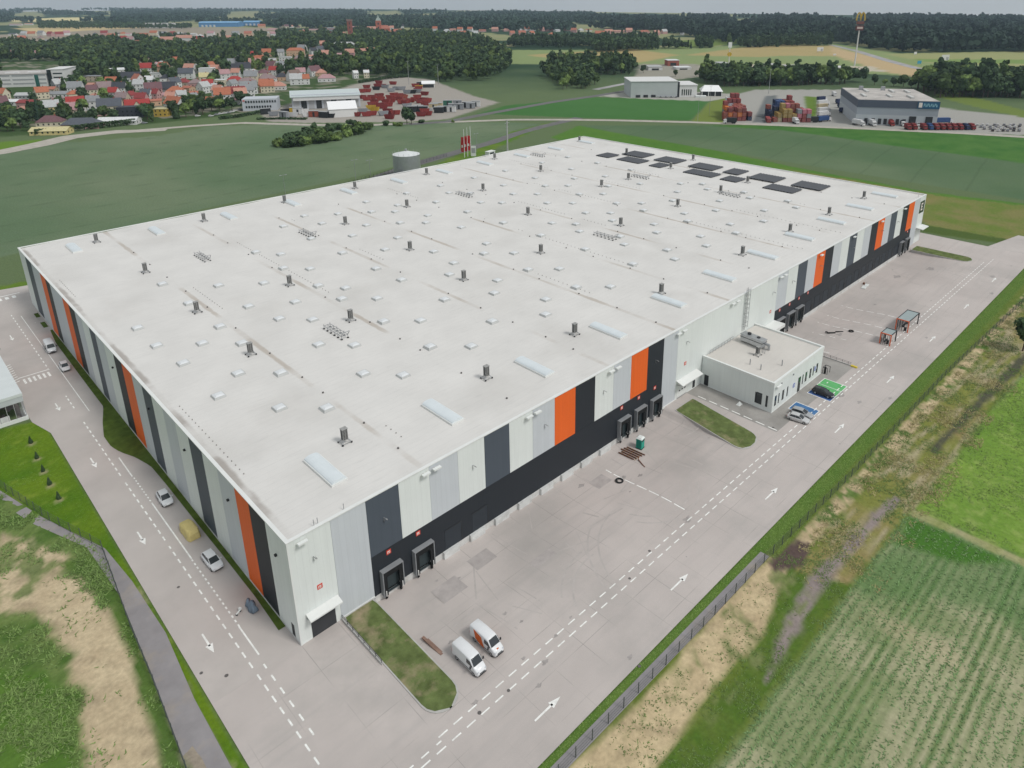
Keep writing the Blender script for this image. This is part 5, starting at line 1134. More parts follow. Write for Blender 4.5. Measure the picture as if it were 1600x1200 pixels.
L = [ # base point, width px, roof, wall, rotation, kind
 (A(560,725),22,'pale grey','yellow',35,'gable'),(A(840,690),24,'red','white',30,'gable'),(A(540,860),36,'maroon','cream',15,'hip',3.0),(A(540,955),54,'pale yellow','yellow',8,'low',2.4),(A(900,885),54,'slate','pink',8,'hip',2.8),
 (A(1320,840),58,'white','white',6,'low',2.6),(A(1230,715),34,'slate','cream',20,'gable'),(A(1540,690),34,'red','cream',25,'cross'),(A(1470,752),38,'charcoal','dark',10,'flat',6.5),(A(310,650),32,'dark red','pink',-5,'low',4),
 (A(740,720),24,'pink','beige',30,'gable',3.2),(A(1080,740),24,'grey','pink',20,'low',3),(A(650,445),16,'pale grey','grey',60,'gable'),(A(500,475),28,'brick','beige',10,'low',3),(A(290,545),32,'pale grey','grey',8,'low',3),(A(640,530),28,'grey','white',10,'low',3),
 (A(150,620),18,'white','white',0,'low',3),(A(840,490),20,'grey','white',15,'gable'),(A(1265,400),20,'orange','beige',10,'gable',3.5),(A(1080,345),32,'grey','beige',5,'flat',5),(A(1330,280),24,'white','white',40,'low',6),(A(1480,345),36,'charcoal','white',12,'gable',4),
 (B(100,395),20,'brick','white',-40,'gable'),(A(1060,425),20,'salmon','peach',10,'low',3),
 (B(240,395),13,'white','white',0,'gable'),(B(270,505),24,'maroon','pink',30,'gable'),(B(390,480),36,'charcoal','grey',5,'long',4),(B(515,425),16,'slate','white',55,'gable'),(B(620,400),18,'dark red','beige',0,'hip'),
 (B(520,500),24,'orange','cream',10,'hip',3.5),(B(470,545),30,'pink','beige',5,'low',3),(B(520,670),34,'orange','white',-30,'gable',4.5),(B(370,745),20,'ochre' if False else 'pale yellow','ochre',5,'flat',5),(B(600,550),14,'pale grey','white',20,'gable',4),
 (B(650,315),22,'slate','white',10,'gable'),(B(545,275),24,'pale grey','white',15,'flat',5),(B(250,300),30,'pale grey','white',8,'flat',4),(B(740,205),26,'pale grey','white',5,'flat',5),(B(890,300),22,'white','white',10,'flat',9),
 (B(930,190),18,'orange','white',20,'hip'),(B(1050,160),17,'salmon','pink',15,'hip'),(B(990,265),14,'salmon','peach',20,'gable'),(B(860,360),14,'pale yellow','cream',20,'gable'),(B(850,480),17,'pale grey','white',70,'gable'),(B(900,450),16,'red','white',15,'gable'),
 (B(990,460),12,'pale grey','white',40,'gable',4),(B(1040,405),16,'white','cream',5,'flat',6),(B(1200,375),24,'red','pink',20,'hip'),(B(1180,445),14,'grey','white',70,'gable'),(B(1210,560),28,'dark red','white',15,'gable'),(B(900,610),20,'orange','green',8,'low',4),
 (B(1060,575),24,'orange','white',20,'gable'),(B(1335,520),20,'grey','white',30,'gable'),(B(1330,435),30,'mauve','beige',15,'hip'),(B(1390,350),20,'grey','cream',10,'gable'),(B(1550,340),18,'mauve','pink',15,'hip'),(B(1560,460),20,'orange','peach',10,'gable'),
 (B(1270,255),30,'charcoal','white',20,'gable'),(B(1180,190),18,'grey','white',30,'gable'),(B(1440,190),14,'pink','peach',10,'gable'),(B(1490,140),12,'orange','peach',10,'gable'),(B(1410,60),16,'red','pink',10,'hip'),(B(1330,60),14,'pale grey','white',5,'flat'),(B(1570,60),14,'orange','peach',10,'gable'),(B(750,410),20,'mauve','pink',10,'hip'),(B(745,590),9,'green' if False else 'grey','green',60,'gable'),
 (Cc(60,95),20,'charcoal','white',25,'gable'),(Cc(200,40),18,'salmon','peach',10,'gable'),(Cc(345,210),24,'mauve','white',15,'hip'),(Cc(500,190),20,'charcoal','peach',15,'hip'),(Cc(640,195),20,'brown','white',60,'gable'),(Cc(720,155),14,'pink','white',20,'gable'),
 (Cc(765,235),14,'orange','white',20,'gable'),(Cc(870,140),18,'maroon','white',50,'gable'),(Cc(950,140),16,'salmon','peach',10,'hip'),(Cc(1010,205),26,'pink','white',12,'hip'),(Cc(665,240),18,'pale grey','white',15,'gable'),(Cc(420,300),32,'salmon','white',12,'hip'),
 (Cc(335,325),20,'orange','cream',20,'gable'),(Cc(100,250),28,'mauve','grey',15,'hip'),(Cc(120,345),24,'grey','white',30,'gable'),(Cc(30,415),18,'salmon','white',30,'gable'),(Cc(1345,165),7,'white','white',40,'gable'),(Cc(1470,160),8,'white','cream',20,'gable'),
 (D4(220,258),18,'salmon','cream',8,'hip'),(D4(280,262),16,'brick','pink',8,'hip'),(D4(365,352),27,'orange','peach',12,'hip',8),(D4(400,380),22,'mauve','pink',12,'hip'),(D4(300,385),18,'pale grey','white',8,'flat'),(D4(200,395),20,'pale grey','cream',8,'low'),(D4(130,405),14,'orange','peach',10,'gable'),(D4(545,295),14,'salmon','brick',20,'gable'),
 (D4(665,305),34,'pale grey','white',12,'hip',7),(D4(705,355),14,'salmon','pink',8,'gable'),(D4(780,352),16,'salmon','pink',8,'gable'),(D4(838,345),12,'salmon','peach',8,'gable'),(D4(620,358),22,'pink','beige',8,'low'),(D4(150,215),24,'pale grey','cream',5,'low'),(D4(220,195),16,'pink','beige',5,'hip'),(D4(320,205),22,'mauve','grey',5,'low'),(D4(460,195),24,'pink','beige',5,'low'),(D4(560,200),28,'slate','grey',5,'low'),(D4(620,185),28,'grey','pink',5,'low'),(D4(660,232),10,'salmon','peach',5,'gable'),
 (D4(850,192),18,'salmon','pink',5,'gable'),(D4(1010,210),16,'brick','pink',5,'gable'),(D4(1090,210),18,'salmon','peach',5,'hip'),(D4(1120,212),10,'pale grey','white',5,'low'),(D4(1190,205),18,'pink','beige',5,'hip'),(D4(740,190),12,'pink','peach',5,'gable'),(D4(1200,262),8,'slate','pink',5,'gable'),
 ((12,66),24,'pink','beige',5,'low'),((8,50+18),16,'pale grey','cream',5,'low'),((93,66),22,'white','white',5,'flat'),((127,62),34,'pale grey','cream',8,'low'),((24,90),14,'pink','peach',50,'gable'),((60,90),10,'pink','peach',30,'gable'),((222,61),18,'brick','peach',5,'gable',7),((212,73),14,'brick','peach',15,'gable'),((262,70),22,'salmon','white',5,'gable',9),((288,67),24,'salmon','white',5,'gable',9),((298,75),18,'orange','peach',30,'gable'),((358,64),10,'salmon','peach',10,'gable'),((24,40),18,'pink','white',5,'low'),((44,39),12,'salmon','white',5,'low'),
 ((238,44),20,'white','white',5,'flat',14),((263,44),20,'white','white',5,'flat',14),((342,76),8,'salmon','peach',20,'gable'),
 ((938,56),16,'orange','pink',5,'gable'),((951,53),12,'salmon','pink',5,'gable'),((966,51),20,'salmon','pink',5,'low'),((983,51),10,'salmon','pink',5,'gable'),((1007,52),16,'brick','pink',5,'hip'),((1026,55),10,'salmon','pink',30,'gable'),((1038,53),9,'pale grey','pink',30,'gable'),((1066,55),6,'white','white',0,'low'),
]
# the many further roofs between the surveyed ones
hg = random.Random(77); base = [(it[0][0], it[0][1], it[1]) for it in L]
def addfill(poly_x, poly_v, step_u, step_v, wlo, whi, pal, keep=lambda u, v: True):
    v = poly_v[0]
    while v < poly_v[1]:
        u = poly_x[0]
        while u < poly_x[1]:
            uu = u+hg.uniform(-.4, .4)*step_u; vv = v+hg.uniform(-.4, .4)*step_v; wp = hg.uniform(wlo, whi)
            if keep(uu, vv) and all(abs(uu-b[0]) > (wp+b[2])*.46 or abs(vv-b[1]) > 6.5 for b in base):
                rf, wl = hg.choice(pal); L.append(((uu, vv), wp, rf, wl, hg.uniform(-20, 50), hg.choice(['gable','gable','gable','hip','low']))); base.append((uu, vv, wp))
            u += step_u
        v += step_v
PAL = [('salmon','white'),('red','white'),('mauve','beige'),('grey','white'),('slate','white'),('orange','cream'),('brick','peach'),('pale grey','white'),('charcoal','white'),('pink','white'),('maroon','cream'),('dark red','pink')]
inb = lambda u, v: not any(a < u < c and b < v < d for a, b, c, d in [(-5,96,112,152),(392,120,565,200),(0,196,60,220)])
addfill((112, 395), (150, 178), 15, 7, 14, 20, PAL, lambda u, v: inb(u, v) and v < 212-.13*u)
addfill((215, 470), (104, 150), 13, 6, 12, 18, PAL, inb)
addfill((320, 560), (82, 106), 11, 5, 10, 15, PAL, lambda u, v: v > 178-.215*u and v < 190-.14*u)
addfill((0, 110), (156, 185), 17, 8, 15, 22, PAL, inb)
addfill((20, 420), (56, 66), 10, 3.2, 7, 13, PAL, lambda u, v: hg.random() < .75)
addfill((410, 640), (44, 58), 8, 3, 6, 11, PAL, lambda u, v: hg.random() < .8 and not 535 < u < 600)
addfill((680, 930), (49, 56), 9, 3, 7, 12, [('salmon','pink'),('orange','white'),('brick','pink'),('pale grey','white')], lambda u, v: hg.random() < .8)
for i, it in enumerate(L):
    (u, v), wp, rf, wl, rr, kd = it[:6]; house(u, v, wp, rf, wl, rr, kd, hw=it[6] if len(it) > 6 else None)
def rowof(v): 
    for lim, n in ((60,'on the town skyline'),(92,'far back in the town'),(120,'in the rear rows'),(135,'in the upper middle rows'),(150,'in the middle rows'),(165,'in the lower middle rows'),(400,'in the front row')):
        if v < lim: return n
KN = {'gable':'gabled','hip':'hipped','flat':'flat-roofed','low':'low','cross':'cross-gabled'}
grp = {}
for h_ in HOUSES:
    zone = ('left' if h_['u'] < 800 else 'right')
    h_['row'] = rowof(h_['v']) if zone == 'left' else 'at the forest edge on the right'
    grp.setdefault((h_['roof'], h_['wall'], h_['kind'], h_['row']), []).append(h_)
for k, hs2 in grp.items():
    hs2.sort(key=lambda h: h['u'])
    for i, h_ in enumerate(hs2):
        rf, wl, kd, row = k
        s = '%s %s house, %s roof, %s' % (KN[kd], wl, rf, row)
        if len(hs2) > 1: s += ', %s from left' % ordn(i)
        tag(h_['o'], s, 'house', 'town houses')
# ---- special buildings
def place(u, v, name, lab, cat, rr=0, grp_=None):
    p = G(u, v); r = empty(name, (p[0], p[1], 0), YAW-math.pi/2+R_(rr)); tag(r, lab, cat, grp_); return r, depth(p)
# office complex far left
r, dp = place(28, 136, 'office_complex', 'large white modern office complex with dark glass stair towers at the far left', 'office building', 14)
s = dp/F
MB().box(-75*s, 42*s, 0, 50, 0, 19*s*1).build('wall', wmat('white'), r); MB().box(-76*s, 43*s, -.5, 50.5, 19*s, 20*s).build('roof', mat('flat_roof_grey', (.42,.40,.38), .9, .15, .05), r)
MB().box(43*s, 66*s, 2, 42, 0, 25*s).build('wing', wmat('white'), r); MB().box(42*s,67*s,1.5,42.5,25*s,25.6*s).build('wing_roof', wmat('white'), r)
MB().box(48*s-22*s, 48*s-17*s, -.6, .2, 0, 18*s).build('glass_tower', mat('green_glass', (.03,.12,.10), .15, .05), r) 
MB().box(43.5*s, 49*s, .8, 2.2, 0, 24.6*s).build('glass_tower', GLASS, r)
for z_ in (4, 10, 16):
    for x0, x1 in ((-70,-40),(-38,-8),(-5,24),(29,41)): MB().box(x0*s, x1*s, -.15, .1, z_*s, (z_+2.2)*s).build('window_band', GREYM, r)
    MB().box(51*s, 64*s, 1.9, 2.1, (z_+2)*s, (z_+4)*s).build('window_band', GLASS, r)
for x in (-50,-20,10): MB().box(x*s,(x+18)*s,12,18,20*s,21.5*s).build('roof_plant', wmat('white'), r)
# service depot hall (left centre)
r, dp = place(440, 172, 'service_depot', 'long pale grey service hall with office wing by the skips yard', 'building', 12)
s = dp/F
r.scale = (1.18, 1, 1.3)
PG = mat('pale_cladding', (.50,.53,.57), .6, .04, .1)
MB().box(-48*s, -5*s, 0, 20, 0, 14*s).build('office_wing', PG, r)
k = MB(); k.add([(-5*s,-.3,0),(45*s,-.3,0),(45*s,-.3,15*s),(20*s,-.3,21*s),(-5*s,-.3,17*s),(-5*s,44,0),(45*s,44,0),(45*s,44,15*s),(20*s,44,21*s),(-5*s,44,17*s)], [(0,1,2,3,4),(9,8,7,6,5),(0,5,6,1),(1,6,7,2),(0,4,9,5)]); 
k2 = MB(); 
ha = R_(-22)
k = MB(); k.box(0, 88*s, 0, 34, 0, 17*s); hl = k.build('hall', PG, r); hl.location = (14*s, 0, 0); hl.rotation_euler = (0, 0, R_(6))
k = MB(); k.add([(-1,-3,15.5*s),(89*s,-3,15.5*s),(89*s,17,20*s),(-1,17,20*s),(89*s,36,16.5*s),(-1,36,16.5*s),(-1,-3,14.5*s),(89*s,-3,14.5*s),(-1,36,15.5*s),(89*s,36,15.5*s)], [(0,1,2,3),(3,2,4,5),(0,6,7,1),(5,4,9,8),(1,7,9,4,2),(0,3,5,8,6)]); o = k.build('hall_roof', mat('hall_roof', (.52,.58,.58), .5, .04), r); o.location = (14*s,0,0); o.rotation_euler = (0,0,R_(6))
k = MB(); k.box(1, 87*s, -2.6, -.1, 10.6*s, 14.4*s); o = k.build('fascia', wmat('white'), r); o.location = (14*s,0,0); o.rotation_euler = (0,0,R_(6))
for i in range(9):
    k = MB().box((2+i*9.6)*s, (9+i*9.6)*s, -.25, -.02, .2, 10*s); o = k.build('bay_door', GLASS if i % 2 else mat('bay_grey', (.40,.41,.42)), r); o.location = (14*s,0,0); o.rotation_euler = (0,0,R_(6))
for z_, n in ((3.5, 10), (9.5, 12)):
    for i in range(n): MB().box((-44+i*3.3)*s, (-42+i*3.3)*s, -.2, .05, z_*s, (z_+2.6)*s).build('window', GLASS, r)
MB().box(-47*s, -44.5*s, -.2, .05, 11.5*s, 12.8*s).build('logo_sign', RED, r)
# white tent hall
r, dp = place(538, 183, 'storage_tent', 'bright white storage tent with pitched roof in the skips yard', 'tent', 20); s = dp/F; r.scale = (1, 1, 1.45)
b = MB(); b.box(-22*s, 20*s, 0, 26, 0, 9*s); b.add([(-22*s,0,9*s),(-22*s,26,9*s),(-22*s,13,15*s),(20*s,0,9*s),(20*s,26,9*s),(20*s,13,15*s)], [(0,2,1),(3,4,5)]); b.build('wall', mat('tent_fabric', (.72,.72,.71), .6, .03), r)
b = MB(); b.add([(-23*s,-.6,8.7*s),(21*s,-.6,8.7*s),(21*s,13,15.3*s),(-23*s,13,15.3*s),(21*s,26.6,8.7*s),(-23*s,26.6,8.7*s)], [(0,1,2,3),(3,2,4,5)]); b.build('roof', mat('tent_roof', (.85,.85,.85), .5, .02), r)
r, dp = place(669, 137, 'storage_tent', 'small white tent with open dark front at the right of the skips yard', 'tent', 10); s = dp/F
b = MB(); b.box(-9*s, 10*s, 0, 10, 0, 6*s); b.build('wall', WHITE, r); b = MB(); b.box(-8*s,9*s,-.2,.05,.2,5*s); b.build('opening', DARKM, r); b = MB(); b.add([(-10*s,-.5,6*s),(11*s,-.5,6*s),(11*s,5,10*s),(-10*s,5,10*s),(11*s,10.5,6*s),(-10*s,10.5,6*s)], [(0,1,2,3),(3,2,4,5),(0,3,5),(1,4,2)]); b.build('roof', mat('tent_roof', (.85,.85,.85)), r)
# towers
r, dp = place(548, 57, 'brick_tower', 'dark red square brick tower standing in the town trees', 'tower', 10); s = dp/F
b = MB(); b.box(-3.6*s,3.6*s,-3.6*s,3.6*s,0,23*s); b.build('shaft', wmat('brick'), r); b = MB(); b.box(-4.2*s,4.2*s,-4.2*s,4.2*s,23*s,25*s)
for i in range(5): b.box((-4.2+i*2)*s,(-3.2+i*2)*s,-4.2*s,-3.2*s,25*s,26*s)
b.build('battlement', mat('tower_top', (.30,.18,.15)), r)
for z_ in (6,12,18): MB().box(-.7*s,.7*s,-3.7*s,-3.6*s,z_*s,(z_+3)*s).build('window', DARKM, r)
r, dp = place(592, 50, 'church', 'red brick church with tall tower and pale copper spire', 'church', 8); s = dp/F; BR = mat('church_brick', (.46,.14,.09), .85, .15, .3)
MB().box(-4*s,4*s,-3,5*s,0,17*s).build('tower', BR, r)
b = MB(); b.add([(-4*s,-3,17*s),(4*s,-3,17*s),(4*s,5*s,17*s),(-4*s,5*s,17*s),(-2*s,0,21*s),(2*s,0,21*s),(2*s,3*s,21*s),(-2*s,3*s,21*s)], [(0,1,5,4),(1,2,6,5),(2,3,7,6),(3,0,4,7),(4,5,6,7)]); b.cyl((0,1.5*s,21*s),(0,1.5*s,27*s),1.4*s,8,.1); b.build('spire', mat('copper_spire', (.36,.42,.38), .7, .1), r)
b = MB(); b.box(4*s,17*s,0,8*s,0,5*s); b.build('nave', BR, r); b = MB(); b.add([(4*s,-.5*s,5*s),(17.5*s,-.5*s,5*s),(14*s,4*s,10*s),(4*s,4*s,10*s),(17.5*s,8.5*s,5*s),(4*s,8.5*s,5*s)], [(0,1,2,3),(3,2,4,5),(1,4,2)]); b.build('nave_roof', rmat('brick'), r)
for z_ in (5,11): MB().box(-1*s,1*s,-3.2,-3,z_*s,(z_+3)*s).build('window', DARKM, r)
# blue halls
BLU = mat('blue_cladding', (.10,.26,.52), .5, .06, .05)
for (u, v, a, b_, hh, lab) in ((346,42,-34,26,6,'long bright blue industrial hall on the town skyline, the larger of the two'),(392,40,-12,12,5,'shorter blue hall right of the larger one')):
    r, dp = place(u, v, 'industrial_hall', lab, 'hall', 4); s = dp/F
    MB().box(a*s,b_*s,0,60,0,hh*s).build('wall', BLU, r); k = MB(); k.loft([[(a*s-1, y_, hh*s+math.sin(math.pi*t)*2.2*s) for t, y_ in ((0,-1),(.25,15),(.5,30),(.75,45),(1,61))]+[(a*s-1,61,hh*s-.1),(a*s-1,-1,hh*s-.1)], [(b_*s+1, y_, hh*s+math.sin(math.pi*t)*2.2*s) for t, y_ in ((0,-1),(.25,15),(.5,30),(.75,45),(1,61))]+[(b_*s+1,61,hh*s-.1),(b_*s+1,-1,hh*s-.1)]]); k.build('roof', mat('blue_roof', (.16,.36,.58), .5, .06, .05), r)
    for i in range(4): MB().box((a+4+i*6)*s,(a+7+i*6)*s,-.5,0,0,3*s).build('gate', wmat('white'), r)
# transport depot (right)
r, dp = place(1387, 196, 'transport_depot', 'grey two-tone transport depot with blue sign on its corner', 'building', 0); s = dp/F
TG = mat('depot_grey', (.33,.36,.41), .6, .04, .1); TD = mat('depot_dark', (.085,.10,.14), .6, .04, .1)
W0, W1 = -48*s, 69*s; WW = W1-W0
r.rotation_euler = (0,0,YAW-math.pi/2+R_(-13))
DD_ = 78; r.scale = (1, 1, 1.6)
MB().box(W0,W1,0,DD_,0,10*s).build('lower_wall', mat('depot_pale', (.44,.47,.50), .6, .04, .1), r); MB().box(W0,W1,.02,DD_-.02,10*s,17*s).build('middle_wall', TG, r); MB().box(W0-.2,W1+.2,-.2,DD_+.2,17*s,24*s).build('upper_wall', TD, r)
MB().box(W0+.3,W1-.3,.3,DD_-.3,24*s,24.4*s).build('roof', mat('depot_roof', (.47,.44,.41), .9, .2, .08, dirt=(.2,.19,.18), dscale=.05), r)
for x, y in ((.12,.2),(.45,.2),(.7,.15),(.25,.6),(.6,.62),(.8,.6)): MB().box(W0+WW*x, W0+WW*x+2.2, DD_*y, DD_*y+16, 24.4*s, 24.4*s+.7).build('rooflight_strip', mat('old_rooflight', (.55,.55,.53)), r)
for x in (.2,.5): MB().box(W0+WW*x, W0+WW*x+3, DD_*.8, DD_*.8+3, 24.4*s, 24.4*s+2).build('roof_unit', GREYM, r)
sg = MB().box(W1-31*s, W1-.2, -.5, -.22, 17.2*s, 23.6*s).build('company_sign', mat('sign_deep_blue', (.02,.10,.20), .5, .03), r)
k = MB(); k.box(W1-29.5*s,W1-24.5*s,-.6,-.51,18.2*s,22.8*s); k.build('logo_square', SW, sg)
k = MB(); lx = W1-22.5*s
for i in range(8): k.box(lx+i*2.5*s, lx+i*2.5*s+.55*s, -.6,-.51,19*s,22*s); k.box(lx+i*2.5*s+.55*s, lx+i*2.5*s+1.8*s, -.6,-.51,(19.0 if i % 2 else 21.2)*s,(19.8 if i % 2 else 22)*s); k.box(lx+i*2.5*s+.55*s, lx+i*2.5*s+1.6*s, -.6,-.51,20.2*s,20.8*s)
k.build('lettering', mat('sign_light_blue', (.30,.55,.65), .6, .05), sg)
for x in (.13,.22,.30,.37,.44,.52,.60): MB().box(W0+WW*x-2.4*s, W0+WW*x+2.4*s,-.3,.0,.5,6.5*s).build('dock_door', DARKM, r)
for x in (.70,.90): MB().box(W0+WW*x-5*s, W0+WW*x+5*s,-.3,.0,.2,9.5*s).build('dock_door', DARKM, r)
# grey hall with white tent centre right
r, dp = place(1045, 152, 'grey_hall', 'pale grey box hall beyond the bright green field', 'building', 3); s = dp/F
MB().box(-60*s, 13*s, 0, 42, 0, 24*s).build('wall', mat('hall_concrete', (.46,.49,.49), .8, .06, .1), r); MB().box(-61*s, 13.5*s, -.5, 42.5, 24*s, 25*s).build('roof', wmat('white'), r)
MB().box(13*s, 16.5*s, .5, 38, 0, 23*s).build('glass_joint', DARKM, r); MB().box(16.5*s, 44*s, 0, 34, 0, 18*s).build('front_office', wmat('white'), r); MB().box(16*s, 45*s, -.6, 35, 18*s, 19*s).build('office_roof', wmat('white'), r)
for i in range(5): MB().box((20+i*3.4)*s, (21.6+i*3.4)*s, -.2, 0, 3*s, 12*s).build('window', GLASS, r)
for i in range(3): MB().box((-52+i*12)*s, (-45+i*12)*s, -.4, 0, 0, 4*s).build('gate', DARKM, r)
r, dp = place(1112, 150, 'white_tent', 'white pavilion tent with tiered roof beside the pale grey hall', 'tent', -8); s = dp/F
MB().box(-15*s, 15*s, 0, 22, 0, 7*s).build('wall', DARKM, r); b = MB(); b.add([(-17*s,-1,7*s),(17*s,-1,7*s),(17*s,23,7*s),(-17*s,23,7*s),(-11*s,10,15*s),(11*s,10,15*s)], [(0,1,5,4),(1,2,5),(2,3,4,5),(3,0,4)]); b.build('roof', mat('tent_roof', (.85,.85,.85)), r)
for x in (-15,-5,5,15): MB().box((x-.5)*s,(x+.5)*s,-.6,.2,0,7*s).build('post', WHITE, r)
MB().box(-26*s,-10*s,-14,-8,0,2.6*s).build('marquee', WHITE, r)
# restaurant & far shops
for (u, v, wp, hp, rf, wl, lab) in ((1052,103,18,8,'white','brick','brown brick block with white centre behind the grey hall'),(1024,110,22,5,'pale grey','white','white low shop left of the brown brick block'),(1068,109,24,3,'white','white','flat white pavilion in front of the brown brick block'),
    (1210,104,20,2.4,'pale grey','grey','low dark shed by the construction site'),(1245,106,30,2,'pale grey','white','long low shed at the construction site'),(1300,108,50,2,'white','white','long white low roof behind the trees right of the containers'),(1240,112,46,2,'white','white','white low roof just above the tree belt'),(1130,102,14,3,'pale grey','white','small pale shed near the slim pylon sign')):
    r, dp = place(u, v, 'retail_building', lab, 'building', 4); s = dp/F
    MB().box(-wp/2*s,wp/2*s,0,20,0,hp*s).build('wall', wmat(wl), r); MB().box(-wp/2*s-.4,wp/2*s+.4,-.4,20.4,hp*s,hp*s+.8).build('roof', rmat(rf), r); MB().box(-wp/4*s,wp/4*s,-.3,0,.3,hp*.6*s).build('shopfront', GLASS, r)
for (u, v, wp, hp, c, lab) in ((1281,82,11,8,'white','white billboard on the field left of the tall arches sign'),(1304,87,5,3,'white','small white sign board on the far field'),(1430,86,5,5,'white','small white billboard at the forest edge'),(1476,97,14,11,'white','big white billboard with dark picture on the far field'),(1436,101,7,6,'blue','small bright blue billboard on the far field')):
    r, dp = place(u, v, 'billboard', lab, 'billboard', 15); s = dp/F
    MB().box(-wp/2*s,wp/2*s,-.3,.3,hp*.25*s,hp*s).build('board', wmat('white') if c == 'white' else mat('billboard_blue', (.05,.30,.45)), r)
    for x in (-.3,.3): MB().box(x*wp*s-.3,x*wp*s+.3,-.3,.3,0,hp*.25*s).build('post', STEEL, r)
    if wp > 10: MB().box(.1*wp*s,.4*wp*s,-.4,-.31,hp*.3*s,hp*.7*s).build('picture', GREYM, r)
# ================================================================ CONTAINERS, SKIPS, TRUCKS
CCOL = {'red':(.27,.045,.04),'dark red':(.20,.03,.03),'orange':(.60,.17,.03),'rust':(.28,.07,.045),'blue':(.03,.07,.19),'navy':(.02,.03,.08),'ochre':(.36,.24,.07),'mustard':(.50,.33,.04),'pink':(.50,.15,.20),'grey':(.25,.26,.28),'black':(.025,.027,.03),'white':(.62,.62,.62),'sand':(.50,.42,.27),'green':(.04,.14,.10)}
def cmat(c): return mat('container_'+c.replace(' ','_'), CCOL[c], .6, .15, .6)
CPROTO = {}
def container_mesh(L, c):
    k = (L, c)
    if k in CPROTO: return CPROTO[k]
    r = empty('shipping_container'); b = MB(); W_, Hh = 2.5, 2.6
    n = int(L/.6); prof = []
    pts = [(-L/2, -W_/2)]
    for i in range(n):
        x0 = -L/2+.1+(L-.2)*i/n; x1 = -L/2+.1+(L-.2)*(i+1)/n; xm = (x0+x1)/2
        pts += [(x0,-W_/2+.0),(xm-.08,-W_/2),(xm,-W_/2+.1),(x1-.08,-W_/2+.1)]
    pts += [(L/2,-W_/2),(L/2,W_/2)]
    for i in range(n):
        x0 = L/2-.1-(L-.2)*i/n; x1 = L/2-.1-(L-.2)*(i+1)/n; xm = (x0+x1)/2
        pts += [(x0,W_/2),(xm+.08,W_/2),(xm,W_/2-.1),(x1+.08,W_/2-.1)]
    pts += [(-L/2, W_/2)]
    b.prism(pts, .12, Hh-.1); b.box(-L/2-.03,L/2+.03,-W_/2-.03,W_/2+.03,Hh-.1,Hh); b.build('body', cmat(c), r)
    for x in (-L/2-.04, L/2-.12):
        for y in (-W_/2-.04, W_/2-.12): MB().box(x,x+.16,y,y+.16,0,Hh+.02).build('corner_post', cmat('dark red' if c == 'red' else c), r)
    d = MB()
    for y in (-.9,-.35,.35,.9): d.box(-L/2-.08,-L/2-.03,y-.04,y+.04,.2,Hh-.2)
    d.build('door_bar', STEEL, r); CPROTO[k] = r; r['fresh'] = True; return r
CNT = {}
def container(x, y, z_, c, L=6.1, rz=0, lab='', g_='stacked shipping containers'):
    r = container_mesh(L, c)
    if r.get('fresh'): del r['fresh']; o = r
    else: o = copy_tree(r)
    o.location = (x, y, z_*1.25); o.scale = (1.1, 1.22, 1.25); o.rotation_euler = (0, 0, rz); tag(o, lab, 'container', g_); return o
LEVEL = ['on the ground', 'second level', 'third level', 'fourth level', 'top level']
def stackgrid(u, v, cols, rr, nm):
    """cols: list of (offset right px, offset depth units, colours bottom-up)"""
    p = G(u, v); dp = depth(p); a = YAW-math.pi/2+R_(rr); rx = np.array([math.cos(a), math.sin(a)]); fx = np.array([-math.sin(a), math.cos(a)])
    seen = {}
    for ci, (ox, oy, cs) in enumerate(cols):
        q = p[:2]+rx*ox*1.22+fx*oy
        for k, c in enumerate(cs):
            container(q[0], q[1], .05+k*2.66, c, 6.1 if oy % 2 == 0 else 6.1, a+math.pi/2, '%s container, %s, %s stack, %s' % (c, nm, ordn(ci), LEVEL[min(k, 4)]))
stackgrid(1137,188,[(-2,0,['rust','rust']),(1,0,['red','orange','dark red']),(4,0,['rust','rust']),(7,0,['red','orange','rust']),(10,1,['red','rust','dark red']),(14,2,['navy','dark red']),
   (0,8,['rust','red','orange']),(3,8,['rust','dark red','rust']),(6,8,['red','rust','red']),(9,8,['rust','red','rust']),(12,8,['dark red','red']),(0,16,['rust','grey','orange','red']),(3,16,['red','rust','grey']),(6,16,['rust','rust','rust']),(9,16,['red','rust','rust']),(12,16,['rust','dark red','rust']),
   (2,24,['rust','orange','red']),(5,24,['red','rust','grey']),(8,24,['rust','red','rust']),(11,24,['rust','rust','rust']),(5,32,['rust','rust','red','red']),(8,32,['rust','red','grey','red']),(11,32,['red','rust','rust','red']),(5,40,['rust','red','rust','white']),(8,40,['rust','rust','rust','red','red']),(11,40,['rust','rust','red','rust','red'])], -4, 'left orange block')
stackgrid(1222,190,[(-5,0,['rust']),(-2,1,['sand','ochre']),(1,0,['dark red','ochre','ochre']),(4,0,['rust','ochre','ochre']),(7,0,['dark red','ochre']),(10,0,['dark red','pink','grey']),(13,0,['red','red','pink']),(16,0,['dark red','grey','pink']),
   (-2,8,['sand','ochre']),(1,8,['rust','ochre','ochre','ochre']),(4,8,['rust','ochre','rust','pink']),(7,8,['rust','rust','rust','rust']),(10,8,['red','rust','rust','rust']),(13,8,['rust','red','rust']),
   (-5,16,['navy','navy']),(-2,16,['navy','navy','navy']),(1,16,['rust','rust','navy']),(4,16,['blue','rust','navy']),(7,16,['rust','rust','rust']),(10,16,['rust','rust','rust']),(-5,24,['navy','navy','rust']),(1,24,['blue','navy','blue','blue']),(4,24,['rust','rust','navy','blue']),(7,24,['rust','rust','rust','rust']),(10,24,['rust','rust','rust','red']),(13,24,['rust','rust','red']),
   (1,32,['rust','blue','blue','navy']),(4,32,['rust','rust','blue','blue']),(7,32,['rust','rust','rust','red']),(10,32,['rust','rust','rust','red','red'])], -4, 'right blue-ochre block')
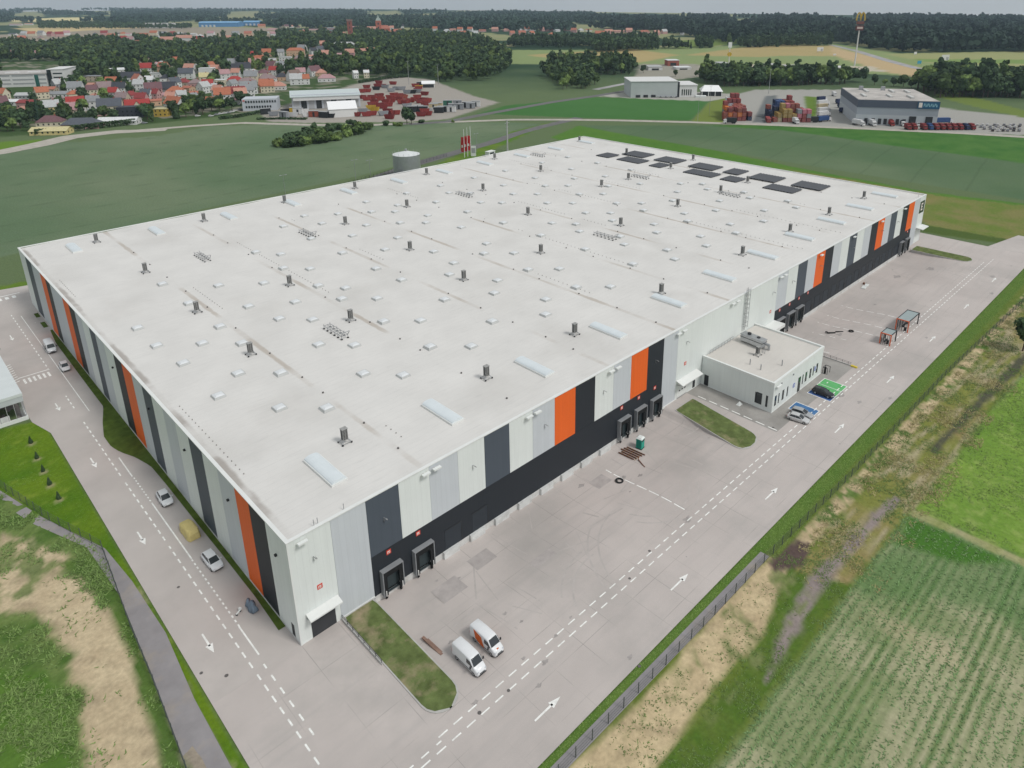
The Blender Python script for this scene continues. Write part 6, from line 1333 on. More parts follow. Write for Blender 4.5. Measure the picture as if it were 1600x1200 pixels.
p = G(1200,190); container(p[0], p[1], .05, 'red', 12.2, YAW+R_(-10), 'single long red container on the asphalt between the two blocks')
# trucks
TP = {}
def truck(u, v, rr, cab, box_, lab, L=10):
    key = (cab, box_, L)
    if key not in TP:
        r = empty('lorry'); b = MB(); b.box(-L/2,L/2-2.3,-1.25,1.25,1.15,3.9); b.build('cargo_box', cmat(box_), r)
        b = MB(); b.loft([[(L/2-2.1,y,z_) for y,z_ in ((-1.2,.6),(1.2,.6),(1.2,3.1),(-1.2,3.1))],[(L/2-.2,y,z_) for y,z_ in ((-1.2,.5),(1.2,.5),(1.15,2.6),(-1.15,2.6))],[(L/2,y,z_) for y,z_ in ((-1.15,.6),(1.15,.6),(1.1,1.6),(-1.1,1.6))]]); b.build('cab', cmat(cab), r)
        MB().box(L/2-.25,L/2-.05,-1.05,1.05,1.7,2.5).build('windscreen', GLASS, r)
        b = MB(); b.box(-L/2,L/2-2,-.5,.5,.7,1.15); b.build('chassis', DARKM, r)
        for x in (-L/2+1.2,-L/2+2.6,L/2-1.3):
            for s_ in (-1, 1): MB().cyl((x,s_*.9,.52),(x,s_*1.25,.52),.52,12).build('wheel', TYRE, r)
        TP[key] = r; o = r
    else: o = copy_tree(TP[key])
    p = G(u, v); o.location = (p[0], p[1], .05); o.scale = (1.12, 1.15, 1.15); o.rotation_euler = (0, 0, YAW-math.pi/2+R_(rr)); return tag(o, lab, 'lorry', 'lorries at the transport depots')
for i, (u, v, rr, c, b_, L_) in enumerate(((1287,190,25,'white','blue',12),(1287,182,25,'white','white',12),(1287,176,25,'white','white',12),(1286,170,25,'white','sand',12),(1286,164,25,'white','white',12),(1284,158,25,'white','navy',10),(1319,176,25,'blue','navy',9),(1316,168,25,'white','navy',9),(1312,162,25,'navy','navy',8))):
    truck(u, v, rr, c, b_, '%s lorry parked %s, %s from the front' % (b_, 'beside the grass strip' if i < 6 else 'against the depot wall', ordn(i if i < 6 else i-6)), L_)
for i, (u, c, b_) in enumerate(((1341,'white','white'),(1362,'white','white'),(1390,'red','red'),(1407,'white','black'),(1430,'white','white'))): truck(u, 196-.5*i*0, -88 if i else -60, c, b_, '%s lorry backed onto the depot docks, %s from the left' % (c, ordn(i)), 9)
truck(1470, 193, 4, 'white', 'blue', 'long blue trailer right of the transport depot', 16)
truck(1140, 193, 180, 'white', 'black', 'white lorry in front of the orange container stack', 9); truck(1243, 193, -80, 'white', 'white', 'white lorry cab by the pink containers', 6)
truck(1303, 150, -90, 'white', 'white', 'white van-sized lorry at the back of the truck park', 6)
for i in range(11):
    u = 1418+i*9.4+(6 if i > 1 else 0); p = G(u, 202); c = ['dark red','dark red','dark red','blue','dark red','dark red','dark red','dark red','dark red','navy','dark red'][i]
    truck(u, 202.5, -85, c, c, '%s tractor unit parked by the field edge, %s from left' % (c, ordn(i)), 5.4)
truck(1268, 191, 170, 'navy', 'black', 'dark blue lorry between the containers and the truck column', 8)
# skips yard: many skips / crates / machines
SKP = {}
def skip(u, v, rr, c, kind, lab):
    key = (c, kind)
    if key not in SKP:
        r = empty('waste_skip' if kind == 'skip' else 'site_container'); b = MB()
        if kind == 'skip':
            z0, z1 = .15, 1.9
            o_ = [(-3.2,-1.15,z1),(3.2,-1.15,z1),(3.2,1.15,z1),(-3.2,1.15,z1)]; i_ = [(-2.4,-1.05,z0),(2.4,-1.05,z0),(2.4,1.05,z0),(-2.4,1.05,z0)]; n_ = [(-3.05,-1.0,z1),(3.05,-1.0,z1),(3.05,1.0,z1),(-3.05,1.0,z1)]; f_ = [(-2.3,-.95,.4),(2.3,-.95,.4),(2.3,.95,.4),(-2.3,.95,.4)]
            b.add(i_+o_+n_+f_, [(3,2,1,0)]+[(k,(k+1)%4,4+(k+1)%4,4+k) for k in range(4)]+[(4+k,4+(k+1)%4,8+(k+1)%4,8+k) for k in range(4)]+[(8+k,8+(k+1)%4,12+(k+1)%4,12+k) for k in range(4)]+[(12,13,14,15)])
            b.build('tub', cmat(c), r); k = MB(); 
            for x in (-2,-.7,.7,2): k.box(x-.08,x+.08,-1.22,-1.1,.3,1.85); k.box(x-.08,x+.08,1.1,1.22,.3,1.85)
            k.build('rib', cmat('dark red' if c == 'red' else c), r)
        else:
            b.box(-3,3,-1.2,1.2,.1,2.6); b.build('body', cmat(c), r); k = MB(); k.box(-3.1,3.1,-1.3,1.3,2.6,2.75); k.build('roof', GREYM, r); MB().box(-.6,.6,-1.26,-1.19,.2,2.2).build('door', DARKM, r)
        SKP[key] = r; o = r
    else: o = copy_tree(SKP[key])
    p = G(u, v); o.location = (p[0], p[1], 0); o.rotation_euler = (0, 0, YAW-math.pi/2+R_(rr)); o.scale = (1.35, 1.3, 1.9); return tag(o, lab, 'skip' if kind == 'skip' else 'container', 'skips and site containers in the yard')
T3 = lambda u, v: (540+u/7.27, 80+v/7.27)
rs = random.Random(4)
YL = [(190,470,'red'),(240,420,'dark red'),(190,540,'red'),(240,560,'red'),(330,590,'red'),(380,520,'red'),(400,560,'red'),(300,540,'dark red'),(460,590,'red'),(520,580,'red'),(560,540,'red'),(610,520,'red'),(610,560,'red'),(640,530,'red'),(640,600,'red'),(690,590,'red'),(740,580,'red'),(790,565,'red'),(850,590,'dark red'),(900,570,'red'),(930,580,'red'),(380,370,'dark red'),(420,410,'red'),(350,440,'black'),(450,420,'grey'),(520,460,'grey'),(580,440,'grey'),(640,440,'grey'),(700,480,'grey'),(760,480,'black'),(820,470,'grey'),(540,380,'red'),(300,620,'red'),(340,640,'dark red'),(400,630,'dark red'),(430,650,'dark red'),(120,740,'red'),(240,740,'red'),(300,730,'red'),(480,700,'dark red'),(520,720,'dark red'),(570,720,'red'),(500,770,'dark red'),(900,700,'red'),(940,690,'white'),(860,740,'dark red'),(930,730,'red'),(60,700,'grey'),(430,730,'grey'),(200,700,'grey'),(290,660,'mustard'),(330,680,'mustard'),(700,640,'grey'),(900,500,'dark red')]
for k_ in range(20):
    YL.append((rs.uniform(180, 950), rs.uniform(500, 640) if k_ % 3 else rs.uniform(400, 470), rs.choice(['red','red','dark red','red','rust','grey','mustard' if k_ % 9 == 0 else 'red'])))
for i, (a, b_, c) in enumerate(YL):
    u, v = T3(a, b_); skip(u, v, rs.uniform(-25, 35), c, 'skip', '%s open skip in the yard, %s from left' % (c, ordn(sorted(range(len(YL)), key=lambda k: YL[k][0]).index(i))))
for i, (a, b_, c) in enumerate(((760,690,'black'),(830,680,'black'),(880,690,'black'),(1050,650,'sand'),(1100,690,'black'),(1060,700,'black'),(1220,660,'grey'),(1270,620,'grey'),(1290,660,'grey'),(1380,640,'black'),(1420,650,'grey'),(1480,630,'white'),(1200,690,'white'),(1000,660,'sand'),(850,400,'black'),(1160,620,'green'))):
    u, v = T3(a, b_); skip(u, v, rs.uniform(-8, 14), c, 'cabin', '%s site container right of the skips, %s from left' % (c, ordn(i)))
for i, (a, b_, c) in enumerate(((330,570,'black'),(420,590,'grey'),(540,610,'grey'),(640,600,'white'),(700,570,'white'),(760,560,'white'),(660,560,'mustard'),(800,600,'white'),(990,610,'black'),(1060,610,'black'),(880,600,'rust'),(560,560,'black'))):
    u, v = Cc(a, b_); skip(u, v, rs.uniform(-30, 40), c, 'skip' if i % 2 else 'cabin', '%s container before the pale service hall, %s from left' % (c, ordn([330,420,540,560,640,660,700,760,800,880,990,1060].index(a))))
# parked cars far: shared small car
fcar = {}
def farcar(u, v, rr, c, lab, grp_):
    if c not in fcar: o = fcar[c] = make_car('parked_car', cmat(c), (0,0,0), 0)
    else: o = copy_tree(fcar[c])
    p = G(u, v); o.location = (p[0], p[1], .04); o.rotation_euler = (0, 0, YAW-math.pi/2+R_(rr)); tag(o, lab, 'car', grp_)
for i, (u, v) in enumerate(((330,182),(339,180),(345,178.5),(352,177.5),(357,177),(363,175.5),(368,173.5),(375,172),(380,173),(385,172),(309,182),(226,193))): farcar(u, v, 40, ['white','grey','white','white','grey','white','white','grey','black','grey','white','grey'][i], 'car parked in front of the hedge, %s from left' % ordn([226,309,330,339,345,352,357,363,368,375,380,385].index(u)), 'cars by the hedge')
rs2 = random.Random(9)
fc = []
for j, (v, u0, u1, n) in enumerate(((196,1525,1600,9),(199,1530,1600,9),(202,1536,1600,8),(205,1548,1600,6))):
    for i in range(n): fc.append((u0+(u1-u0)*(i+rs2.uniform(0,.5))/n, v, j, i))
for (u, v, j, i) in fc: farcar(u, v, 60, rs2.choice(['white','grey','white','grey','black']), 'car on the far right car park, %s row from the back, %s from left' % (ORD[j], ordn(i)), 'cars on the far right car park')
for i in range(8): farcar(1028+i*4.1, 152.5, 80, ['white','grey'][i % 2], 'car along the front of the pale grey hall, %s from the left' % ordn(i), 'cars at the grey hall')
# ================================================================ VEGETATION
def leafmat(name, c, k=.30):
    m = mat(name, c, .85, .0, 1, spec=.12); n = m.node_tree.nodes; l = m.node_tree.links; b = n['Principled BSDF']
    src = b.inputs['Base Color'].links[0].from_socket
    a = n.new('ShaderNodeAttribute'); a.attribute_name = 'var'; oi = n.new('ShaderNodeObjectInfo')
    mr = n.new('ShaderNodeMapRange'); mr.inputs[3].default_value = 1-k; mr.inputs[4].default_value = 1+k*1.5; l.new(a.outputs['Fac'], mr.inputs[0])
    m2 = n.new('ShaderNodeMapRange'); m2.inputs[3].default_value = .72; m2.inputs[4].default_value = 1.3; l.new(oi.outputs['Random'], m2.inputs[0])
    mu = n.new('ShaderNodeMath'); mu.operation = 'MULTIPLY'; l.new(mr.outputs[0], mu.inputs[0]); l.new(m2.outputs[0], mu.inputs[1])
    v = n.new('ShaderNodeVectorMath'); v.operation = 'SCALE'; l.new(src, v.inputs[0]); l.new(mu.outputs[0], v.inputs['Scale']); l.new(v.outputs[0], b.inputs['Base Color'])
    b.inputs['Transmission Weight'].default_value = 0
    return m
LEAF = leafmat('foliage_green', (.075,.115,.040)); LEAFD = leafmat('foliage_dark', (.055,.090,.042)); LEAFL = leafmat('foliage_light', (.14,.20,.06)); LEAFC = leafmat('foliage_conifer', (.030,.055,.034))
LEAFF = leafmat('foliage_forest', (.036,.062,.042), .35)
BARK = mat('bark', (.10,.075,.055), .95, .2, 1)
def npmesh(name, V, Fq, var, m, parent=None):
    me = bpy.data.meshes.new(name); nv = len(V); nf = len(Fq); k = Fq.shape[1]
    me.vertices.add(nv); me.vertices.foreach_set('co', V.astype(np.float32).reshape(-1)); me.loops.add(nf*k); me.loops.foreach_set('vertex_index', Fq.astype(np.int32).reshape(-1))
    me.polygons.add(nf); me.polygons.foreach_set('loop_start', np.arange(0, nf*k, k, dtype=np.int32)); me.polygons.foreach_set('loop_total', np.full(nf, k, dtype=np.int32)); me.update(calc_edges=True)
    if var is not None:
        at = me.attributes.new('var', 'FLOAT', 'POINT'); at.data.foreach_set('value', var.astype(np.float32))
    me.materials.append(m); o = bpy.data.objects.new(name, me); COL.objects.link(o)
    if parent: o.parent = parent; ALLCH.setdefault(parent.name, []).append(o)
    return o
def crown_arrays(n, shape, rr, leaf=.9, seed=0):
    """leaf cards spread through several lobes; unit: metres, tree height ~ 12"""
    g = np.random.default_rng(seed)
    lobes = []
    if shape == 'round':
        for k in range(9): a = g.uniform(0, 6.28); q = g.uniform(.2, 2.6); lobes.append((q*math.cos(a), q*math.sin(a), g.uniform(4.2, 9.6), g.uniform(1.5, 2.7)))
        lobes.append((0,0,7,3.2))
    elif shape == 'tall':
        for k in range(9): lobes.append((g.uniform(-.8,.8), g.uniform(-.8,.8), 2.5+k*1.25, 1.9-abs(k-3.5)*.18))
    elif shape == 'cone':
        for k in range(9): lobes.append((g.uniform(-.2,.2), g.uniform(-.2,.2), 1.6+k*1.25, 2.5*(1-k/9.5)))
    else:
        for k in range(6): a = g.uniform(0, 6.28); q = g.uniform(.2, 2.0); lobes.append((q*math.cos(a), q*math.sin(a), g.uniform(1.0, 2.2), g.uniform(1.0, 1.6)))
    lobes = np.array(lobes); w_ = lobes[:, 3]**2; idx = g.choice(len(lobes), n, p=w_/w_.sum()); Lb = lobes[idx]
    d = g.normal(size=(n, 3)); d /= np.linalg.norm(d, axis=1)[:, None]; rad = g.uniform(.55, 1.08, n)**.6
    c = Lb[:, :3]+d*(Lb[:, 3]*rad)[:, None]*np.array([1, 1, .85])
    nrm = d+g.normal(size=(n, 3))*.35; nrm /= np.linalg.norm(nrm, axis=1)[:, None]
    t = np.cross(nrm, g.normal(size=(n, 3))); t /= np.linalg.norm(t, axis=1)[:, None]; b = np.cross(nrm, t); s = leaf*g.uniform(.55, 1.25, n)[:, None]
    V = np.stack([c-t*s-b*s*.6, c+t*s*.8-b*s*.7, c+t*s+b*s*.6, c-t*s*.7+b*s*.8], 1).reshape(-1, 3)
    F_ = np.arange(n*4).reshape(-1, 4); lv = g.uniform(0, 1, len(lobes)); var = np.repeat(np.clip(lv[idx]*.5+g.uniform(0, .5, n), 0, 1), 4)
    return V, F_, var
PROTO = []
def tree_proto(shape, m, seed, n=520, leaf=.8):
    r = empty('broadleaf_tree' if shape in ('round',) else ('conifer_tree' if shape == 'cone' else ('poplar_tree' if shape == 'tall' else 'bush')))
    V, F_, var = crown_arrays(n, shape, 1, leaf, seed); npmesh('crown', V, F_, var, m, r)
    k = MB(); hh = {'round':7,'tall':9,'cone':9,'bush':1.4}[shape]; k.cyl((0,0,-.3),(0,0,hh),.3 if shape != 'bush' else .1,7,.08)
    g = random.Random(seed)
    for i in range(5):
        a = g.uniform(0, 6.28); z_ = hh*.35+i*hh*.1; k.cyl((0,0,z_),(math.cos(a)*1.6,math.sin(a)*1.6,z_+1.6) if shape == 'round' else (math.cos(a)*.5,math.sin(a)*.5,z_+.9),.12,5,.03)
    k.build('trunk', BARK, r); PROTO.append(r); r['unused'] = 1; return r
PR_ = {'round':[tree_proto('round', m, s) for m, s in ((LEAF,1),(LEAFD,2),(LEAFL,3),(LEAFD,4))], 'tall':[tree_proto('tall', LEAF, 5), tree_proto('tall', LEAFD, 6)], 'cone':[tree_proto('cone', LEAFC, 7), tree_proto('cone', LEAFD, 8)], 'bush':[tree_proto('bush', LEAF, 9, 420, .5), tree_proto('bush', LEAFD, 10, 420, .5), tree_proto('bush', LEAFL, 11, 420, .5)]}
tr = random.Random(12); NT = [0]
def tree(x, y, sc, kind, lab, g_, which=None, sz=None):
    pr_ = PR_[kind][which if which is not None else tr.randrange(len(PR_[kind]))]
    if pr_.get('unused'): del pr_['unused']; o = pr_
    else: o = copy_tree(pr_)
    o.location = (x, y, -.05); sc = sc*(1.15 if kind != 'bush' else 1); o.scale = (sc*tr.uniform(.85,1.15), sc*tr.uniform(.85,1.15), (sz or sc)*tr.uniform(.9,1.12)); o.rotation_euler = (0, 0, tr.uniform(0, 6.28)); NT[0] += 1
    return tag(o, lab, 'bush' if kind == 'bush' else 'tree', g_)
# merged woodland: each tree a set of cards, several thousand faces altogether
stuff_cache = {}
def woodland(name, pts, lab_unused, m, n=70, leaf=1.5, seed=0):
    """pts: list of (x,y,scale,shape)"""
    Vs = []; Fs = []; vs = []; off = 0; g = np.random.default_rng(seed)
    lib = {sh: [crown_arrays(n, sh, 1, leaf, 100+i) for i in range(7)] for sh in ('round', 'tall', 'cone', 'bush')}
    for (x, y, s, sh) in pts:
        V, F_, var = lib[sh][g.integers(7)]; a = g.uniform(0, 6.28); c, q = math.cos(a), math.sin(a)
        V2 = np.stack([(V[:, 0]*c-V[:, 1]*q)*s+x, (V[:, 0]*q+V[:, 1]*c)*s+y, V[:, 2]*s*g.uniform(.85, 1.2)], -1)
        Vs.append(V2); Fs.append(F_+off); vs.append(np.clip(var*.6+g.uniform(0, .55), 0, 1)); off += len(V)
    o = npmesh(name, np.concatenate(Vs), np.concatenate(Fs), np.concatenate(vs), m); tag(o, kind='stuff'); return o
def inpoly(u, v, poly):
    c = False; n = len(poly)
    for i in range(n):
        x0, y0 = poly[i-1]; x1, y1 = poly[i]
        if (y0 > v) != (y1 > v) and u < (x1-x0)*(v-y0)/(y1-y0)+x0: c = not c
    return c
HB = [(h['u'], h['v'], max(5, h['W']*F/depth(G(h['u'], h['v']))*.5), ) for h in HOUSES]
def clear(u, v, pad=3):
    """keep the survey clear of the strip in front of surveyed houses so they are not hidden"""
    for hu, hv, hw in HB:
        if abs(u-hu) < hw+pad and -6 < v-hv < 8*(600/max(300, depth(G(hu, hv)))): return False
    return True
SPEC = [((400-30,165,440,30)),]
def scatter(poly, step, seed, keep=None, jit=.5):
    g = random.Random(seed); us = [p[0] for p in poly]; vs_ = [p[1] for p in poly]; out = []; v = min(vs_)
    while v < max(vs_):
        st = step(v); u = min(us)
        while u < max(us):
            uu = u+g.uniform(-jit, jit)*st; vv = v+g.uniform(-jit, jit)*st*.35
            if inpoly(uu, vv, poly) and (keep is None or keep(uu, vv)): out.append((uu, vv))
            u += st
        v += st*.32
    return out
def shp(g, a=(.86,.1,.04)):
    r_ = g.random(); return 'round' if r_ < a[0] else ('tall' if r_ < a[0]+a[1] else 'cone')
gg = random.Random(3)
# special clear areas (buildings)
BOX = [(0,96,100,152),(395,120,565,195),(560,120,672,195),(980,100,1130,160),(1315,120,1470,200),(232,34,275,46),(320,34,405,45),(578,38,622,54),(543,52,553,62)]
def keepL(u, v): return clear(u, v) and not any(a < u < c and b < v < d for a, b, c, d in BOX)
stp = lambda k: (lambda v: max(3.2, k*F*9.0/depth(G(800, v))))
# 1. town tree mass
P1 = scatter([(-20,60),(60,76),(150,60),(330,60),(560,45),(672,52),(672,126),(560,118),(400,118),(330,118),(230,116),(110,130),(100,100),(-20,104)], stp(.62), 1, keepL)
P2 = scatter([(-20,104),(110,110),(250,118),(420,112),(520,122),(560,126),(420,160),(380,170),(250,190),(60,205),(-20,210)], stp(.82), 2, keepL)
P3 = scatter([(672,58),(740,60),(790,80),(800,108),(760,128),(672,128)], stp(.8), 3)+scatter([(860,98),(930,92),(930,138),(880,140),(850,120)], stp(.7), 4)
town_pts = []
ALLT = [(u, v) for u, v in P1+P2+P3]
near = sorted(ALLT, key=lambda p: -p[1])
indiv = near[:170]; rest = near[150:]
for (u, v) in indiv:
    p = G(u, v); tree(p[0], p[1], gg.uniform(.65, 1.15), shp(gg), 'green tree standing among the town houses' if u < 672 else 'green tree in the wood behind the branch road', 'trees among the houses' if u < 672 else 'trees behind the branch road')
for k_, m_ in enumerate((LEAFD, LEAF, LEAFL)): woodland('town_woodland', [(*G(u, v)[:2], gg.uniform(.9, 1.7), shp(gg)) for i_, (u, v) in enumerate(rest) if (i_*7919 % 10 < 5, 5 <= i_*7919 % 10 < 9, i_*7919 % 10 >= 9)[k_]], '', m_, 90, 1.35, 5+k_)
# far forests
def clearing(u, v):
    a = np.array([float(u)]); b = np.array([float(v)*11]); return vnoise(a, b, 46, 3)[0]*.65+vnoise(a, b, 18, 9)[0]*.35 < .56
def far_poly(poly, k, seed, m, smin, smax, n, leaf, keep=None, name='distant_forest'):
    P = scatter(poly, stp(k), seed, keep); woodland(name, [(*G(u, v)[:2], gg.uniform(smin, smax), 'round' if gg.random() < .93 else 'tall') for u, v in P], '', m, n, leaf, seed); return len(P)
n1_ = far_poly([(-60,14),(300,15),(672,18),(930,22),(930,50),(672,48),(560,46),(420,44),(405,38),(300,36),(240,38),(60,36),(-60,34)], .9, 21, LEAFF, 1.5, 2.2, 34, 2.6, lambda u, v: clearing(u, v) and not (20 < u < 175 and 25 < v < 33))
n2_ = far_poly([(920,28),(1700,29),(1700,82),(1600,82),(1560,80),(1500,83),(1420,82),(1370,78),(1330,70),(1298,64),(1260,66),(1230,68),(1150,70),(1060,54),(980,47),(920,46)], .85, 22, LEAFF, 1.6, 2.3, 40, 2.4, lambda u, v: v > 45 or clearing(u, v))
n3_ = far_poly([(60,36),(140,38),(300,42),(300,46),(60,46)], .8, 23, LEAFD, 1.0, 1.5, 40, 2)
def row(poly, k, seed, lab, g_, mx=200, kinds=(.3,.6,.1), sc=(.8,1.2)):
    P = scatter(poly, stp(k), seed); 
    for u, v in P[:mx]:
        p = G(u, v); tree(p[0], p[1], gg.uniform(*sc), shp(gg, kinds), lab, g_)
# right middle tree belts
def belt(poly, k, seed, name, m, kinds, sc, n=90, leaf=1.2):
    P = scatter(poly, stp(k), seed); woodland(name, [(*G(u, v)[:2], gg.uniform(*sc), shp(gg, kinds)) for u, v in P], '', m, n, leaf, seed)
belt([(790,74),(800,64),(926,62),(1026,60),(1028,74),(926,76)], .6, 30, 'tree_belt', LEAFD, (.8,.2,0), (1.1,1.6))
belt([(926,82),(926,76),(1026,74),(1028,78),(980,80)], .5, 31, 'tree_belt', LEAFD, (.6,.4,0), (1.5,2.0))
belt([(1036,74),(1062,74),(1062,77),(1036,77)], .45, 32, 'tree_belt', LEAFD, (.5,.5,0), (1.3,1.7)); belt([(1086,73),(1113,72),(1113,75),(1086,76)], .45, 33, 'tree_belt', LEAFD, (.2,.7,.1), (1.4,1.8))
belt([(1066,75),(1082,75),(1082,77),(1066,77)], .5, 34, 'tree_belt', LEAFD, (.6,.3,.1), (.8,1.1)); belt([(1155,71),(1240,68),(1300,67),(1300,71),(1155,75)], .5, 35, 'tree_belt', LEAFD, (.5,.4,.1), (1.3,1.8))
p = G(1139,72); tree(p[0], p[1], 1.7, 'tall', 'lone dark tree on the far field right of the small woods', 'lone far trees')
row([(926,104),(960,98),(990,104),(992,118),(985,132),(926,138)], .72, 41, 'dense green tree in the wood left of the pale grey hall', 'trees left of the grey hall', 60, (.6,.25,.15), (1.1,1.6))
row([(1098,122),(1130,122),(1230,126),(1322,128),(1322,136),(1230,140),(1140,138),(1100,130)], .62, 42, 'dark tree in the belt behind the containers', 'trees behind the containers', 110, (.75,.2,.05), (1.1,1.75))
belt([(1325,124),(1350,126),(1350,130),(1325,130)], .6, 43, 'tree_belt', LEAFD, (.9,.1,0), (1.2,1.6)); 
for (u, v, s_) in ((1366,133,.9),(1382,134,.6),(1396,135,.8),(1411,136,1.2),(1424,138,.8),(1202,114,.8),(1055,120,.75),(1005,114,.85),(1089,120,.7),(1122,128,1.1)): p = G(u, v); tree(p[0], p[1], s_, 'round', 'rounded tree standing alone by the fields', 'scattered round trees')
row([(1425,142),(1440,134),(1500,128),(1560,136),(1600,146),(1680,156),(1680,184),(1600,180),(1540,172),(1480,160)], .72, 44, 'big dark tree in the wood at the right edge', 'trees of the right-hand wood', 110, (.85,.12,.03), (1.3,2.1))
# shrubs in wheat field, big bush
for i, (u, v, s_) in enumerate(((436,228,1.6),(446,229,1.7),(456,229,1.7),(466,228,1.6),(476,226,1.6),(486,224,1.7),(497,223,1.8),(508,221,1.7),(520,219,1.7),(530,217,1.5),(470,218,1.6),(480,214,1.7),(450,220,1.5),(500,212,1.7),(515,208,1.5),(545,213,1.6),(555,210,1.7),(566,207,1.5),(540,206,1.6),(575,202,1.2),(560,199,1.4),(550,196,1.2),(528,203,1.5))):
    p = G(u, v); tree(p[0], p[1], s_*1.15, 'bush', 'rounded shrub in the wheat field thicket', 'shrubs in the wheat field', sz=s_*1.1)
for (u, v, s_) in ((492,209,.62),(514,204,.5)): p = G(u, v); tree(p[0], p[1], s_, 'round', 'small upright tree in the wheat field thicket', 'small trees in the thicket', 1)
for (u, v, s_) in ((636,194,1.05),(643,194,.8)): p = G(u, v); tree(p[0], p[1], s_, 'round', 'large dark tree by the road at the skips yard', 'pair of dark trees by the road', 1)
for (u, v, s_) in ((605,196,1.2),(618,196,.9),(660,192,.9),(625,197,1.0),(708,191,.6),(577,198,.9)): p = G(u, v); tree(p[0], p[1], s_, 'bush', 'small roadside shrub near the skips yard', 'roadside shrubs')
# hedges
def hedge(pts, w_, h_, lab):
    g = np.random.default_rng(len(lab)); P = np.array([G(u, v)[:2] for u, v in pts]); Vs = []; n = 0
    cs = []
    for a, b in zip(P[:-1], P[1:]):
        L_ = np.hypot(*(b-a)); k = int(L_*14*w_/2); t = g.uniform(0, 1, k); nn = np.array([-(b-a)[1], (b-a)[0]])/L_; q = a+(b-a)*t[:, None]+nn*g.uniform(-w_/2, w_/2, k)[:, None]
        cs.append(np.column_stack([q, np.abs(g.normal(.75, .3, k)).clip(0, 1.05)*h_]))
    c = np.concatenate(cs); n = len(c); d = g.normal(size=(n, 3)); d /= np.linalg.norm(d, axis=1)[:, None]; t = np.cross(d, [0, 0, 1.0]); t /= np.linalg.norm(t, axis=1)[:, None]+1e-6; b = np.cross(d, t); s_ = g.uniform(.35, .7, n)[:, None]
    V = np.stack([c-t*s_-b*s_, c+t*s_-b*s_, c+t*s_+b*s_, c-t*s_+b*s_], 1).reshape(-1, 3)
    o = npmesh('hedge', V, np.arange(n*4).reshape(-1, 4), np.repeat(g.uniform(0, 1, n), 4), LEAFD); tag(o, lab, 'hedge')
hedge([(55,212),(110,206),(160,200),(214,194)], 3.0, 4.0, 'dark clipped hedge below the yellow and slate bungalows')
hedge([(262,176),(300,172),(350,166),(392,158)], 6, 5, 'tall dark hedge behind the small car park with flagpoles')
hedge([(342,187),(370,184),(410,176)], 2.0, 2.2, 'low dark hedge in front of the parked cars')
hedge([(562,130),(600,124),(640,120)], 4, 3, 'green hedge behind the skips yard')
hedge([(402,187),(440,186.5),(480,187)], 1.6, 1.2, 'low dark hedge along the track in front of the service hall')
# foreground right edge tree (dark crown at frame edge)
tree(G(1598,548)[0],G(1598,548)[1], .8, 'round', 'dark round tree at the right edge beyond the mesh fence', None, 1)
for i, (x, y) in enumerate(((-17.2,90.7),(-17.5,83.2),(-17.6,77),(-17.7,71.1),(-17.5,64.6))):
    tree(x, y, .13, 'cone', 'thin young conifer on the lawn left of the road', 'young conifers on the lawn', 1, .15)
    
# ---- ground tufts
def tufts(name, pts, m, h=(.2,.5), w_=.16, nb=5, seed=0, zoff=0.0):
    g = np.random.default_rng(seed); P = np.asarray(pts, float); n = len(P)*nb; c = np.repeat(P, nb, 0)+g.normal(size=(n, 2))*w_; hh = g.uniform(*h, n); a = g.uniform(0, 6.28, n); ln = g.uniform(.9, 2.2, n)*hh
    i = np.clip(np.searchsorted(gx, c[:, 0]), 0, len(gx)-1); j = np.clip(np.searchsorted(gy, c[:, 1]), 0, len(gy)-1); z0 = GZ[i, j]-.03+zoff
    wx = np.cos(a)*w_*.5; wy = np.sin(a)*w_*.5; b = a+g.normal(0, .6, n)+1.57
    V = np.stack([np.column_stack([c[:, 0]-wx, c[:, 1]-wy, z0]), np.column_stack([c[:, 0]+wx, c[:, 1]+wy, z0]), np.column_stack([c[:, 0]+np.cos(b)*ln, c[:, 1]+np.sin(b)*ln, z0+hh*.75])], 1).reshape(-1, 3)
    o = npmesh(name, V, np.arange(n*3).reshape(-1, 3), np.repeat(g.uniform(0, 1, n), 3), m); tag(o, kind='stuff'); return o
TUFT = leafmat('weed_green', (.16,.235,.065), .3); TUFTD = leafmat('weed_dark', (.13,.195,.06), .3); TUFTY = leafmat('dry_grass', (.34,.30,.14), .3); CROPM = leafmat('maize_leaf', (.115,.185,.075), .3)
g = np.random.default_rng(5)
def scatter_mask(x0, x1, y0, y1, n, f): 
    P = np.column_stack([g.uniform(x0, x1, n), g.uniform(y0, y1, n)]); k = f(P[:, 0], P[:, 1]) > g.uniform(0, 1, n); return P[k]
def fencex(x): return np.interp(x, [-20,64,155,300], [-41.6,-42.2,-43.2,-47.5])
# weeds on right sand / rough belt
tufts('weeds', scatter_mask(0, 300, -57, -41.5, 42000, lambda x, y: (y < fencex(x))*(y > -54.6-(x>96)*2)*np.clip((fbm(x, y, 4, 51)-.46)*6, 0, 1)*np.where((x < 64) & (y > -50.5), .28, 1)), TUFTD, (.08,.30), .18, 3, 1)
tufts('dry_grass', scatter_mask(64, 300, -58, -44, 26000, lambda x, y: np.clip((fbm(x, y, 6, 52)-.45)*4, 0, 1)), TUFTY, (.15,.45), .2, 3, 2)
tufts('verge_grass', scatter_mask(-10, 280, -42.5, -38.05, 26000, lambda x, y: (y > fencex(x)+(x<66)*2.6-.2)*.9), TUFT, (.05,.16), .14, 3, 3)
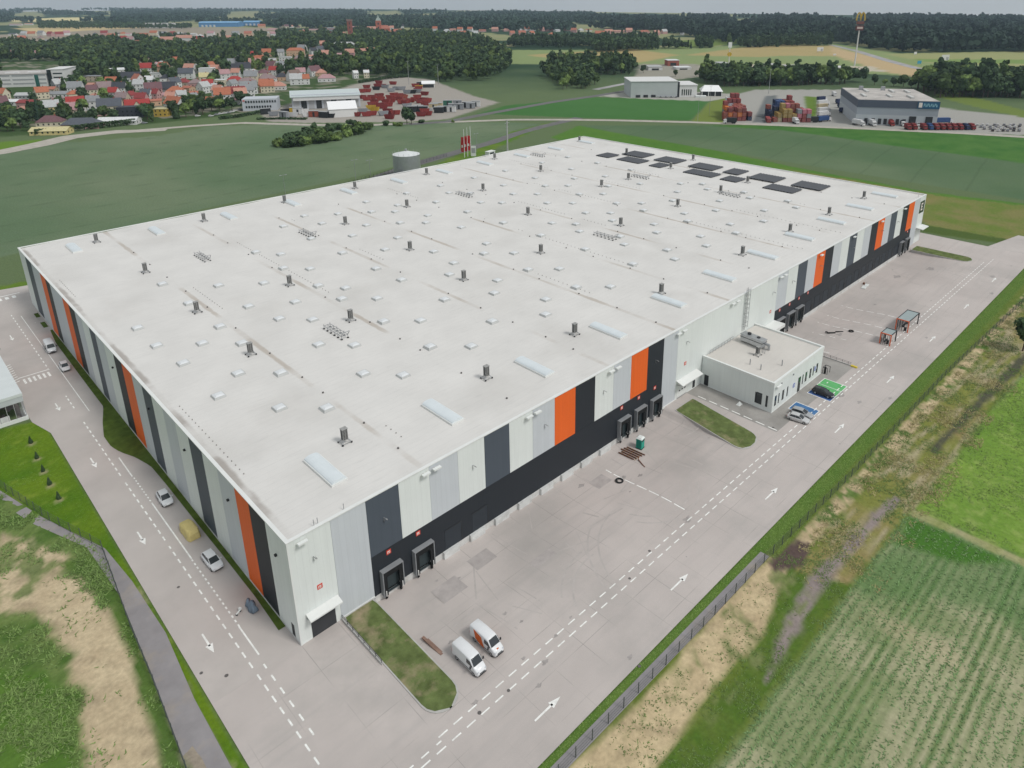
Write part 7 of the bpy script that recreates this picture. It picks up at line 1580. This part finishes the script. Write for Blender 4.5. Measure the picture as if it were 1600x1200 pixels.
# left rough ground
def left_ok(x, y):
    fx_ = np.interp(y, [-40,-10,8.7,22,36.9,43.5,46.6,58.7,77.5], [-20.5,-19.2,-17.8,-17.1,-15.9,-15.4,-16.3,-20.2,-24.9]); return x < fx_-.3
sandy = polymask
tufts('weeds', scatter_mask(-60, -15, -30, 82, 60000, lambda x, y: left_ok(x, y)*np.clip((fbm(x, y, 5, 61)-.42)*6, 0, 1)*np.clip(1.1-np.abs(gcolor(x, y)[1][:, 0]-.05)/.22, .05, 1)), TUFTD, (.15,.5), .22, 3, 4)
tufts('lawn_grass', scatter_mask(-45, -13.4, 30, 101, 30000, lambda x, y: (~left_ok(x, y)).astype(float)*.8), TUFT, (.04,.10), .12, 2, 5)
# maize rows
rows_ = []
y = -54.6
while y > -112:
    xs = np.arange(-5, 94, .34); xs = xs+g.uniform(-.12, .12, len(xs)); yy = np.full(len(xs), (math.floor(y/1.5)*1.5+.75))+g.normal(0, .06, len(xs)); k = (fbm(xs, yy, 9, 71)+g.uniform(-.25, .25, len(xs)) > .22) & (xs > -40); rows_.append(np.column_stack([xs, yy])[k]); y -= 1.5
rows_ = np.concatenate(rows_); tufts('maize_rows', rows_, CROPM, (.12,.38), .24, 4, 6)
tufts('meadow_grass', scatter_mask(96.8, 260, -112, -55.2, 60000, lambda x, y: np.clip((fbm(x, y, 7, 81)-.3)*3, 0, 1)), TUFT, (.12,.34), .2, 2, 7)
for ins, sd in zip(ISL, (1,2,3)):
    xs_ = [p[0] for p in ins]; ys_ = [p[1] for p in ins]
    P = np.column_stack([g.uniform(min(xs_)+.2, max(xs_)-.2, 2600), g.uniform(min(ys_)+1.4, max(ys_)-.2, 2600)]); kk = fbm(P[:, 0], P[:, 1], 3, 91+sd) > .43-.05*np.clip((-6-P[:, 1])/6, 0, 3)
    tufts('island_grass', P[kk], TUFT, (.06,.22), .14, 3, 10+sd, .22)
# ================================================================ HAZE
hz = MB(); hz.box(-7300, 4700, -7300, 8600, -4, 130); HM = bpy.data.materials.new('haze_air'); HM.use_nodes = True; n = HM.node_tree.nodes; n.clear()
pv = n.new('ShaderNodeVolumePrincipled'); pv.inputs['Color'].default_value = (.66,.84,1,1); pv.inputs['Density'].default_value = HAZE if 'HAZE' in globals() else .00007; pv.inputs['Anisotropy'].default_value = .2
mo = n.new('ShaderNodeOutputMaterial'); HM.node_tree.links.new(pv.outputs[0], mo.inputs['Volume'])
tag(hz.build('haze', HM), kind='stuff')
for r in PROTO:
    if r.get('unused'):
        for ch in list(r.children): bpy.data.objects.remove(ch)
        bpy.data.objects.remove(r)
# every tree of a group gets its own place in the row, counted from the left
byl = {}
for o in COL.objects:
    if o.parent is None and o.get('category') in ('tree', 'bush') and o.get('group'): byl.setdefault(o['label'], []).append(o)
for lb, os_ in byl.items():
    os_.sort(key=lambda o: PX(o.location)[0])
    for i, o in enumerate(os_): o['label'] = lb+', %s from left' % ordn(i)
print('trees', NT[0], 'forest', n1_, n2_, n3_, 'houses', len(HOUSES), 'rest', len(rest))
